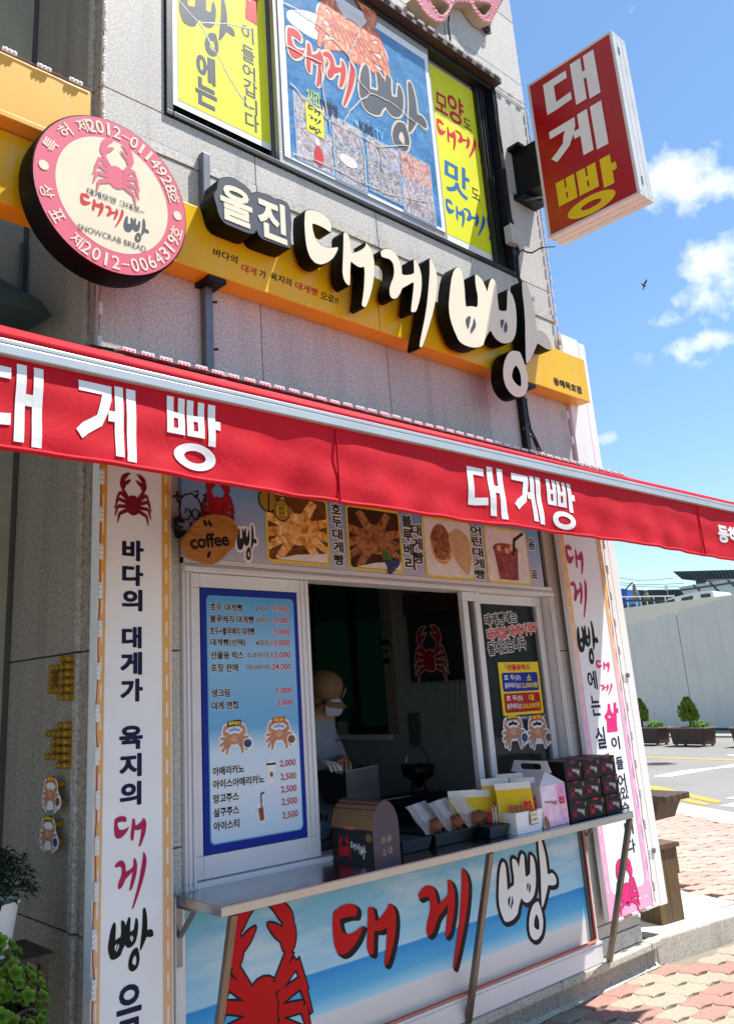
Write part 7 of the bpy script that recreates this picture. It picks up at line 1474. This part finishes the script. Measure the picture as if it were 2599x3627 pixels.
for i, pts in enumerate(([(380, 575), (600, 610), (800, 605), (990, 585)], [(380, 628), (640, 655), (900, 650), (1100, 640)], [(380, 650), (600, 672), (880, 682), (1050, 672)])):
    th = thing('wire', ('uppermost', 'middle', 'lowest')[i]+' of the sagging wires against the sky above the ramp', 'wire', PX(*kF(*pts[0]), 39)); MB().tube([PX(*kF(*p), 39) for p in pts], .012, 5).build('strand', 'slate_metal', th)
# ------------------------------------------------------------------ pots in the alley
def pot(c, r0, r1, h, mat, th): MB().lathe([(r0, 0), (r1, h*.94), (r1*1.06, h*.95), (r1*1.06, h), (r1*.94, h), (r1*.9, h*.88), (0, h*.86)], c, 24).build('pot', mat, th, autosmooth=50)
pm('leaf_dark', '#1e3a26', .5, var=.35, scale=12); pm('leaf_lime', '#6d8f2a', .5, var=.35, scale=14); pm('leaf_yellow', '#b3a93a', .5, var=.2); pm('stem', '#5f4c2e', .8)
st = thing('plant_stand', 'dark two-step plant stand in the alley corner', 'stand', (1.22, .05, 0))
MB().box(1.02, 1.44, .0, .26, .815, .84).build('shelf', 'dark_wood', st, bevel=.004); MB().box(1.00, 1.40, -.30, -.02, .615, .64).build('shelf', 'dark_wood', st, bevel=.004)
for x in (1.04, 1.40):
    for y in (.02, .24): MB().box(x-.012, x+.018, y-.012, y+.012, -.012, .815).build('leg', 'dark_wood', st)
for x in (1.03, 1.36):
    for y in (-.28, -.05): MB().box(x-.012, x+.018, y-.012, y+.012, -.012, .615).build('leg', 'dark_wood', st)
p_ = Vector((1.255, .125, .841)); th = thing('potted_plant', 'dark bushy plant in a white pot at the lower left', 'plant', p_); pot(p_, .068, .092, .17, 'white_paint', th); m = MB(); rg = random.Random(9)
for i in range(900):
    a = rg.uniform(0, 6.283); e = rg.uniform(-.2, 1.5); R_ = .14*rg.random()**.4; c = p_+Vector((math.cos(a)*math.cos(e)*R_, math.sin(a)*math.cos(e)*R_, .20+math.sin(e)*R_*.95)); leaf(m, c, (math.cos(a+rg.uniform(-.5, .5)), math.sin(a+rg.uniform(-.5, .5)), rg.uniform(-.3, .9)), rg.uniform(.02, .04), .018)
m.build('foliage', 'leaf_dark', th)
p_ = Vector((1.165, -.15, .641)); th = thing('potted_plant', 'lime green succulent with round leaves spilling from a black pot', 'plant', p_); pot(p_, .08, .11, .13, 'black_plastic', th); m, sm = MB(), MB(); rg = random.Random(11)
def rosette(c, d, s_, mi):
    d = Vector(d).normalized(); u_ = d.orthogonal().normalized(); v_ = d.cross(u_)
    for ring_i, (n_l, op, sc_) in enumerate(((5, 1.15, 1.0), (4, .75, .75), (3, .35, .5))):
        for k_ in range(n_l):
            a = 2*math.pi*k_/n_l+ring_i*.6; o_ = (u_*math.cos(a)+v_*math.sin(a)); ax = (o_*math.sin(op)+d*math.cos(op)).normalized(); sd_ = ax.cross(o_.cross(ax)).cross(ax) if False else d.cross(o_).normalized(); L_ = s_*sc_; W_2 = L_*.42; b0_ = c+d*ring_i*s_*.12; nrm = ax.cross(sd_)*L_*.10
            m.add([b0_, b0_+ax*L_*.45-sd_*W_2+nrm, b0_+ax*L_*.85-sd_*W_2*.7+nrm, b0_+ax*L_, b0_+ax*L_*.85+sd_*W_2*.7+nrm, b0_+ax*L_*.45+sd_*W_2+nrm, b0_+ax*L_*.55-nrm*.6], [(0, 1, 6), (1, 2, 6), (2, 3, 6), (3, 4, 6), (4, 5, 6), (5, 0, 6)], mi)
for i in range(260):
    a = rg.uniform(0, 6.283); R_ = .19*rg.random()**.55; hh = rg.uniform(-.09, .17)*(1-.4*R_/.19)+.14-(R_/.19)**2*.10; c = p_+Vector((math.cos(a)*R_*.9, math.sin(a)*R_*.75, hh+.02))
    if c.x > BX0-.035: c.x = BX0-.035-rg.random()*.05
    d = Vector((math.cos(a)*.7, math.sin(a)*.7-.25, .65)); rosette(c, d, rg.uniform(.014, .030), 1 if rg.random() < .04 and hh < .1 else 0); sm.tube([p_+Vector((math.cos(a)*.03, math.sin(a)*.03, .12)), p_.lerp(c, .6)+Vector((0, 0, .06)), c], [.004, .003, .002], 5)
m.build('leaves', ['leaf_lime', 'leaf_yellow'], th, smooth=False); sm.build('stems', 'stem', th)
bpy.data.scenes.remove(TMP)
# ------------------------------------------------------------------ bird
bd_ = Vector(ray(*k21(1048, 195))).normalized(); bp_ = Vector(CAM_POS)+bd_*16; fB = Fr(bp_, Vector(_rt), Vector(_up)); S_ = 16/F_PX*.5538
def bq(x, y): return ((x-1048)*S_, -(y-195)*S_)
wing = [bq(*p) for p in ((1066, 160), (1062, 182), (1056, 195), (1058, 202), (1050, 206), (1042, 226), (1040, 222), (1044, 204), (1040, 198), (1030, 186), (1040, 190), (1046, 188), (1056, 172))]
B_ = thing('bird', 'small dark swallow gliding in the blue sky', 'bird', bp_); pm('feather', '#22262e', .6)
m = MB(); m.v = []; m.prism([wing], fB, -.006, .006); m.build('wings', 'feather', B_); m = MB(); m.tube([fB.p(*bq(1057, 205), .0), fB.p(*bq(1049, 197), .01), fB.p(*bq(1036, 188), 0)], [.008, .024, .006], 8); m.build('body', 'feather', B_, smooth=True); m = MB(); m.tube([fB.p(*bq(1052, 198), .02), fB.p(*bq(1047, 194), .022)], [.012, .012], 8); m.build('belly', 'white_paint', B_, smooth=True)
# ------------------------------------------------------------------ pink outline sign high on the wall (lower tips show) and cables
yn = -.085; pm('neon_pink', '#c26a78', .4, var=.08); pm('neon_side', '#b8a58c', .6, var=.1, dirt=.2)
out1 = loop_y(kD, [(180, -60), (250, 40), (320, 140), (390, 200), (470, 235), (510, 228), (560, 150), (590, 80), (620, 20), (720, 10), (780, 20), (830, 110), (900, 200), (960, 232), (1000, 242), (1040, 160), (1080, 80), (1130, 0), (1150, -60)], yn, 1)
h1 = loop_y(kD, [(350, -20), (420, 90), (480, 160), (540, 110), (570, 50), (470, -20)], yn, 1); h2 = loop_y(kD, [(810, 10), (860, 100), (930, 165), (985, 110), (1010, 40), (900, 10)], yn, 1)
bb = bounds([out1]); th = thing('outline_sign', 'pink outline sign with LED dots, its lower tips showing at the top of the wall', 'sign', ((bb[0]+bb[2])/2, -.05, bb[1]))
m = MB(); m.prism([out1, h1[::-1], h2[::-1]], fr0, .006, .085, 0, 1); m.build('shell', ['neon_pink', 'neon_side'], th)
lp = offset_loop(out1, -.014); m = MB()
for l_ in (lp, offset_loop(h1, .012), offset_loop(h2, .012)):
    for i in range(0, len(l_)):
        a, b_ = l_[i], l_[(i+1) % len(l_)]; n_ = max(1, int(math.hypot(a[0]-b_[0], a[1]-b_[1])/.03))
        for j in range(n_): f = j/n_; m.lathe([(.008, 0), (.006, .006), (0, .008)], (a[0]+(b_[0]-a[0])*f, -.085, a[1]+(b_[1]-a[1])*f), 6, axis=(0, -1, 0))
m.build('led_dots', pm('led_pink', '#e8b8ae', .3), th, kind='stuff')
def cable(label, k, pts, y, r=.006): th = thing('cable', label, 'cable', PY(*k(*pts[0]), y)); MB().tube([PY(*k(*p), y) for p in pts], r, 6).build('strand', 'cable', th, smooth=True)
cable('black cable from the pink sign down to the window head', kD, [(595, 45), (560, 150), (555, 260), (575, 420), (580, 540), (605, 610), (640, 640), (640, 570)], -.03, .007)
cable('black cable down the right side of the upper window', kD, [(1015, 905), (1040, 960), (1060, 1100), (1085, 1400), (1120, 1595)], -.03, .009)
cable('black cable running on down to the grey cable box', kH, [(760, 0), (780, 180), (820, 480), (850, 700), (880, 790)], -.035, .009)
cable('black cable bundle below the grey cable box', kH, [(930, 1110), (960, 1190), (935, 1260), (945, 1400), (960, 1560), (1000, 1640)], -.04, .012)
cable('thin cable looping from the cable box to the red projecting sign', kH, [(960, 1190), (1020, 1155), (1080, 1190), (1160, 1195), (1260, 1135), (1350, 1110), (1480, 1105)], -.12, .006)
for i, pts in enumerate(([(230, 985), (260, 1200), (300, 1400), (380, 1560), (440, 1700), (520, 1830)], [(220, 1250), (300, 1430), (360, 1600), (430, 1760), (480, 1830)], [(190, 1380), (260, 1470), (340, 1510), (400, 1640)])): cable(('thin black cable hanging under the yellow sign beside the dark pipe', 'second black cable crossing the wall towards the awning', 'short loop of cable by the dark pipe')[i], kI, pts, -.02-.006*i, .006)
rg = random.Random(21); c = PY(*kD(955, 295), -.03); th = thing('cable_coil', 'tangled coil of thin black wire under the tip of the pink sign', 'cable', c); m = MB()
for i in range(9): a0 = rg.uniform(0, 6); rx, rz_ = rg.uniform(.02, .05), rg.uniform(.02, .05); ox, oz = rg.uniform(-.02, .02), rg.uniform(-.02, .02); m.tube([(c.x+ox+rx*math.cos(t_), c.y+.008*math.sin(t_*2+i), c.z+oz+rz_*math.sin(t_)) for t_ in [a0+2*math.pi*j/14 for j in range(14)]], .003, 5, closed=True)
m.build('loops', 'cable', th)
